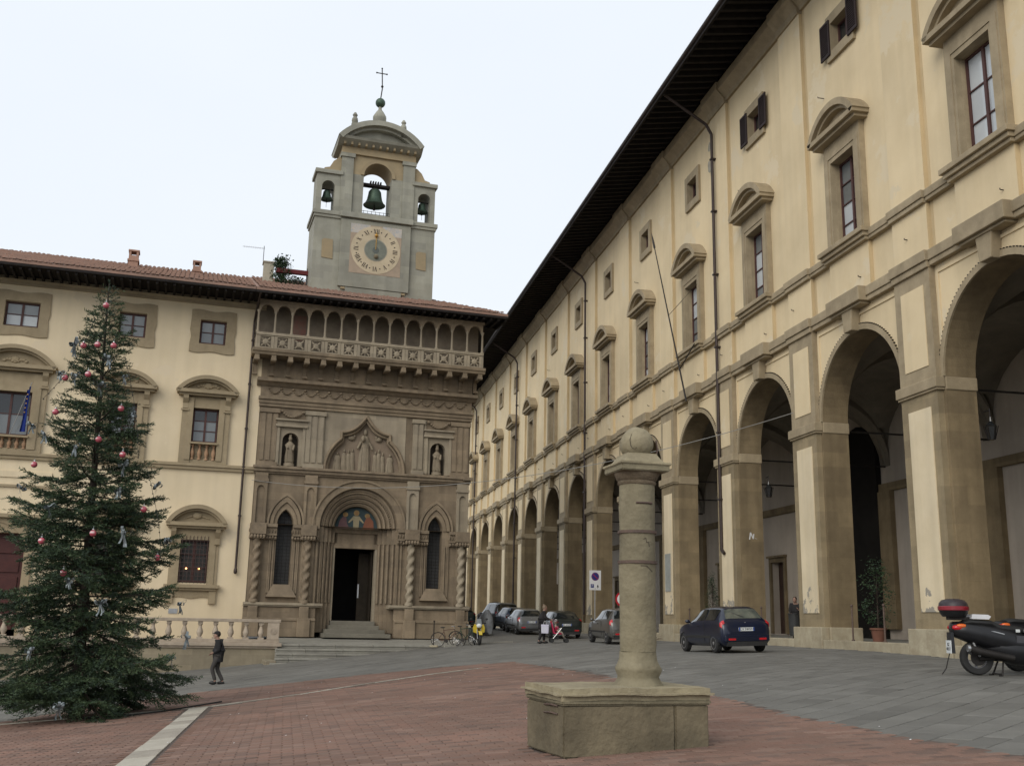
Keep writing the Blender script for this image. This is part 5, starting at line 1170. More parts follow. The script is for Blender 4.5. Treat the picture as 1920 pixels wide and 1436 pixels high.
def lathep(prof, name, mt, n=36, amp=.008, sc=5, c=(.0, 0), parent=None):
    P = []
    for (r1, z1), (r2, z2) in zip(prof, prof[1:]):
        k = max(1, int(max(abs(z2-z1), abs(r2-r1))/.06))
        for i in range(k): P.append((r1+(r2-r1)*i/k, z1+(z2-z1)*i/k))
    P.append(prof[-1]); m_ = MB(); m_.lathe(P, (c[0], c[1], 0), n); me = m_.mesh(name, mt, 50); rough(me, amp, sc); rough(me, amp*.4, sc*4); return link(name, me, parent or WL)
CX = (.30, .0); h0 = HH+.05
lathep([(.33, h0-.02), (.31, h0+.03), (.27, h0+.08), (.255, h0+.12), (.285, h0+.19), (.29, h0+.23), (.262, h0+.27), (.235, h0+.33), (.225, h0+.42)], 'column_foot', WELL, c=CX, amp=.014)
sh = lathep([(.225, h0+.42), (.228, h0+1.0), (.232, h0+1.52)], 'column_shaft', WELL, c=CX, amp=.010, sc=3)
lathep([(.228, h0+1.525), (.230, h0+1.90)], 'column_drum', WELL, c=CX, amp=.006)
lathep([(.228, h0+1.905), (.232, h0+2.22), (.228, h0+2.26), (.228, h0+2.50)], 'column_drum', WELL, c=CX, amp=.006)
for z in (1.52, 1.90): m_ = MB(); m_.lathe([(.226, h0+z-.02), (.250, h0+z-.018), (.250, h0+z+.018), (.226, h0+z+.02)], (CX[0], 0, 0), 32); m_.build('iron_band', RUST, WL, smooth=40)
m_ = MB()
for i in range(7): a = R_(-118+i*8); b = R_(-118+(i+1)*8); m_.tube((CX[0]+.237*math.cos(a), .237*math.sin(a), h0+2.26), (CX[0]+.237*math.cos(b), .237*math.sin(b), h0+2.262), .014, n=5)
m_.build('broken_iron_ring', RUST, WL)
m_ = MB(); pts = [(-95, 1.80), (-88, 1.82), (-84, 1.76), (-78, 1.77), (-74, 1.71)]
for p, q in zip(pts, pts[1:]): m_.tube((CX[0]+.229*math.cos(R_(p[0])), .229*math.sin(R_(p[0])), h0+p[1]), (CX[0]+.229*math.cos(R_(q[0])), .229*math.sin(R_(q[0])), h0+q[1]), .006, n=4)
pts = [(-105, 1.47), (-85, 1.47), (-72, 1.43), (-62, 1.40)]
for p, q in zip(pts, pts[1:]): m_.tube((CX[0]+.227*math.cos(R_(p[0])), .227*math.sin(R_(p[0])), h0+p[1]), (CX[0]+.227*math.cos(R_(q[0])), .227*math.sin(R_(q[0])), h0+q[1]), .008, n=4)
m_.build('crack', mat('crack_dark', (.08, .065, .045), (.06, .05, .04), 9), WL)
lathep([(.235, h0+2.50), (.25, h0+2.52), (.25, h0+2.54), (.238, h0+2.55), (.26, h0+2.57), (.285, h0+2.62), (.30, h0+2.66)], 'capital', mat('capital_brown_stone', (.19, .145, .095), (.12, .095, .065), 5, bump=.8), c=CX, amp=.008)
ca = R_(45)-wa*0
cap = gridbox(-.325, .325, -.325, .325, 0, .11, 6, 6, 1, .012); rough(cap, .006, 6); cap.materials.append(WELL)
cf = gridbox(-.345, .345, -.345, .345, .075, .112, 6, 6, 1, .01); rough(cf, .004, 6); cf.materials.append(WELLT); cf_ = link('capital_fillet', cf, WL, (CX[0], 0, h0+2.662)); cf_.rotation_euler = (0, 0, R_(-3))
co_ = link('capital_slab', cap, WL, (CX[0], 0, h0+2.66)); co_.rotation_euler = (0, 0, R_(-3))
m_ = MB(); n = 8; lv = [(.30, 0), (.275, .02), (.235, .07), (.205, .12), (.20, .14)]; vs = []
for w, z in lv: vs += [(-w, -w, z), (w, -w, z), (w, w, z), (-w, w, z)]
m_.add(vs, [(j*4+i, j*4+(i+1) % 4, j*4+4+(i+1) % 4, j*4+4+i) for j in range(len(lv)-1) for i in range(4)]+[(0, 3, 2, 1), tuple(range(len(vs)-4, len(vs)))])
pc = m_.mesh('ball_pedestal', WELLT); rough(pc, .006, 7, 2); po = link('ball_pedestal', pc, WL, (CX[0], 0, h0+2.76)); po.rotation_euler = (0, 0, R_(-3))
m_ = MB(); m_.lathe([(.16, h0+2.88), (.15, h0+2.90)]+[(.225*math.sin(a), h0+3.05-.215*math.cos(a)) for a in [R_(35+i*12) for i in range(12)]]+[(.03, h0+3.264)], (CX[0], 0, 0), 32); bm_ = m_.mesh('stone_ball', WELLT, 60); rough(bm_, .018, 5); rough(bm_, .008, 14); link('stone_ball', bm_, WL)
m_ = MB(); pts = [(-128, .17), (-134, .11), (-137, .04), (-135, -.03), (-129, -.07), (-120, -.08), (-114, -.06)]
for p, q in zip(pts, pts[1:]):
    P3 = [(CX[0]+.232*math.cos(R_(a))*math.sqrt(max(.01, 1-(b/.225)**2)), .232*math.sin(R_(a))*math.sqrt(max(.01, 1-(b/.225)**2)), h0+3.03+b) for a, b in (p, q)]; m_.tube(P3[0], P3[1], .0045, n=4)
m_.build('crack', MATS['crack_dark'], WL)
m_ = MB(); m_.path([(CX[0]+.245, -.08, h0+3.10), (CX[0]+.262, -.08, h0+2.98), (CX[0]+.24, -.08, h0+2.88)], .012, 5); m_.build('iron_clamp', RUST, WL)
m_ = MB(); m_.path([(-HX-.005, -.45, .56), (-HX-.03, -.30, .57), (-HX-.005, .0, .55)], .012, 5); m_.path([(-HX-.005, -.45, .47), (-HX-.03, -.30, .48), (-HX-.005, .0, .46)], .012, 5); m_.build('iron_cramp', RUST, WL)

# ---------------------------------------------------------------- christmas tree
tb = Vector((-9.9, 25.2, gzf(-9.9, 25.2)-.03)); ttp = Vector((-10.02, 24.75, 7.95)); TH = ttp.z-tb.z
XT = thing('christmas_tree', 'tall dark green christmas tree hung with baubles and silvery bows', 'tree', tuple(tb))
lean = (ttp-tb)
BARK = mat('spruce_bark', (.055, .042, .032), (.035, .028, .022), 6, bump=.5)
NG1 = mat('spruce_needles', (.050, .078, .038), (.034, .056, .028), 2.5, rough=.6, bump=0, spec=.2); NG2 = mat('spruce_needles_light', (.078, .108, .05), (.056, .084, .042), 2.5, rough=.6, bump=0, spec=.2); NG3 = mat('spruce_needles_blue', (.044, .066, .044), (.032, .050, .036), 2.5, rough=.6, bump=0, spec=.2)
m_ = MB(); n = 14
for i in range(n):
    a, b = i/n, (i+1)/n; m_.tube(tuple(lean*a), tuple(lean*b), .15*(1-a)+.012, .15*(1-b)+.012, 8)
m_.build('trunk', BARK, XT, smooth=50)
rt = random.Random(77)
def RT(h): return 2.72*max(0, (1-h/(TH+.05)))**.86+.05
nb_ = MB(); TWG = []
NBR = 205
for kb in range(NBR):
    if True:
        u_ = (kb+.5)/NBR; f_ = .055+.925*(1-(1-u_)**1.0)**1.12; h = TH*f_; L0 = RT(h)
        az_ = kb*2.39996+rt.uniform(-.3, .3); L = L0*rt.choice((.55, .8, .92, 1.0, 1.05, 1.2))*rt.uniform(.9, 1.08)
        e0 = -.10-.30*(1-f_)+.62*f_+rt.uniform(-.17, .17); c0 = lean*f_; pts = []
        ns = 7
        p = Vector(c0); el_ = e0
        for i in range(ns+1):
            pts.append(Vector(p)); q = i/ns
            el_ = e0+.55*q*q*(1.2-f_)
            p += Vector((math.cos(az_)*math.cos(el_), math.sin(az_)*math.cos(el_), math.sin(el_)))*(L/ns)
            if p.z < .02: p.z = .02
        for a, b, i in zip(pts, pts[1:], range(ns)): nb_.tube(a, b, .028*(1-i/ns)*(L/2.4)+.006, .028*(1-(i+1)/ns)*(L/2.4)+.005, 4)
        side = Vector((-math.sin(az_), math.cos(az_), 0)); step = .13; m = int(L*.86/step)
        for j in range(m+1):
            q = .14+.86*j/max(1, m); ii = min(ns-1, int(q*ns)); fr = q*ns-ii; P = pts[ii].lerp(pts[ii+1], fr); d = (pts[ii+1]-pts[ii]).normalized()
            tl = (.55*L*(1-q)*.8+.20)*rt.uniform(.65, 1.25); tl = min(tl, .85)
            for s_ in (-1, 1):
                dr = (d*.75+side*s_*.75+Vector((0, 0, rt.uniform(-.42, .32)))).normalized(); TWG.append((P, dr, tl))
                if tl > .34:
                    for w in (.35, .62):
                        P2 = P+dr*tl*w
                        for s2 in (-1, 1):
                            d2 = (dr*.8+d.cross(Vector((0, 0, 1))).normalized()*s2*.0+(d if s2*s_ > 0 else side*s_)*.55+Vector((0, 0, rt.uniform(-.3, .0)))).normalized(); TWG.append((P2, d2, tl*(1-w)*.8+.06))
        TWG.append((pts[-2], (pts[-1]-pts[-2]).normalized(), L/ns+.08))
TWG.append((lean*.97, lean.normalized(), TH*.03+.15))
nb_.build('branches', BARK, XT, kind='stuff')
Pn = np.array([tuple(a) for a, b, c in TWG]); Dn = np.array([tuple(b) for a, b, c in TWG]); Ln = np.array([c for a, b, c in TWG])
rg = np.random.default_rng(5); V = []; nq = 0
cnt = np.maximum(4, (Ln/.021).astype(int)); idx = np.repeat(np.arange(len(Ln)), cnt); tq = np.concatenate([np.linspace(.0, 1, c) for c in cnt])
base = Pn[idx]+Dn[idx]*(Ln[idx]*tq)[:, None]; base[:, 2] -= .10*tq*tq*Ln[idx]
rv = rg.normal(size=base.shape); rv[:, 2] = rv[:, 2]*.7+.25; rv -= Dn[idx]*(rv*Dn[idx]).sum(1)[:, None]; rv /= np.linalg.norm(rv, axis=1)[:, None]
nd = Dn[idx]*.75+rv*.8; nd /= np.linalg.norm(nd, axis=1)[:, None]; nl = (.058*rg.uniform(.7, 1.3, len(idx)))[:, None]
wd = np.cross(nd, rg.normal(size=nd.shape)); wd /= np.linalg.norm(wd, axis=1)[:, None]; wv = wd*.0105
V = np.stack([base-wv, base+wv, base+nd*nl+wv*.35, base+nd*nl-wv*.35], 1).reshape(-1, 3); V[:, 2] = np.maximum(V[:, 2], .005)
N4 = len(idx); me = bpy.data.meshes.new('crown'); me.vertices.add(N4*4); me.vertices.foreach_set('co', V.ravel()); me.loops.add(N4*4); me.loops.foreach_set('vertex_index', np.arange(N4*4)); me.polygons.add(N4); me.polygons.foreach_set('loop_start', np.arange(N4)*4); me.polygons.foreach_set('loop_total', np.full(N4, 4))
mi = rg.choice([0, 1, 2], len(Ln), p=[.5, .2, .3])[idx]; me.materials.append(NG1); me.materials.append(NG2); me.materials.append(NG3); me.polygons.foreach_set('material_index', mi.astype(np.int32)); me.update(); me.validate()
link('crown', me, XT)
print('needles', N4, 'twigs', len(TWG))
# ---------------------------------------------------------------- baubles and bows on the tree
PINK = mat('pink_bauble_gloss', (.46, .10, .13), (.36, .06, .085), 9, rough=.22, bump=0, spec=.6); PALE = mat('pale_bauble_band', (.62, .48, .47), (.5, .35, .36), 9, rough=.3, bump=0)
BL = [(-9.9, 24.41, 7.29, 'bauble hanging highest of all, just under the tree tip'), (-10.23, 24.16, 6.21, 'leftmost of three baubles side by side in the upper tree'), (-9.9, 24.16, 6.24, 'middle one of three baubles side by side in the upper tree'),
(-9.59, 24.35, 6.27, 'rightmost of three baubles side by side in the upper tree'), (-9.97, 23.98, 5.47, 'bauble at the centre of the tree just below the row of three'), (-10.63, 24.28, 5.44, 'bauble half hidden by a silvery bow on the left upper edge of the tree'),
(-10.67, 24.07, 4.57, 'bauble at the left edge of the tree, beside the blue flag'), (-9.22, 24.26, 4.72, 'bauble on the right side of the tree above the middle, near the window edge'), (-9.49, 23.81, 3.9, 'bauble at mid height in the middle of the tree, left of the duller one'),
(-9.01, 24.1, 3.6, 'dull bauble among needles at mid height on the right side of the tree'), (-11.04, 24.12, 3.33, 'dark red bauble on the far left branches, below the balcony window'), (-8.52, 24.46, 2.38, 'bauble on the right edge of the tree left of the barred window'),
(-10.3, 23.3, 1.53, 'bauble low on the left side of the tree before the dark door'), (-9.25, 23.46, 1.73, 'bauble low in the centre of the tree, below its middle'), (-8.2, 24.75, 1.29, 'bauble at the end of a long branch beside the barred window'), (-9.68, 23.15, .84, 'lowest of all the baubles on the tree')]
q = MB(); q.sph((0, 0, 0), .072, 16, 10); BS = q.mesh('ball', PINK, True)
for p in BS.polygons:
    if .15 < p.center.z/.072 < .62 and p.center.x < .03: p.material_index = 1
BS.materials.append(PALE)
q = MB(); q.lathe([(.022, .078), (.022, .10), (.008, .105)], n=8); q.tube((0, 0, .1), (0, 0, .16), .003, n=4); BC_ = q.mesh('hanger', CHR)
for x, y, z, lb in BL:
    f_ = .993; b_ = thing('bauble', 'red '+lb, 'bauble', (x*f_, y*f_, z*f_), rnd.uniform(-.6, .6), 'baubles on the christmas tree'); link('ball', BS, b_); link('hanger', BC_, b_)
SILV = mat('silvery_ribbon', (.27, .30, .31), (.15, .18, .19), 7, rough=.45, bump=0, metal=.2)
def bowmesh(seed):
    r = random.Random(seed); m_ = MB()
    for k in range(7):
        a = r.uniform(0, 2*PI); R1 = r.uniform(.13, .2); up_ = r.uniform(-.35, .75); w = .032; n = 6; P = []
        for i in range(n+1):
            t_ = PI*i/n; P.append((math.cos(a)*R1*math.sin(t_)*.9, math.sin(a)*R1*math.sin(t_)*.9, up_*R1*math.sin(t_)+.05*math.sin(2*t_)))
        vs = []
        for p_ in P: vs += [(p_[0]-w*math.sin(a), p_[1]+w*math.cos(a), p_[2]), (p_[0]+w*math.sin(a), p_[1]-w*math.cos(a), p_[2])]
        m_.add(vs, [(2*i, 2*i+1, 2*i+3, 2*i+2) for i in range(n)])
    for k in range(4):
        a = r.uniform(0, 2*PI); L = r.uniform(.18, .34); w = .022; vs = []
        for i in range(5): t_ = i/4; x = math.cos(a)*.09*t_; y = math.sin(a)*.09*t_+.02*math.sin(t_*7); z = -L*t_; vs += [(x-w, y, z), (x+w, y+.01, z)]
        m_.add(vs, [(2*i, 2*i+1, 2*i+3, 2*i+2) for i in range(4)])
    return m_.mesh('loops', SILV)
BWM = [bowmesh(i) for i in range(5)]
BW_ = [(-10.58, 24.47, 6.32, 'left end of the row of three upper baubles'), (-9.63, 24.21, 5.92, 'centre of the upper tree just below the row of baubles'), (-10.81, 24.39, 5.57, 'left upper edge of the tree over a half hidden bauble'), (-10.29, 24.03, 5.43, 'left of the central upper bauble, inside the outline'), (-9.31, 24.5, 5.56, 'right upper edge of the tree'),
(-9.68, 24.0, 5.22, 'centre of the tree just below the upper central bauble'), (-9.04, 24.55, 4.6, 'right edge of the tree at the height of the flag'), (-11.26, 24.24, 4.26, 'end of the long left branch below the blue flag'), (-10.89, 24.15, 4.04, 'left side branch right of the one under the flag'), (-9.95, 23.65, 3.69, 'middle of the tree lower left of the middle bauble'),
(-8.96, 24.1, 3.35, 'right of centre below the dull bauble'), (-11.34, 24.27, 2.8, 'far left branches under the dark red bauble'), (-8.95, 23.91, 2.74, 'right of centre level with the string course'), (-8.59, 25.36, 3.03, 'tip of the long right branch under the string course'), (-10.28, 23.44, 2.29, 'left of the trunk in the middle of the tree'),
(-8.71, 23.86, 1.77, 'right side between centre and the barred window'), (-8.25, 25.52, 1.72, 'right branch tip touching the barred window'), (-9.54, 23.17, .68, 'beside the lowest bauble'), (-8.86, 23.35, .22, 'lower centre right in the thick branches'), (-7.85, 25.68, .26, 'lower right branch tip under the barred window'),
(-7.65, 25.76, -.52, 'lower right branch tip in front of the balustrade'), (-7.67, 24.72, -.98, 'low right branch beside the walking man'), (-10.09, 22.87, -.8, 'low on the left side near the picture edge'), (-9.29, 22.75, -1.91, 'lowest of all, almost on the ground')]
for i, (x, y, z, lb) in enumerate(BW_):
    f_ = .992; b_ = link('ribbon_bow', BWM[i % 5], None, (x*f_, y*f_, z*f_)); b_.rotation_euler = (0, 0, rnd.uniform(0, 6)); s_ = rnd.uniform(.65, .95); b_.scale = (s_, s_, s_)
    tag(b_, 'silvery ribbon bow, '+lb, 'bow', 'ribbon bows on the christmas tree')
# strings of little lamps hanging from the tree
LSX = mat('lamp_string_green', (.02, .025, .02), (.03, .03, .03), 8)
for (a, b, lb) in (((-10.1, 24.3, 6.9), (-11.0, 24.1, 4.9), 'thin string of small lamps along the upper left edge of the tree'), ((-9.3, 24.4, 6.0), (-8.75, 24.4, 3.6), 'thin string of small lamps down the right side of the tree'), ((-8.6, 24.6, 3.4), (-8.1, 24.7, 1.3), 'dotted string of lamps above the bauble by the barred window')):
    m_ = MB(); n = 12; A0 = Vector(a)*.985; B0 = Vector(b)*.985
    P = [A0.lerp(B0, i/n)+Vector((.10*math.sin(PI*i/n), 0, -.12*math.sin(PI*i/n))) for i in range(n+1)]
    m_.path([tuple(p) for p in P], .005, 4)
    for p in P: m_.sph(tuple(p+Vector((0, 0, -.02))), .018, 5, 4)
    o = m_.build('lamp_string', LSX); tag(o, lb, 'string lights')
# overhead cable
A0 = W_F(10.6, .35, 5.75); B0 = W_L(30.25, .1, 6.62); m_ = MB(); n = 40; P = []
for i in range(n+1):
    t_ = i/n; P.append(A0.lerp(B0, t_)-Vector((0, 0, 4*1.4*t_*(1-t_))))
m_.path([tuple(p) for p in P], .014, 5)
CAB = mat('pale_grey_cable', (.26, .25, .23), (.22, .22, .21), 5, bump=0)
o = m_.build('overhead_cable', CAB); tag(o, 'pale cable slung across the square from the brown facade to the arcade', 'cable')

# ---------------------------------------------------------------- vehicles
def paint(name, c, flake=.0, rough=.28): 
    m = mat(name, c, tuple(x*.9 for x in c), 3, rough=rough, bump=0, spec=.5, metal=flake); m.node_tree.nodes['Principled BSDF'].inputs['Coat Weight'].default_value = .4; m.node_tree.nodes['Principled BSDF'].inputs['Coat Roughness'].default_value = .12; return m
CARGL = mat('car_glass', (.014, .017, .018), (.01, .012, .012), 2, rough=.05, bump=0, spec=.9)
CARGP = mat('car_glass_pale', (.13, .145, .12), (.05, .055, .05), 2.2, rough=.08, bump=0, spec=.9)
RIM = mat('alloy_rim', (.42, .42, .43), (.3, .3, .31), 9, rough=.35, metal=.7, bump=0)
PLATE = mat('number_plate_white', (.62, .64, .64), (.55, .57, .57), 9, rough=.4, bump=0); PBL = mat('plate_blue', (.02, .07, .3), (.02, .05, .25), 9, bump=0); TXT = mat('plate_text_black', (.02, .02, .02), (.03, .03, .03), 9, bump=0)
def text(name, s, size, mt, parent, loc, rot, ext=.001, align='CENTER'):
    c = bpy.data.curves.new(name, 'FONT'); c.body = s; c.size = size; c.extrude = ext; c.align_x = align; c.align_y = 'CENTER'
    o = bpy.data.objects.new(name, c); COL.objects.link(o); dg = bpy.context.evaluated_depsgraph_get(); me = bpy.data.meshes.new_from_object(o.evaluated_get(dg)); bpy.data.objects.remove(o); me.name = name
    me.materials.clear(); me.materials.append(mt); o = link(name, me, parent, loc); o.rotation_euler = rot; return o
HATCH = dict(L=3.84, W=.83, st=[(0, .42, .60, .64, .58, .50), (.03, .30, .74, .80, .73, .64), (.09, .24, .86, .92, .79, .66), (.15, .22, .93, 1.00, .82, .64), (.48, .20, .95, 1.35, .83, .55), (.85, .20, .95, 1.42, .83, .56), (1.5, .20, .94, 1.43, .83, .57), (2.05, .2, .93, 1.38, .83, .56), (2.78, .2, .90, .98, .83, .64), (3.25, .2, .83, .87, .81, .60), (3.62, .24, .70, .75, .76, .54), (3.82, .32, .50, .56, .60, .42)], wr=(.70, 3.15), R=.295)
SUV = dict(L=4.15, W=.88, st=[(0, .45, .66, .70, .66, .6), (.03, .36, .85, .92, .80, .7), (.07, .30, 1.00, 1.08, .86, .72), (.12, .30, 1.05, 1.14, .88, .70), (.35, .28, 1.06, 1.62, .88, .66), (.8, .28, 1.06, 1.70, .88, .66), (1.7, .28, 1.05, 1.70, .88, .66), (2.35, .28, 1.04, 1.64, .88, .64), (3.0, .28, 1.0, 1.10, .88, .68), (3.6, .28, .95, 1.0, .86, .64), (3.95, .32, .84, .88, .82, .58), (4.13, .4, .6, .66, .66, .5)], wr=(.78, 3.4), R=.35)
WAG = dict(L=4.3, W=.86, st=[(0, .42, .62, .66, .62, .54), (.03, .30, .78, .83, .77, .66), (.10, .24, .90, .95, .83, .70), (.22, .22, .96, 1.00, .85, .68), (.62, .20, .96, 1.33, .86, .58), (1.05, .20, .95, 1.42, .86, .58), (1.8, .20, .94, 1.43, .86, .58), (2.4, .2, .93, 1.38, .86, .57), (3.15, .2, .90, .96, .86, .66), (3.7, .2, .83, .87, .84, .62), (4.05, .24, .70, .75, .78, .56), (4.27, .32, .50, .56, .62, .44)], wr=(.80, 3.50), R=.31)
def make_car(name, label, spec, mp_, loc, rz, rearglass=CARGL, plate=None, lamp=REDL, group='cars parked along the arcade', roofbars=False):
    t = thing(name, label, 'car', loc, rz, group); st = spec['st']; n = len(st)
    def S(i, j):      # surface point, i along the stations, j 0..7 from sill to roof centre
        i = max(0, min(n-1.0001, i)); a = int(i); f_ = i-a
        def cr(k):
            p = [st[max(0, min(n-1, a+d))][k] for d in (-1, 0, 1, 2)]
            v = .5*((2*p[1])+(-p[0]+p[2])*f_+(2*p[0]-5*p[1]+4*p[2]-p[3])*f_*f_+(-p[0]+3*p[1]-3*p[2]+p[3])*f_**3)
            lo, hi = min(p[1], p[2]), max(p[1], p[2]); return max(lo-.02, min(hi+.02, v))
        x, zb_, zl, zt, wb, wt = [cr(k) for k in range(6)]
        R = [(0, zb_), (.85*wb, zb_), (wb, zb_+.14), (wb+.012, (zb_+zl)/2+.06), (wb*.985, zl), (wt, zl+(zt-zl)*.88), (wt*.72, zl+(zt-zl)*.985), (0, zt)]
        j = max(0, min(6.9999, j)); b = int(j); g_ = j-b
        return Vector((x, R[b][0]+(R[b+1][0]-R[b][0])*g_, R[b][1]+(R[b+1][1]-R[b][1])*g_))
    sub_i, sub_j = 3, 2; NI, NJ = (n-1)*sub_i, 7*sub_j; m_ = MB()
    for s_ in (1, -1):
        vs = []
        for i in range(NI+1):
            for j in range(NJ+1): p = S(i/sub_i, j/sub_j); vs.append((p.x, p.y*s_, p.z))
        m_.add(vs, [((i*(NJ+1)+j, i*(NJ+1)+j+1, (i+1)*(NJ+1)+j+1, (i+1)*(NJ+1)+j) if s_ > 0 else (i*(NJ+1)+j, (i+1)*(NJ+1)+j, (i+1)*(NJ+1)+j+1, i*(NJ+1)+j+1)) for i in range(NI) for j in range(NJ)])
        for e in (0, NI):
            base = len(m_.v)-(NI+1)*(NJ+1)+e*(NJ+1); m_.f.append(tuple(base+j for j in range(NJ+1))); m_.m.append(0)
    me = m_.mesh('body', mp_, 50); bm = bmesh.new(); bm.from_mesh(me); bmesh.ops.remove_doubles(bm, verts=bm.verts, dist=1e-4); bmesh.ops.recalc_face_normals(bm, faces=bm.faces); bm.to_mesh(me); bm.free(); link('body', me, t)
    def patch(i0, i1, j0, j1, nm, mt, both=True, off=.008, ni=8, nj=4, parent=None, one=0):
        out = None
        for s_ in ((1, -1) if not one else (one,)):
            m_ = MB(); vs = []
            for i in range(ni+1):
                for j in range(nj+1):
                    a = i0+(i1-i0)*i/ni; b = j0+(j1-j0)*j/nj; p = S(a, b); e = .02
                    du = S(a+e, b)-S(a-e, b); dv = S(a, b+e)-S(a, b-e); nn = du.cross(dv)
                    if nn.length > 1e-9: nn.normalize()
                    c_ = Vector((2.0, 0, .6)); 
                    if nn.dot(p-c_) < 0: nn = -nn
                    q_ = p+nn*off; vs.append((q_.x, q_.y*s_, q_.z))
            m_.add(vs, [(i*(nj+1)+j, i*(nj+1)+j+1, (i+1)*(nj+1)+j+1, (i+1)*(nj+1)+j) for i in range(ni) for j in range(nj)]); out = m_.build(nm, mt, parent or t, smooth=True)
        return out
    # windows
    for a, b in ((4.25, 5.75), (5.85, 7.55)):
        patch(a, b, 4.12, 4.93, 'side_window', CARGL)
    def full(i0, i1, j0, nm, mt, off=.008):
        m_ = MB(); ni, nj = 8, 12; vs = []
        for i in range(ni+1):
            for j in range(nj+1):
                b = j0+(7-j0)*(1-abs(1-2*j/nj)); s_ = 1 if j <= nj/2 else -1; a = i0+(i1-i0)*i/ni; p = S(a, b); du = S(a+.02, b)-S(a-.02, b); nn = Vector((-du.z, 0, du.x)); nn.normalize()
                if nn.dot(p-Vector((2, 0, .6))) < 0: nn = -nn
                q_ = p+nn*off; vs.append((q_.x, q_.y*s_, q_.z))
        m_.add(vs, [(i*(nj+1)+j, i*(nj+1)+j+1, (i+1)*(nj+1)+j+1, (i+1)*(nj+1)+j) for i in range(ni) for j in range(nj)]); return m_.build(nm, mt, t, smooth=True)
    full(3.12, 3.92, 5.12, 'rear_window', rearglass, .012); full(7.12, 7.95, 5.1, 'windscreen', CARGL, .012)
    patch(1.9, 3.05, 3.55, 4.7, 'tail_light', lamp, off=.016, ni=5, nj=3)
    patch(9.6, 10.7, 3.5, 4.0, 'headlight', CHR, off=.012, ni=4, nj=2)
    W = spec['W']
    m_ = MB(); m_.box(-.035, .10, -W*.90, W*.90, .34, .52); me = bevel(m_.mesh('rear_bumper', mp_), .03); link('rear_bumper', me, t)
    m_ = MB(); m_.box(-.02, .3, -W*.80, W*.80, .20, .34); m_.build('bumper_underside', BLK, t)
    for s_ in (1, -1): m_ = MB(); m_.box(-.042, .0, s_*W*.62-.12, s_*W*.62+.12, .38, .44); m_.build('reflector', lamp, t)
    pl = MB(); pl.box(-.052, -.03, -.26, .26, .56, .67); pz = .615
    if spec is HATCH or spec is WAG: pl = MB(); pl.box(-.012, .02, -.26, .26, .655, .765); pz = .71
    po_ = pl.build('number_plate', PLATE, t); xx = -.0125 if pz > .65 else -.0525
    for s_ in (1, -1): m_ = MB(); m_.box(xx-.002, xx, s_*.24-.02, s_*.24+.02, pz-.054, pz+.054); m_.build('plate_end', PBL, po_)
    if plate: text('plate_text', plate, .105, TXT, po_, (xx-.003, 0, pz), (R_(90), 0, R_(-90)), .001)
    m_ = MB(); m_.lathe([(.02, -.004), (.045, 0), (.02, .004)], (xx+.02 if 0 else .085, 0, .88), 12, 'x'); m_.build('badge', CHR, t)
    R = spec['R']
    for wx in spec['wr']:
        for s_ in (1, -1):
            yo = s_*(W+.004); a = MB(); a.lathe([(R*.62, 0), (R*.86, .0), (R*.97, s_*-.02), (R, s_*-.05), (R, s_*-.17), (R*.9, s_*-.19), (.02, s_*-.19)], (wx, yo, R), 28, 'y'); w_ = a.build('wheel', BLK, t, smooth=40)
            a = MB(); a.lathe([(.01, s_*.004), (.05, s_*.004), (R*.2, s_*-.012), (R*.55, s_*-.004), (R*.66, s_*.004), (R*.66, s_*-.03)], (wx, yo, R), 24, 'y'); a.build('rim', RIM, w_, smooth=40)
            a = MB()
            for k in range(5):
                c = 2*PI*k/5; d = R*.40; a.lathe([(.001, 0), (R*.13, 0), (R*.13, s_*-.008), (.001, s_*-.008)], (wx+d*math.cos(c), yo+s_*.003, R+d*math.sin(c)), 8, 'y')
            a.build('rim_opening', BLK, w_)
            a = MB(); a.ring(wx, R, R*1.01, R*1.17, R_(-8), R_(188), yo-.06*s_, yo-.004*s_+s_*.004, 16); a.build('wheel_arch', BLK, t)
    for s_ in (1, -1):
        m_ = MB(); m_.ell((spec['L']*.665, s_*(W+.07), .98), .07, .085, .06, 10, 6); m_.tube((spec['L']*.665, s_*(W-.05), .93), (spec['L']*.665, s_*(W+.05), .96), .02, n=5); m_.build('door_mirror', mp_, t, smooth=50)
        m_ = MB(); m_.box(spec['L']*.47, spec['L']*.47+.13, s_*(W-.0), s_*(W+.02), .80, .83); m_.build('door_handle', BLK, t)
        m_ = MB(); m_.box(spec['L']*.22, spec['L']*.76, s_*(W+.004), s_*(W+.018), .46, .53); m_.build('side_rub_strip', BLK, t)
        m_ = MB(); x0_ = S(5.8, 4).x; m_.box(x0_-.008, x0_+.008, s_*(W-.0), s_*(W+.0145), .34, .93); m_.build('door_gap', BLK, t)
    m_ = MB(); p = S(5, 7); m_.tube((p.x+.5, 0, p.z), (p.x+.35, 0, p.z+.22), .006, n=4); m_.build('roof_aerial', BLK, t)
    m_ = MB(); p = S(3.2, 7); m_.tube((p.x-.02, .0, p.z+.03), (p.x+.14, .35, p.z+.17), .01, n=4); m_.build('rear_wiper', BLK, t)
    if roofbars:
        for s_ in (1, -1): p = S(4.3, 5.6); q_ = S(7, 5.6); m_ = MB(); m_.tube((p.x, s_*p.y, p.z+.06), (q_.x, s_*q_.y, q_.z+.06), .02, n=6); m_.build('roof_bar', BLK, t)
    settle_ = 0; return t
def onground(x, y): return (x, y, gzf(x, y)+.012)
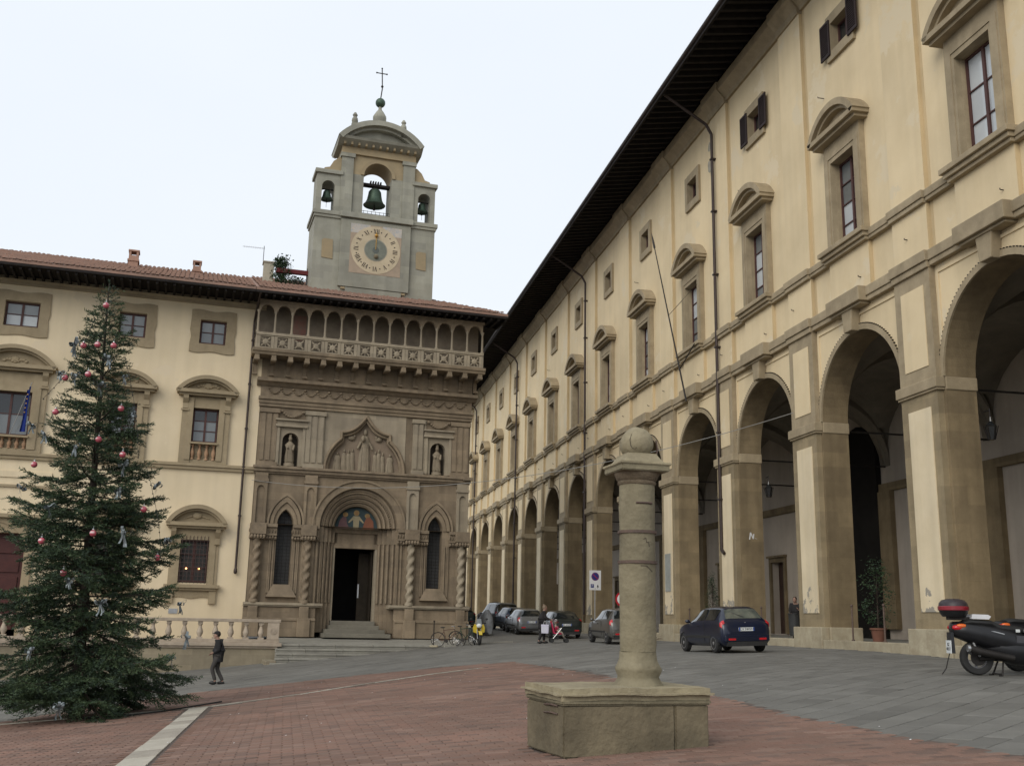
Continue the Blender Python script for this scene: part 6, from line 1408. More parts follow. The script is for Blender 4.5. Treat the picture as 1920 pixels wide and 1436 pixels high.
def settle(t, L):   # tilt a vehicle to the slope it stands on
    x, y, _ = t.location; a = t.rotation_euler.z; c, s = math.cos(a), math.sin(a); e = .9
    fx, fy = x+L*c, y+L*s; p = math.atan2(gzf(fx, fy)-gzf(x, y), L); q = math.atan2(gzf(x-s*e, y+c*e)-gzf(x+s*e, y-c*e), 2*e)
    t.rotation_euler = (Matrix.Rotation(a, 3, 'Z') @ Matrix.Rotation(-p, 3, 'Y') @ Matrix.Rotation(q, 3, 'X')).to_euler(); return t
NAVY = paint('navy_blue_paint', (.006, .010, .028), .1); GREY = paint('warm_grey_paint', (.13, .125, .115), .5); DKG = paint('black_green_paint', (.008, .012, .011)); SIL = paint('silver_paint', (.21, .215, .22), .6); SLB = paint('slate_blue_paint', (.03, .05, .09), .3); TEAL = paint('dark_teal_paint', (.012, .035, .035), .2)
settle(make_car('hatchback', 'dark navy blue hatchback with red tail lights parked nearest, left of the third big pier', HATCH, NAVY, onground(7.50, 33.5), ROTL+R_(2), CARGP, 'CV 744VH'), 3.0)
settle(make_car('hatchback', 'warm grey hatchback partly hidden behind the stone well column', HATCH, GREY, onground(5.05, 44.0), ROTL+R_(0), CARGL, 'BN 318KA'), 3.0)
settle(make_car('estate_car', 'black green car behind the pram, nearest of the far row', WAG, DKG, onground(3.22, 57.6), ROTL+R_(-2), CARGL, 'BS 602ZE'), 3.0)
settle(make_car('hatchback', 'silver hatchback between the woman and the off-road car', HATCH, SIL, onground(1.45, 62.4), ROTL+R_(2), CARGL, 'AX 155LT'), 3.0)
settle(make_car('hatchback', 'slate blue car squeezed between the silver hatchback and the tall off-road car', HATCH, SLB, onground(.75, 66.9), ROTL+R_(6), CARGL), 3.0)
settle(make_car('off_road_car', 'tall silver off-road car with dark rear window in the far row', SUV, SIL, onground(.05, 69.3), ROTL+R_(9), CARGL, 'BG 207RD', roofbars=True), 3.0)
settle(make_car('hatchback', 'dark teal car farthest away beside the palace corner', HATCH, TEAL, onground(-2.9, 72.0), ROTL+R_(4), CARGL), 3.0)

# motor scooter, nearest, at the right edge
def maxi_scooter(loc, rz, label, body=BLKP, seatpad=True):
    t = thing('motor_scooter', label, 'scooter', loc, rz, 'motor scooters at the right'); R = .29
    def wheel(x, nm='wheel'):
        a = MB(); a.lathe([(R*.6, -.05), (R*.75, -.065), (R*.93, -.06), (R, -.02), (R, .02), (R*.93, .06), (R*.75, .065), (R*.6, .05), (R*.6, -.05)], (x, 0, R), 28, 'y', cap=False); w_ = a.build(nm, BLK, t, smooth=50)
        a = MB()
        for k in range(3):
            c = 2*PI*k/3+.4; a.tube((x, 0, R), (x+R*.58*math.cos(c), 0, R+R*.58*math.sin(c)), .03, .022, 6)
        a.lathe([(R*.56, -.04), (R*.60, -.04), (R*.60, .04), (R*.56, .04), (R*.56, -.04)], (x, 0, R), 24, 'y', cap=False); a.lathe([(.02, -.07), (.055, -.06), (.055, .06), (.02, .07)], (x, 0, R), 12, 'y'); a.build('rim', mat('dark_rim', (.20, .20, .21), (.14, .14, .15), 8, rough=.4, metal=.6), w_, smooth=40)
        a = MB(); a.lathe([(.07, -.075), (.13, -.075), (.13, -.068), (.07, -.068)], (x, 0, R), 20, 'y'); a.build('brake_disc', IRON, w_)
    wheel(0); wheel(1.56)
    def loft(prof, nm, mt, n=12):   # prof: (x, zc, half width, half height)
        a = MB(); vs = []
        for x, zc, hw, hh in prof:
            for i in range(n):
                c = 2*PI*i/n; ex = .75; vs.append((x, hw*math.copysign(abs(math.cos(c))**ex, math.cos(c)), zc+hh*math.copysign(abs(math.sin(c))**ex, math.sin(c))))
        k = len(prof); a.add(vs, [(j*n+i, j*n+(i+1) % n, (j+1)*n+(i+1) % n, (j+1)*n+i) for j in range(k-1) for i in range(n)]+[tuple(range(n-1, -1, -1)), tuple(range((k-1)*n, k*n))]); return a.build(nm, mt, t, smooth=50)
    loft([(-.42, .78, .08, .07), (-.38, .77, .15, .13), (-.2, .74, .19, .17), (.1, .68, .22, .22), (.45, .60, .24, .25), (.75, .52, .24, .24)], 'tail_fairing', body)
    loft([(.12, .50, .12, .10), (.35, .47, .22, .20), (.6, .42, .25, .24), (.9, .40, .26, .23), (1.15, .44, .26, .26), (1.25, .5, .22, .28)], 'lower_fairing', body)
    loft([(1.12, .55, .10, .22), (1.2, .70, .26, .34), (1.36, .74, .28, .36), (1.52, .70, .22, .28), (1.66, .62, .12, .16)], 'front_fairing', body)
    loft([(-.22, .88, .12, .04), (-.1, .90, .17, .055), (.25, .88, .18, .06), (.32, .84, .17, .07), (.42, .80, .17, .07), (.75, .78, .15, .06), (.95, .74, .10, .05)], 'seat', mat('black_seat', (.018, .018, .018), (.025, .025, .025), 8, rough=.5, bump=.1))
    a = MB(); a.lathe([(.02, .98), (.19, .985), (.235, 1.05), (.245, 1.12)], (-.34, 0, 0), 20, 'z', 1, 1.05); o = a.build('top_case', BLKP, t, smooth=40)
    a = MB(); a.lathe([(.248, 1.09), (.258, 1.10), (.258, 1.155), (.248, 1.165)], (-.34, 0, 0), 20, 'z', 1, 1.05); a.build('red_reflector_band', REDB, o, smooth=40)
    a = MB(); a.lathe([(.245, 1.165), (.235, 1.22), (.19, 1.27), (.10, 1.295), (.01, 1.30)], (-.34, 0, 0), 20, 'z', 1, 1.05); a.build('top_case_lid', mat('worn_black_lid', (.045, .035, .04), (.03, .025, .028), 5, rough=.4, bump=0), o, smooth=40)
    a = MB(); a.box(-.45, -.05, -.08, .08, .93, .985); a.build('luggage_rack', IRON, t)
    for s_ in (1, -1):
        a = MB(); a.ell((-.33, s_*.115, .80), .10, .06, .055, 12, 8); l_ = a.build('tail_light', REDL, t, smooth=True); a = MB(); a.ell((-.27, s_*.135, .83), .10, .05, .04, 12, 8); a.build('turn_lens', ORGL, l_, smooth=True)
        a = MB(); a.tube((1.2, s_*.1, .98), (1.12, s_*.34, 1.0), .018, n=6); a.tube((1.12, s_*.34, 1.0), (1.08, s_*.42, .99), .024, n=6); a.build('handlebar', IRON, t)
        a = MB(); a.tube((1.2, s_*.3, 1.0), (1.22, s_*.40, 1.17), .01, n=5); a.build('mirror_stalk', IRON, t); a = MB(); a.ell((1.22, s_*.44, 1.2), .03, .09, .05, 10, 6); a.build('mirror', BLKP, t, smooth=True)
    a = MB(); a.exx([(-.11, .36), (.11, .36), (.11, .58), (-.11, .58)], -.472, -.46); pl = a.build('number_plate', PLATE, t); text('plate_text', 'BZ\n48217', .075, TXT, pl, (-.474, 0, .47), (R_(90), 0, R_(-90)))
    a = MB(); a.exx([(-.12, .36), (.12, .36), (.09, .72), (-.09, .72)], -.455, -.40); a.build('mudguard', BLKP, t)
    a = MB(); a.tube((.55, -.22, .30), (-.02, -.24, .40), .055, .065, 12); a.tube((-.02, -.24, .40), (-.22, -.25, .46), .07, .06, 12); e_ = a.build('exhaust', IRON, t, smooth=40); a = MB(); a.lathe([(.035, -.24), (.062, -.245), (.062, -.20)], (-.0, -.25, .455), 14, 'x'); a.build('exhaust_tip', CHR, e_)
    a = MB(); a.tube((.0, -.1, .29), (.45, -.1, .34), .05, .06, 8); a.tube((0, .1, .29), (.45, .1, .34), .05, .06, 8); a.box(.3, .6, -.12, .12, .24, .5); a.build('engine_swingarm', IRON, t)
    a = MB(); a.tube((.02, -.12, .3), (-.12, -.1, .66), .022, n=6); a.tube((.02, .12, .3), (-.12, .1, .66), .022, n=6); a.build('rear_shock', CHR, t)
    a = MB()
    for s_ in (1, -1): a.tube((.42, s_*.1, .28), (.34, s_*.2, .0), .016, n=6); a.tube((.34, s_*.2, .005), (.28, s_*.22, .005), .016, n=6)
    a.tube((.34, -.2, .03), (.34, .2, .03), .014, n=6); a.tube((.95, -.2, .22), (1.05, -.30, .0), .014, n=5); a.build('centre_stand', IRON, t)
    a = MB(); a.tube((-.46, .0, .36), (-.53, .02, .10), .010, n=5); a.tube((-.53, .02, .1), (-.6, .04, .0), .010, n=5); a.build('antitheft_chain', IRON, t)
    a = MB(); vs = []
    for i in range(7):
        y = -.2+.4*i/6
        for x, z in ((1.36, 1.0), (1.26, 1.15), (1.12, 1.32)): vs.append((x-.10*(abs(y)/.2)**2, y*(1-(z-1)*.5), z))
    a.add(vs, [(i*3+j, i*3+j+1, (i+1)*3+j+1, (i+1)*3+j) for i in range(6) for j in range(2)]); a.build('windscreen', mat('smoked_screen', (.10, .11, .12), (.07, .08, .09), 5, rough=.1, bump=0, spec=.8), t, smooth=True)
    a = MB(); a.tube((1.3, -.09, .62), (1.56, -.09, .30), .025, n=6); a.tube((1.3, .09, .62), (1.56, .09, .30), .025, n=6); a.build('front_fork', IRON, t)
    a = MB(); a.box(.62, .84, -.238, -.228, .56, .68); a.build('side_vent', mat('grey_side_vent', (.07, .07, .08), (.05, .05, .055), 9, rough=.4), t)
    a = MB(); a.tube((.1, -.185, .78), (.42, -.225, .70), .012, n=5); a.build('trim_strip', CHR, t)
    a = MB(); a.box(.62, .69, -.229, -.222, .74, .79); a.box(.76, .90, -.232, -.225, .74, .79); a.build('side_badge', PLATE, t)
    if seatpad: a = MB(); a.ex([(-.10, .955), (.20, .95), (.24, 1.0), (.19, 1.03), (-.08, 1.035)], -.165, .165); a.build('shiny_seat_cover', mat('white_seat_cover', (.62, .62, .64), (.5, .5, .52), 6, rough=.15, bump=0), t)
    return t
sx, sy = 9.30, 21.35
SC = maxi_scooter((sx, sy, gzf(sx, sy)+.012), R_(-2), 'black maxi scooter with red banded top case and orange tail lights at the right edge'); SC.scale = (1.13,)*3
s2 = dup(SC, (sx+1.35, sy+1.15, gzf(sx+1.35, sy+1.15)+.012), R_(10), 'second dark scooter standing behind the one with the red banded top case')
for c_ in list(s2.children):
    if c_.name.startswith(('top_case', 'luggage', 'shiny')):
        for d_ in list(c_.children): bpy.data.objects.remove(d_)
        bpy.data.objects.remove(c_)
# ---------------------------------------------------------------- bicycles and yellow motorcycle
def bicycle(loc, rz, label, fc):
    t = thing('bicycle', label, 'bicycle', loc, rz, 'bicycles by the palace corner'); R = .34; a = MB()
    for x in (0, 1.05):
        a = MB(); n = 28; r1 = .018
        for i in range(n): c, d = 2*PI*i/n, 2*PI*(i+1)/n; a.tube((x+R*math.cos(c), 0, R+R*math.sin(c)), (x+R*math.cos(d), 0, R+R*math.sin(d)), r1, n=5)
        w_ = a.build('wheel', BLK, t); a = MB()
        for i in range(14): c = 2*PI*i/14; a.tube((x, .02*(-1)**i, R), (x+R*math.cos(c), 0, R+R*math.sin(c)), .003, n=3)
        a.lathe([(.02, -.04), (.03, 0), (.02, .04)], (x, 0, R), 8, 'y'); a.build('spokes', CHR, w_)
    S_ = {'bb': (.43, 0, .28), 'seat': (.27, 0, .80), 'head': (.83, 0, .86), 'hl': (.86, 0, .70)}
    a = MB()
    for p, q_ in ((S_['bb'], S_['seat']), (S_['seat'], S_['head']), (S_['bb'], S_['hl']), (S_['hl'], S_['head']), ((0, .03, R), S_['bb']), ((0, .03, R), (.29, 0, .74)), ((1.05, .04, R), S_['hl'])): a.tube(p, q_, .018, n=6)
    a.build('frame', fc, t)
    a = MB(); a.tube(S_['seat'], (.245, 0, .90), .014, n=6); a.ell((.22, 0, .93), .13, .07, .03, 10, 6); a.build('saddle', BLK, t)
    a = MB(); a.tube(S_['head'], (.80, 0, .98), .014, n=6); a.tube((.80, -.27, 1.0), (.80, .27, 1.0), .013, n=6); a.tube((.80, -.27, 1.0), (.70, -.29, 1.0), .016, n=6); a.tube((.80, .27, 1.0), (.70, .29, 1.0), .016, n=6); a.build('handlebar', CHR, t)
    a = MB(); a.lathe([(.09, -.006), (.09, .006)], (.43, -.04, .28), 14, 'y'); a.tube((.43, -.05, .28), (.52, -.06, .14), .01, n=5); a.box(.47, .57, -.14, -.06, .13, .15); a.build('chainset', IRON, t)
    a = MB(); a.ring(0, R, R+.03, R+.04, R_(20), R_(170), -.025, .025, 10); a.build('rear_mudguard', BLK, t)
    return t
BRF = mat('brown_bike_paint', (.10, .055, .04), (.08, .04, .03), 9, rough=.4); GRF = mat('green_bike_paint', (.03, .06, .04), (.02, .045, .03), 9, rough=.4)
def cu(x, y): return (x, y, gzf(x, y)+.04)
bicycle(cu(-3.42, 53.4), R_(-6), 'brown bicycle leaning furthest left on the stone kerb', BRF)
bicycle(cu(-2.55, 53.3), R_(-22), 'dark green bicycle between the brown bicycle and the yellow motorcycle', GRF)
YELP = paint('yellow_paint', (.55, .40, .02), 0); 
t = thing('motorcycle', 'yellow motorcycle seen from the front beside the bicycles', 'motorcycle', onground(-1.62, 53.6), R_(-78)); R = .31
for x in (0, 1.38):
    a = MB(); a.lathe([(R*.68, -.05), (R*.9, -.06), (R, -.03), (R, .03), (R*.9, .06), (R*.68, .05), (R*.68, -.05)], (x, 0, R), 24, 'y', cap=False); w_ = a.build('wheel', BLK, t, smooth=50); a = MB()
    for k in range(6): c = 2*PI*k/6; a.tube((x, 0, R), (x+R*.62*math.cos(c), 0, R+R*.62*math.sin(c)), .014, n=4)
    a.build('rim', CHR, w_)
a = MB(); a.ell((.75, 0, .82), .30, .17, .15, 14, 10); a.build('fuel_tank', YELP, t, smooth=True)
a = MB(); a.box(.45, .95, -.14, .14, .32, .66); a.tube((.5, .16, .3), (-.1, .2, .38), .05, .06, 8); a.build('engine', IRON, t)
a = MB(); a.ell((.25, 0, .80), .32, .13, .07, 12, 8); a.build('seat', BLK, t, smooth=True)
for s_ in (1, -1):
    a = MB(); a.exx([(s_*.10, .55), (s_*.27, .62), (s_*.29, .82), (s_*.22, 1.0), (s_*.10, .95)][::s_], 1.05, 1.22); a.build('side_fairing', YELP, t)
    a = MB(); a.tube((1.12, s_*.09, .95), (1.38, s_*.09, .31), .026, n=6); a.build('fork', CHR, t)
    a = MB(); a.tube((1.1, s_*.1, 1.02), (1.0, s_*.36, 1.05), .016, n=6); a.tube((1.05, s_*.3, 1.05), (1.1, s_*.36, 1.22), .01, n=5); a.ell((1.1, s_*.38, 1.24), .03, .07, .045, 8, 6); a.build('handlebar', BLK, t)
a = MB(); a.ell((1.25, 0, .92), .10, .14, .11, 12, 8); a.build('headlight', PLATE, t, smooth=True)
a = MB(); a.ring(1.38, R, R+.05, R+.07, R_(30), R_(150), -.08, .08, 10); a.build('front_mudguard', YELP, t)
a = MB(); a.exx([(-.14, 1.0), (.14, 1.0), (.10, 1.25), (-.10, 1.25)], 1.14, 1.16); a.build('fly_screen', mat('pale_screen', (.3, .33, .34), (.2, .22, .23), 6, rough=.1, bump=0, spec=.8), t)
# covered vehicle
cv = MB(); prof = [(0, .1, .2, .12), (.1, .38, .3, .4), (.5, .5, .33, .52), (.9, .58, .34, .6), (1.2, .68, .32, .68), (1.6, .55, .28, .55), (1.8, .3, .15, .3)]; n = 14; vs = []
r = random.Random(2)
for x, zc, hw, hh in prof:
    for i in range(n): c = 2*PI*i/n; k_ = 1+r.uniform(-.05, .05); vs.append((x, hw*k_*math.copysign(abs(math.cos(c))**.7, math.cos(c)), max(.0, zc+hh*k_*math.sin(c))))
cv.add(vs, [(j*n+i, j*n+(i+1) % n, (j+1)*n+(i+1) % n, (j+1)*n+i) for j in range(len(prof)-1) for i in range(n)]+[tuple(range(n-1, -1, -1)), tuple(range(len(vs)-n, len(vs)))])
o = cv.build('covered_scooter', mat('silvery_cover', (.26, .27, .28), (.16, .165, .17), 5, rough=.45, bump=.3), smooth=50, loc=onground(-1.6, 63.6)); o.rotation_euler = (0, 0, R_(-70)); tag(o, 'scooter under a silvery grey cover behind the yellow motorcycle', 'scooter')
# iron post and kerb stone by the bicycles
t = thing('iron_post', 'thin dark iron post on a stone foot beside the brown bicycle', 'post', cu(-3.62, 53.2)); a = MB(); a.tube((0, 0, .06), (0, 0, 1.22), .025, n=8); a.sph((0, 0, 1.24), .045, 8, 6); a.build('pole', IRON, t); a = MB(); a.box(-.18, .22, -.16, .16, 0, .09); link('stone_foot', bevel(a.mesh('stone_foot', PLI), .03), t)
a = MB(); P = [W_F(u_, 5.0-(9.4-u_)*.04, 0) for u_ in (2.9, 1.9, .9, .0)]
for p, q_ in zip(P, P[1:]):
    d = (q_-p).normalized(); nn = Vector((-d.y, d.x, 0))*.12; z1, z2 = gzf(p.x, p.y), gzf(q_.x, q_.y); q3 = q_-d*.02
    a.add([tuple(Vector((v_.x, v_.y, z)))for v_, z in ((p-nn, z1-.1), (q3-nn, z2-.1), (q3+nn, z2-.1), (p+nn, z1-.1), (p-nn, z1+.07), (q3-nn, z2+.07), (q3+nn, z2+.07), (p+nn, z1+.07))], [(0, 3, 2, 1), (4, 5, 6, 7), (0, 1, 5, 4), (1, 2, 6, 5), (2, 3, 7, 6), (3, 0, 4, 7)])
a.build('kerb', STEP, kind='structure')

# ---------------------------------------------------------------- people
SKIN = mat('skin', (.33, .20, .15), (.28, .17, .13), 6, rough=.6, bump=0); BKC = mat('black_cloth', (.016, .015, .017), (.024, .022, .022), 6, rough=.85, bump=.1); DKJ = mat('dark_grey_jacket', (.030, .030, .032), (.02, .02, .022), 6, rough=.85, bump=.1)
TRO = mat('grey_brown_trousers', (.060, .055, .052), (.045, .042, .04), 6, rough=.9, bump=.1); HAIRD = mat('dark_hair', (.02, .016, .013), (.03, .022, .018), 12, rough=.6, bump=.2); HAIRB = mat('greying_blonde_hair', (.20, .15, .10), (.14, .10, .07), 12, rough=.6, bump=.2); SHOE = mat('black_shoe', (.015, .014, .014), (.02, .02, .02), 8, rough=.4)
def person(loc, rz, label, J, jacket, trousers, hair, H=1.72, coat_len=0., hood=None, cap=None):
    """x is the facing direction; J: joint positions for a 1.72 m figure"""
    t = thing('person', label, 'person', loc, rz); s = H/1.72
    def V3(k): return tuple(c*s for c in J[k])
    keys = ['pelvis', 'spine', 'chest', 'neck', 'head', 'top', 'shl', 'ell', 'wrl', 'shr', 'elr', 'wrr', 'hpl', 'knl', 'anl', 'tol', 'hpr', 'knr', 'anr', 'tor']
    rad = dict(pelvis=.125, spine=.115, chest=.135, neck=.052, head=.075, top=.07, shl=.062, ell=.042, wrl=.030, shr=.062, elr=.042, wrr=.030, hpl=.092, knl=.058, anl=.040, tol=.02, hpr=.092, knr=.058, anr=.040, tor=.02)
    E_ = [('pelvis', 'spine'), ('spine', 'chest'), ('chest', 'neck'), ('neck', 'head'), ('head', 'top'), ('chest', 'shl'), ('shl', 'ell'), ('ell', 'wrl'), ('chest', 'shr'), ('shr', 'elr'), ('elr', 'wrr'), ('pelvis', 'hpl'), ('hpl', 'knl'), ('knl', 'anl'), ('anl', 'tol'), ('pelvis', 'hpr'), ('hpr', 'knr'), ('knr', 'anr'), ('anr', 'tor')]
    ix = {k: i for i, k in enumerate(keys)}
    body = skin('body', [V3(k) for k in keys], [(ix[a], ix[b]) for a, b in E_], [rad[k]*s for k in keys], SKIN, t)
    def cloth(nm, ks, es, rr, mt): 
        i2 = {k: i for i, k in enumerate(ks)}; return skin(nm, [V3(k) for k in ks], [(i2[a], i2[b]) for a, b in es], [rr[k]*s for k in ks], mt, t)
    up = ['pelvis', 'spine', 'chest', 'collar', 'shl', 'ell', 'wl2', 'shr', 'elr', 'wr2', 'hem']
    J['collar'] = tuple(a*.55+b*.45 for a, b in zip(J['chest'], J['neck'])); J['wl2'] = tuple(a*.12+b*.88 for a, b in zip(J['ell'], J['wrl'])); J['wr2'] = tuple(a*.12+b*.88 for a, b in zip(J['elr'], J['wrr']))
    pe = J['pelvis']; J['hem'] = (pe[0], pe[1], pe[2]-.10-coat_len)
    cloth('jacket', up, [('hem', 'pelvis'), ('pelvis', 'spine'), ('spine', 'chest'), ('chest', 'collar'), ('chest', 'shl'), ('shl', 'ell'), ('ell', 'wl2'), ('chest', 'shr'), ('shr', 'elr'), ('elr', 'wr2')], dict(pelvis=.188, spine=.185, chest=.195, collar=.10, shl=.11, ell=.08, wl2=.06, shr=.11, elr=.08, wr2=.06, hem=.185), jacket)
    J['al2'] = tuple(a*.03+b*.97 for a, b in zip(J['knl'], J['anl'])); J['ar2'] = tuple(a*.03+b*.97 for a, b in zip(J['knr'], J['anr']))
    cloth('trousers', ['pelvis', 'hpl', 'knl', 'al2', 'hpr', 'knr', 'ar2'], [('pelvis', 'hpl'), ('hpl', 'knl'), ('knl', 'al2'), ('pelvis', 'hpr'), ('hpr', 'knr'), ('knr', 'ar2')], dict(pelvis=.14, hpl=.108, knl=.076, al2=.062, hpr=.108, knr=.076, ar2=.062), trousers)
    for a_, b_ in (('anl', 'tol'), ('anr', 'tor')):
        A1 = Vector(V3(a_)); B1 = Vector(V3(b_)); m_ = MB(); d = (B1-A1); m_.ell(tuple(A1+d*.55+Vector((0, 0, -.02))), .132*s, .052*s, .062*s, 10, 6); m_.build('shoe', SHOE, t, smooth=True)
    hd = Vector(V3('head')).lerp(Vector(V3('top')), .55); 
    m_ = MB(); m_.ell(tuple(hd), .098*s, .080*s, .122*s, 16, 12); m_.ell((hd.x+.095*s, hd.y, hd.z-.01), .018*s, .014*s, .022*s, 8, 6); m_.ell((hd.x+.06*s, hd.y, hd.z-.085*s), .045*s, .04*s, .035*s, 8, 6)
    for s_ in (1, -1): m_.ell((hd.x-.005, hd.y+s_*.082*s, hd.z-.01), .022*s, .010*s, .030*s, 8, 6)
    f_ = m_.build('face', SKIN, t, smooth=True)
    for s_ in (1, -1): m_ = MB(); m_.ell((hd.x+.088*s, hd.y+s_*.030*s, hd.z+.018*s), .010*s, .014*s, .008*s, 8, 5); m_.build('eye', HAIRD, f_, smooth=True)
    m_ = MB(); m_.tube((hd.x+.094*s, hd.y-.022*s, hd.z-.052*s), (hd.x+.094*s, hd.y+.022*s, hd.z-.052*s), .006*s, n=5); m_.build('mouth', mat('lip', (.30, .12, .10), (.28, .1, .09), 9, bump=0), f_)
    m_ = MB(); m_.ell((hd.x-.022*s, hd.y, hd.z+.028*s), .100*s, .090*s, .112*s, 14, 10); 
    if hair is HAIRB: m_.ell((hd.x-.05*s, hd.y, hd.z+.12*s), .055*s, .055*s, .05*s, 10, 8)
    m_.build('hair', hair, t, smooth=True)
    if cap: m_ = MB(); m_.ell((hd.x-.0, hd.y, hd.z+.065*s), .108*s, .096*s, .065*s, 14, 8); m_.ell((hd.x+.10*s, hd.y, hd.z+.055*s), .06*s, .07*s, .012*s, 12, 6); m_.build('cap', cap, t, smooth=True)
    for el_, wr_ in (('ell', 'wrl'), ('elr', 'wrr')):
        A1 = Vector(V3(el_)); B1 = Vector(V3(wr_)); d = (B1-A1).normalized(); sd_ = d.cross(Vector((0, 0, 1))) if abs(d.z) < .9 else d.cross(Vector((1, 0, 0))); sd_.normalize()
        palm = B1+d*.05*s; vs = [tuple(B1), tuple(B1+d*.045*s), tuple(B1+d*.085*s)]; hm = skin('hand', vs, [(0, 1), (1, 2)], [.026*s, (.020*s, .038*s), (.016*s, .038*s)], SKIN, t, 1)
        for k, ln in enumerate((.062, .072, .068, .052)):
            o0 = B1+d*.080*s+sd_*(-.030+.020*k)*s; dn = Vector((0, 0, -1)); skin('finger', [tuple(o0), tuple(o0+d*ln*.45*s+dn*.004*s), tuple(o0+(d*ln*.80+dn*ln*.45)*s)], [(0, 1), (1, 2)], [.0095*s, .009*s, .0075*s], SKIN, hm, 1)
        o0 = B1+d*.03*s-sd_*.03*s; skin('thumb', [tuple(o0), tuple(o0+(d*.025-sd_*.018)*s), tuple(o0+(d*.05-sd_*.02)*s)], [(0, 1), (1, 2)], [.012*s, .0105*s, .008*s], SKIN, hm, 1)
    return t
JW = dict(pelvis=(0, 0, .93), spine=(-.01, 0, 1.10), chest=(.015, 0, 1.30), neck=(.05, 0, 1.47), head=(.085, 0, 1.56), top=(.095, 0, 1.65), shl=(.02, .18, 1.38), ell=(-.05, .22, 1.12), wrl=(.17, .12, 1.02), shr=(.02, -.18, 1.38), elr=(-.05, -.22, 1.12), wrr=(.17, -.12, 1.02),
          hpl=(.01, .09, .88), knl=(.16, .09, .50), anl=(.02, .09, .10), tol=(.16, .09, .05), hpr=(0, -.09, .88), knr=(.02, -.09, .48), anr=(-.20, -.09, .09), tor=(-.08, -.09, .04))
person(onground(-9.86, 37.0), PI+R_(5), 'man in dark jacket and cap walking left past the terrace wall', dict(JW), DKJ, TRO, HAIRD, 1.74, .12, cap=BKC)
JF = dict(pelvis=(0, 0, .93), spine=(.0, 0, 1.10), chest=(.05, 0, 1.30), neck=(.09, 0, 1.46), head=(.12, 0, 1.55), top=(.13, 0, 1.64), shl=(.06, .17, 1.38), ell=(.16, .21, 1.14), wrl=(.40, .19, 1.05), shr=(.06, -.17, 1.38), elr=(.14, -.21, 1.14), wrr=(.38, -.19, 1.05),
          hpl=(0, .085, .88), knl=(.12, .085, .50), anl=(.10, .085, .09), tol=(.23, .085, .05), hpr=(0, -.085, .88), knr=(.0, -.085, .49), anr=(-.16, -.085, .10), tor=(-.04, -.085, .04))
wx, wy = 1.52, 46.9
person(onground(wx, wy), R_(4), 'woman in a black coat with tied-up hair pushing a pushchair', dict(JF), BKC, BKC, HAIRB, 1.62, .22)
# pushchair
t = thing('pushchair', 'red and black pushchair with a child, pushed by the woman', 'pushchair', onground(wx+.72, wy+.05), R_(4)); a = MB()
PNK = mat('bright_pink_cloth', (.50, .03, .09), (.40, .02, .07), 6, bump=.1); 
for s_ in (.24, -.24):
    a.tube((-.33, s_, 1.0), (.32, s_, .14), .014, n=6); a.tube((-.30, s_, .12), (.12, s_, .62), .014, n=6); a.tube((-.33, s_, 1.0), (-.40, s_, 1.02), .014, n=6)
a.tube((-.40, -.24, 1.02), (-.40, .24, 1.02), .017, n=6); a.tube((-.1, -.24, .38), (-.1, .24, .38), .012, n=6); a.build('frame', CHR, t)
a = MB(); a.add([(-.18, -.2, .42), (.16, -.2, .40), (.16, .2, .40), (-.18, .2, .42), (-.30, -.2, .86), (-.30, .2, .86), (-.33, .2, .84), (-.33, -.2, .84), (-.22, -.2, .38), (.16, -.2, .36), (.16, .2, .36), (-.22, .2, .38)], [(0, 1, 2, 3), (0, 3, 5, 4), (4, 5, 6, 7), (7, 6, 11, 8), (8, 11, 10, 9), (9, 10, 2, 1), (0, 4, 7, 8, 9, 1), (3, 2, 10, 11, 6, 5)]); a.build('seat', PNK, t)
a = MB()
for i in range(6):
    c, d = R_(100-i*22), R_(100-(i+1)*22)
    a.add([(-.28+.26*math.sin(R_(i*14))-.0, -.22, .82+.18*math.cos(R_(i*14))), (-.28+.26*math.sin(R_((i+1)*14)), -.22, .82+.18*math.cos(R_((i+1)*14))), (-.28+.26*math.sin(R_((i+1)*14)), .22, .82+.18*math.cos(R_((i+1)*14))), (-.28+.26*math.sin(R_(i*14)), .22, .82+.18*math.cos(R_(i*14)))], [(0, 1, 2, 3)])
a.build('hood', PNK, t)
a = MB(); a.box(-.26, .0, -.18, .18, .14, .28); a.build('basket', BKC, t)
for x in (-.30, .34):
    for s_ in (.25, -.25): a = MB(); a.lathe([(.05, -.02), (.085, -.022), (.095, 0), (.085, .022), (.05, .02)], (x, s_, .095), 16, 'y'); a.build('wheel', BLK, t, smooth=50)
JC = dict(pelvis=(0, 0, .10), spine=(-.03, 0, .22), chest=(-.05, 0, .34), neck=(-.05, 0, .44), head=(-.04, 0, .52), top=(-.04, 0, .60))
c_ = thing('person', 'small child in a pink coat and white hat sitting in the pushchair', 'person', tuple(Vector(onground(wx+.72, wy+.05))+Vector((-.05, 0, .42))), R_(4))
ks = [(0, 0, .06), (-.06, 0, .18), (-.09, 0, .28), (-.08, 0, .36), (-.07, 0, .42), (-.05, .12, .26), (.06, .13, .16), (-.05, -.12, .26), (.06, -.13, .16), (.08, .06, .04), (.20, .07, .02), (.27, .07, -.16), (.32, .07, -.17), (.08, -.06, .04), (.20, -.07, .02), (.27, -.07, -.16), (.32, -.07, -.17)]
es = [(0, 1), (1, 2), (2, 3), (3, 4), (2, 5), (5, 6), (2, 7), (7, 8), (0, 9), (9, 10), (10, 11), (11, 12), (0, 13), (13, 14), (14, 15), (15, 16)]
CRM = mat('cream_tights', (.5, .44, .34), (.42, .36, .28), 7, bump=.1)
skin('body', ks, es, [.08, .08, .08, .035, .05, .035, .025, .035, .025, .045, .04, .03, .025, .045, .04, .03, .025], CRM, c_)
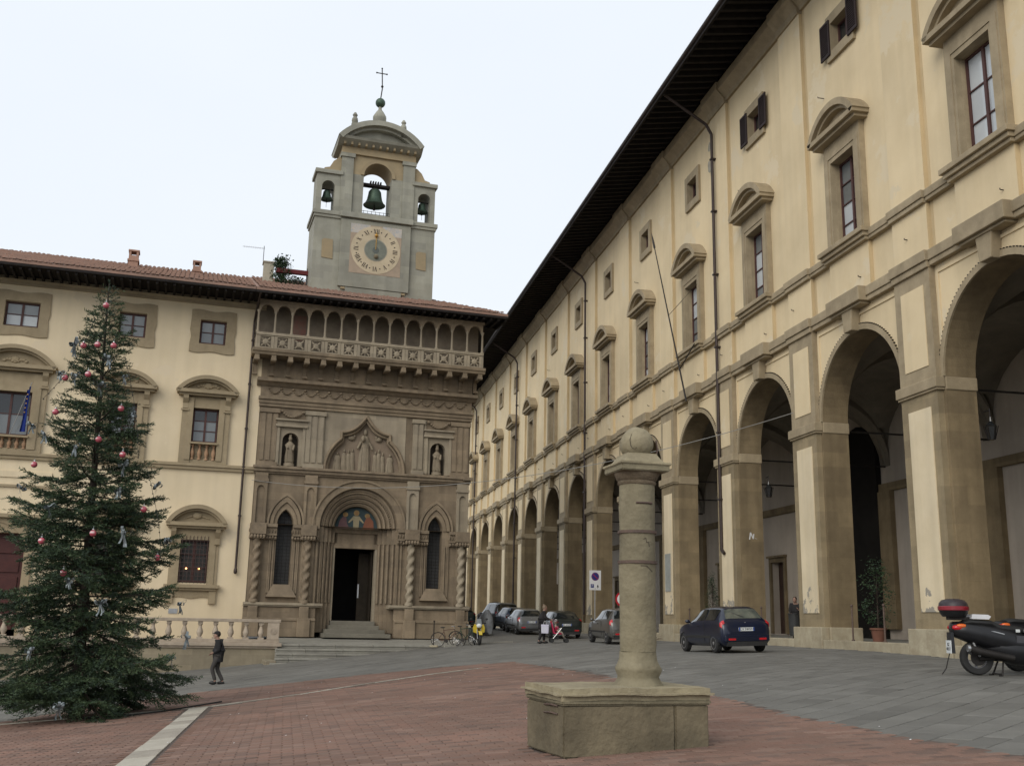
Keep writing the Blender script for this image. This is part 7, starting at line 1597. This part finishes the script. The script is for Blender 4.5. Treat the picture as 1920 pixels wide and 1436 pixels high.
skin('coat', [ks[0], ks[1], ks[2], ks[5], ks[6], ks[7], ks[8]], [(0, 1), (1, 2), (2, 3), (3, 4), (2, 5), (5, 6)], [.11, .105, .10, .05, .04, .05, .04], PNK, c_)
a = MB(); a.ell((-.06, 0, .46), .075, .07, .085, 12, 10); a.build('face', SKIN, c_, smooth=True); a = MB(); a.ell((-.075, 0, .50), .085, .08, .075, 12, 8); a.build('hat', WHT, c_, smooth=True)
# white carrier bag
a = MB(); a.add([(-.15, -.05, 0), (.15, -.05, 0), (.15, .05, 0), (-.15, .05, 0), (-.17, -.03, .38), (.17, -.03, .38), (.17, .03, .38), (-.17, .03, .38)], [(0, 3, 2, 1), (4, 5, 6, 7), (0, 1, 5, 4), (1, 2, 6, 5), (2, 3, 7, 6), (3, 0, 4, 7)])
t = thing('carrier_bag', 'white carrier bag hanging from the hand of the woman with the pushchair', 'bag', tuple(Vector(onground(wx+.12, wy-.30))+Vector((0, 0, .42))), R_(4))
me = bevel(a.mesh('bag_body', mat('white_bag', (.62, .62, .68), (.5, .48, .62), 7, rough=.5, bump=.1)), .02); link('bag_body', me, t)
a = MB(); a.path([(-.06, 0, .38), (-.03, 0, .52), (.03, 0, .52), (.06, 0, .38)], .006, 5); a.build('handle', WHT, t)
JS = dict(JF); JS.update(wrl=(.20, .16, 1.20), wrr=(.20, -.16, 1.0), knl=(.02, .09, .5), anl=(0, .09, .09), tol=(.13, .09, .05), knr=(.01, -.09, .49), anr=(0, -.09, .09), tor=(.13, -.09, .05))
person((12.3, 45.6, -.36*1.23+.0), R_(-120), 'person in black standing under the arcade in front of the wooden door', JS, BKC, BKC, HAIRD, 1.70, .2)

# ---------------------------------------------------------------- signs
SBL = mat('sign_blue', (.03, .045, .20), (.025, .04, .18), 9, rough=.4, bump=0); SRD = mat('sign_red', (.42, .02, .03), (.38, .02, .03), 9, rough=.4, bump=0); SPUR = mat('sign_faded_purple', (.13, .04, .17), (.12, .035, .16), 9, rough=.4, bump=0)
p = W_L(51.8, .62, 0); t = thing('parking_sign', 'white no parking sign board with a round blue and red disc on a pier', 'sign', (p.x, p.y, gzf(p.x, p.y)), ROTL+R_(6)+PI)
# local: -x away.. board faces the camera (towards -dL)
def face(m_, pts, x0, x1): m_.exx(pts, x0, x1)
zc = 3.25
a = MB(); a.tube((0, 0, 0), (0, 0, zc+.5), .03, n=8); a.build('post', CHR, t)
a = MB(); a.box(.035, .05, -.38, .38, zc-.60, zc+.60); bd = a.build('board', WHT, t)
def dsc(r, c, x, nm, mt, n=28): m_ = MB(); m_.exx([(c[0]+r*math.cos(2*PI*i/n), c[1]+r*math.sin(2*PI*i/n)) for i in range(n)], x, x+.004); return m_.build(nm, mt, bd)
dsc(.255, (0, zc+.22), .051, 'red_ring', SPUR); dsc(.19, (0, zc+.22), .056, 'blue_disc', SBL)
a = MB(); a.exx([(-.16, zc+.34), (-.13, zc+.37), (.16, zc+.10), (.13, zc+.07)][::-1], .061, .064); a.build('red_bar', SRD, bd)
a = MB(); a.box(.051, .055, -.30, -.09, zc-.46, zc-.24); q2 = a.build('blue_square', SBL, bd); text('letter_p', 'P', .2, WHT, bd, (.057, -.195, zc-.35), (R_(90), 0, R_(90)))
a = MB(); a.exx([(.10, zc-.42), (.24, zc-.42), (.17, zc-.25)], .051, .055); a.box(.051, .055, .155, .185, zc-.5, zc-.42); a.build('tow_symbol', mat('sign_black', (.03, .03, .03), (.04, .04, .04), 9), bd)
text('small_letter', 'A', .1, MATS['sign_black'], bd, (.057, 0, zc-.52), (R_(90), 0, R_(90)))
p = Vector((5.15, 48.2, 0)); t = thing('round_sign', 'round white sign with a red border behind the well column', 'sign', (p.x, p.y, gzf(p.x, p.y)), ROTL+PI+R_(6)); zc = 1.86
a = MB(); a.tube((0, 0, 0), (0, 0, zc+.2), .03, n=8); a.build('post', CHR, t)
bd = t; dsc(.33, (0, zc), .035, 'red_disc', SRD); dsc(.24, (0, zc), .041, 'white_disc', WHT); text('number', '6', .3, MATS['sign_black'], t, (.047, 0, zc), (R_(90), 0, R_(90)))
# iron posts on the arcade step
postlab = [(27.25, 'iron post on the arcade step right beside the second near pier'), (25.6, 'iron post on the arcade step midway between the two nearest piers'), (33.2, 'iron post on the arcade step just right of the navy hatchback'), (34.2, 'iron post in the arcade just behind the navy hatchback'), (39.9, 'iron post with a knob left of the navy hatchback')]
for s_, lb in postlab:
    p = W_L(s_, .08, -.335); t = thing('iron_post', lb, 'post', tuple(p), ROTL, 'iron posts along the arcade'); a = MB(); a.tube((0, 0, 0), (0, 0, 1.12), .032, .028, 8); a.lathe([(.06, 0), (.06, .03), (.035, .05)], n=10); a.build('shaft', RUST, t, smooth=40); a = MB(); a.sph((0, 0, 1.16), .05, 10, 6); a.build('knob', RUST, t, smooth=True)
# litter bin
p = W_L(33.6, -1.3, -.36); t = thing('litter_bin', 'dark grey litter bin beside a pier in the arcade', 'bin', tuple(p), ROTL); a = MB(); a.lathe([(.20, .10), (.24, .12), (.27, .95), (.29, .96), (.29, 1.0), (.25, 1.0), (.23, .9)], n=16); a.build('bucket', mat('dark_bin_plastic', (.04, .042, .042), (.03, .03, .03), 5, rough=.5), t, smooth=40)
a = MB()
for s_ in (1, -1): a.tube((s_*.2, 0, 0), (s_*.2, 0, .2), .02, n=6)
a.build('leg', IRON, t)
# potted plants
LF = [mat('dark_leaf', (.022, .045, .02), (.015, .032, .015), 5, rough=.5, bump=0), mat('mid_leaf', (.04, .07, .028), (.03, .05, .02), 5, rough=.5, bump=0)]
POT = mat('terracotta_pot', (.17, .075, .05), (.13, .06, .04), 5, bump=.3)
def plant(name, label, loc, h, w, seed, conic=False, n=900, potr=.22, lsz=.07):
    t = thing(name, label, 'plant', loc, 0); a = MB(); a.lathe([(potr*.72, 0), (potr*.95, potr*1.5), (potr*1.08, potr*1.52), (potr*1.08, potr*1.75), (potr*.9, potr*1.75), (potr*.88, potr*1.6)], n=18); a.build('pot', POT, t, smooth=40)
    r = random.Random(seed); z0 = potr*1.65; a = MB(); a.tube((0, 0, z0), (.03, 0, z0+h*.8), .03, .01, 6)
    cl = []
    for i in range(26):
        f_ = r.uniform(.08, 1); rr = w*((1-f_)**.7 if conic else math.sin(PI*min(1, f_*.85+.1))**.6)*r.uniform(.5, 1); c = r.uniform(0, 2*PI); P = Vector((rr*math.cos(c), rr*math.sin(c), z0+h*f_)); a.tube((0, 0, z0+h*f_*.7), tuple(P), .008, .003, 4); cl.append(P)
    a.build('stem', BARK, t); a = MB()
    for i in range(n):
        P = r.choice(cl)+Vector((r.gauss(0, w*.2), r.gauss(0, w*.2), r.gauss(0, h*.06))); d = Vector((r.uniform(-1, 1), r.uniform(-1, 1), r.uniform(-.4, 1))).normalized(); q_ = d.orthogonal().normalized(); L = lsz*r.uniform(.7, 1.3); a.cm = r.choice((0, 0, 1))
        a.add([tuple(P), tuple(P+d*L*.5+q_*L*.22), tuple(P+d*L), tuple(P+d*L*.5-q_*L*.22)], [(0, 1, 2, 3)])
    a.build('foliage', LF, t); return t
plant('potted_shrub', 'tall narrow evergreen shrub standing in the arcade left of the downpipe pier', tuple(W_L(41.2, -1.4, -.36)), 2.7, .42, 1, True, 1600)
plant('potted_shrub', 'smaller dark potted shrub right of the tall narrow one in the arcade', tuple(W_L(39.7, -1.5, -.36)), 1.3, .35, 2, True, 700)
plant('potted_plant', 'tall leafy plant in a terracotta pot between the two nearest arches', tuple(W_L(28.05, -1.15, -.36)), 2.3, .5, 3, False, 1100, .27, .09)
plant('potted_plant', 'leafy potted plant at the right edge under the nearest arch', tuple(W_L(20.6, -1.9, -.36)), 1.5, .7, 4, False, 900, .28, .14)
# bench-like stacked iron chair inside arcade
# roof terrace plants on the brown palace
TRB = W_F(9.75, -2.6, 15.05)
t = plant('roof_terrace_shrub', 'bushy evergreen on the roof terrace beside the clock tower', tuple(TRB), 2.1, .75, 6, True, 1500, .28, .16)
t = plant('roof_terrace_plant', 'smaller drooping potted plant next to the tower on the roof terrace', tuple(W_F(9.0, -2.5, 15.0)), .9, .5, 7, False, 700, .24, .12)
a = MB(); pr0 = W_F(9.2, -2.4, 16.25); t = thing('folded_awning', 'dark red folded awning rolled beside the tower on the roof terrace', 'awning', tuple(pr0), ROTF); a.box(-.9, 1.0, -.12, .12, -.14, .14); link('cloth_roll', bevel(a.mesh('cloth_roll', mat('dark_red_cloth', (.14, .03, .03), (.10, .022, .025), 5, bump=.2)), .04), t)
a = MB(); a.tube((.8, 0, -1.3), (.8, 0, .3), .025, n=6); a.tube((-.8, 0, -1.3), (-.8, 0, .3), .025, n=6); a.build('support', IRON, t)
# flags at the balcony window
t = thing('flag', 'blue flag with gold stars on a leaning pole at the big balcony window', 'flag', tuple(W_F(19.95, .25, 7.1)), ROTF)
a = MB(); a.tube((.55, -.1, -.15), (-.35, .75, 2.55), .02, n=6); a.build('pole', CHR, t)
a = MB(); vs = []; n = 10; r = random.Random(3)
for i in range(n+1):
    f_ = i/n
    for j in range(6): g_ = j/5; vs.append((-.33+.30*g_*(.5+.5*f_)+.05*math.sin(g_*9+f_*3)+.06*f_, .70+.05*math.sin(g_*7)-.25*f_, 2.35-2.3*f_-.25*g_*(1-f_)))
a.add(vs, [(i*6+j, i*6+j+1, (i+1)*6+j+1, (i+1)*6+j) for i in range(n) for j in range(5)]); fl = a.build('cloth', mat('flag_blue', (.012, .03, .20), (.01, .025, .16), 5, bump=0), t, smooth=True)
a = MB()
for i in range(5):
    c = (-.22+.02*i, .78-.05*i, 1.9-.22*i); a.ex([(c[0]+(.05 if k % 2 == 0 else .02)*math.sin(2*PI*k/10), c[2]+(.05 if k % 2 == 0 else .02)*math.cos(2*PI*k/10)) for k in range(10)], c[1]+.02, c[1]+.03)
a.build('gold_star', GILT, fl, kind='stuff')
# pile of dry branches beside the pier
r = random.Random(9); a = MB()
for i in range(60):
    c = r.uniform(0, 6.3); a.tube((r.uniform(-.5, .5), r.uniform(-.2, .2), r.uniform(0, .1)), (r.uniform(-.5, .5)+.3*math.cos(c), r.uniform(-.3, .3), r.uniform(.05, .35)), .012, .005, 4)
px_, py_ = W_L(42.6, .9, 0).x, W_L(42.6, .9, 0).y
o = a.build('branch_heap', mat('dry_branches', (.12, .075, .05), (.08, .05, .035), 6, bump=.2), loc=(px_, py_, gzf(px_, py_))); tag(o, 'small heap of dry reddish branches at a pier foot right of the column', 'branches')
# electricity cable on the ground from the tree and scattered litter
a = MB(); P = [(-9.5, 24.7), (-8.6, 24.3), (-7.8, 24.9), (-7.2, 26.2), (-6.9, 26.9)]
P2 = []
for (x0_, y0_), (x1_, y1_) in zip(P, P[1:]):
    for i in range(5): f_ = i/5; x, y = x0_+(x1_-x0_)*f_, y0_+(y1_-y0_)*f_; P2.append((x, y, gzf(x, y)+.03))
a.path(P2, .018, 5); o = a.build('ground_cable', BLK); tag(o, 'black cable lying on the bricks from the foot of the tree', 'cable')
a = MB(); r = random.Random(31)
for i in range(46):
    x, y = r.uniform(-8, 5), r.uniform(12.5, 34); s_ = r.uniform(.012, .028); z = gzf(x, y)+.012; a.add([(x, y, z), (x+s_, y+s_*.3, z+.006), (x+s_*.8, y+s_*1.2, z+.008), (x-.2*s_, y+s_, z+.004)], [(0, 1, 2, 3)])
a.build('paper_scraps', WHT, kind='stuff')
print('objects', len(scene.objects), 'meshes', len(bpy.data.meshes), 'tris', sum(len(m.polygons) for m in bpy.data.meshes))
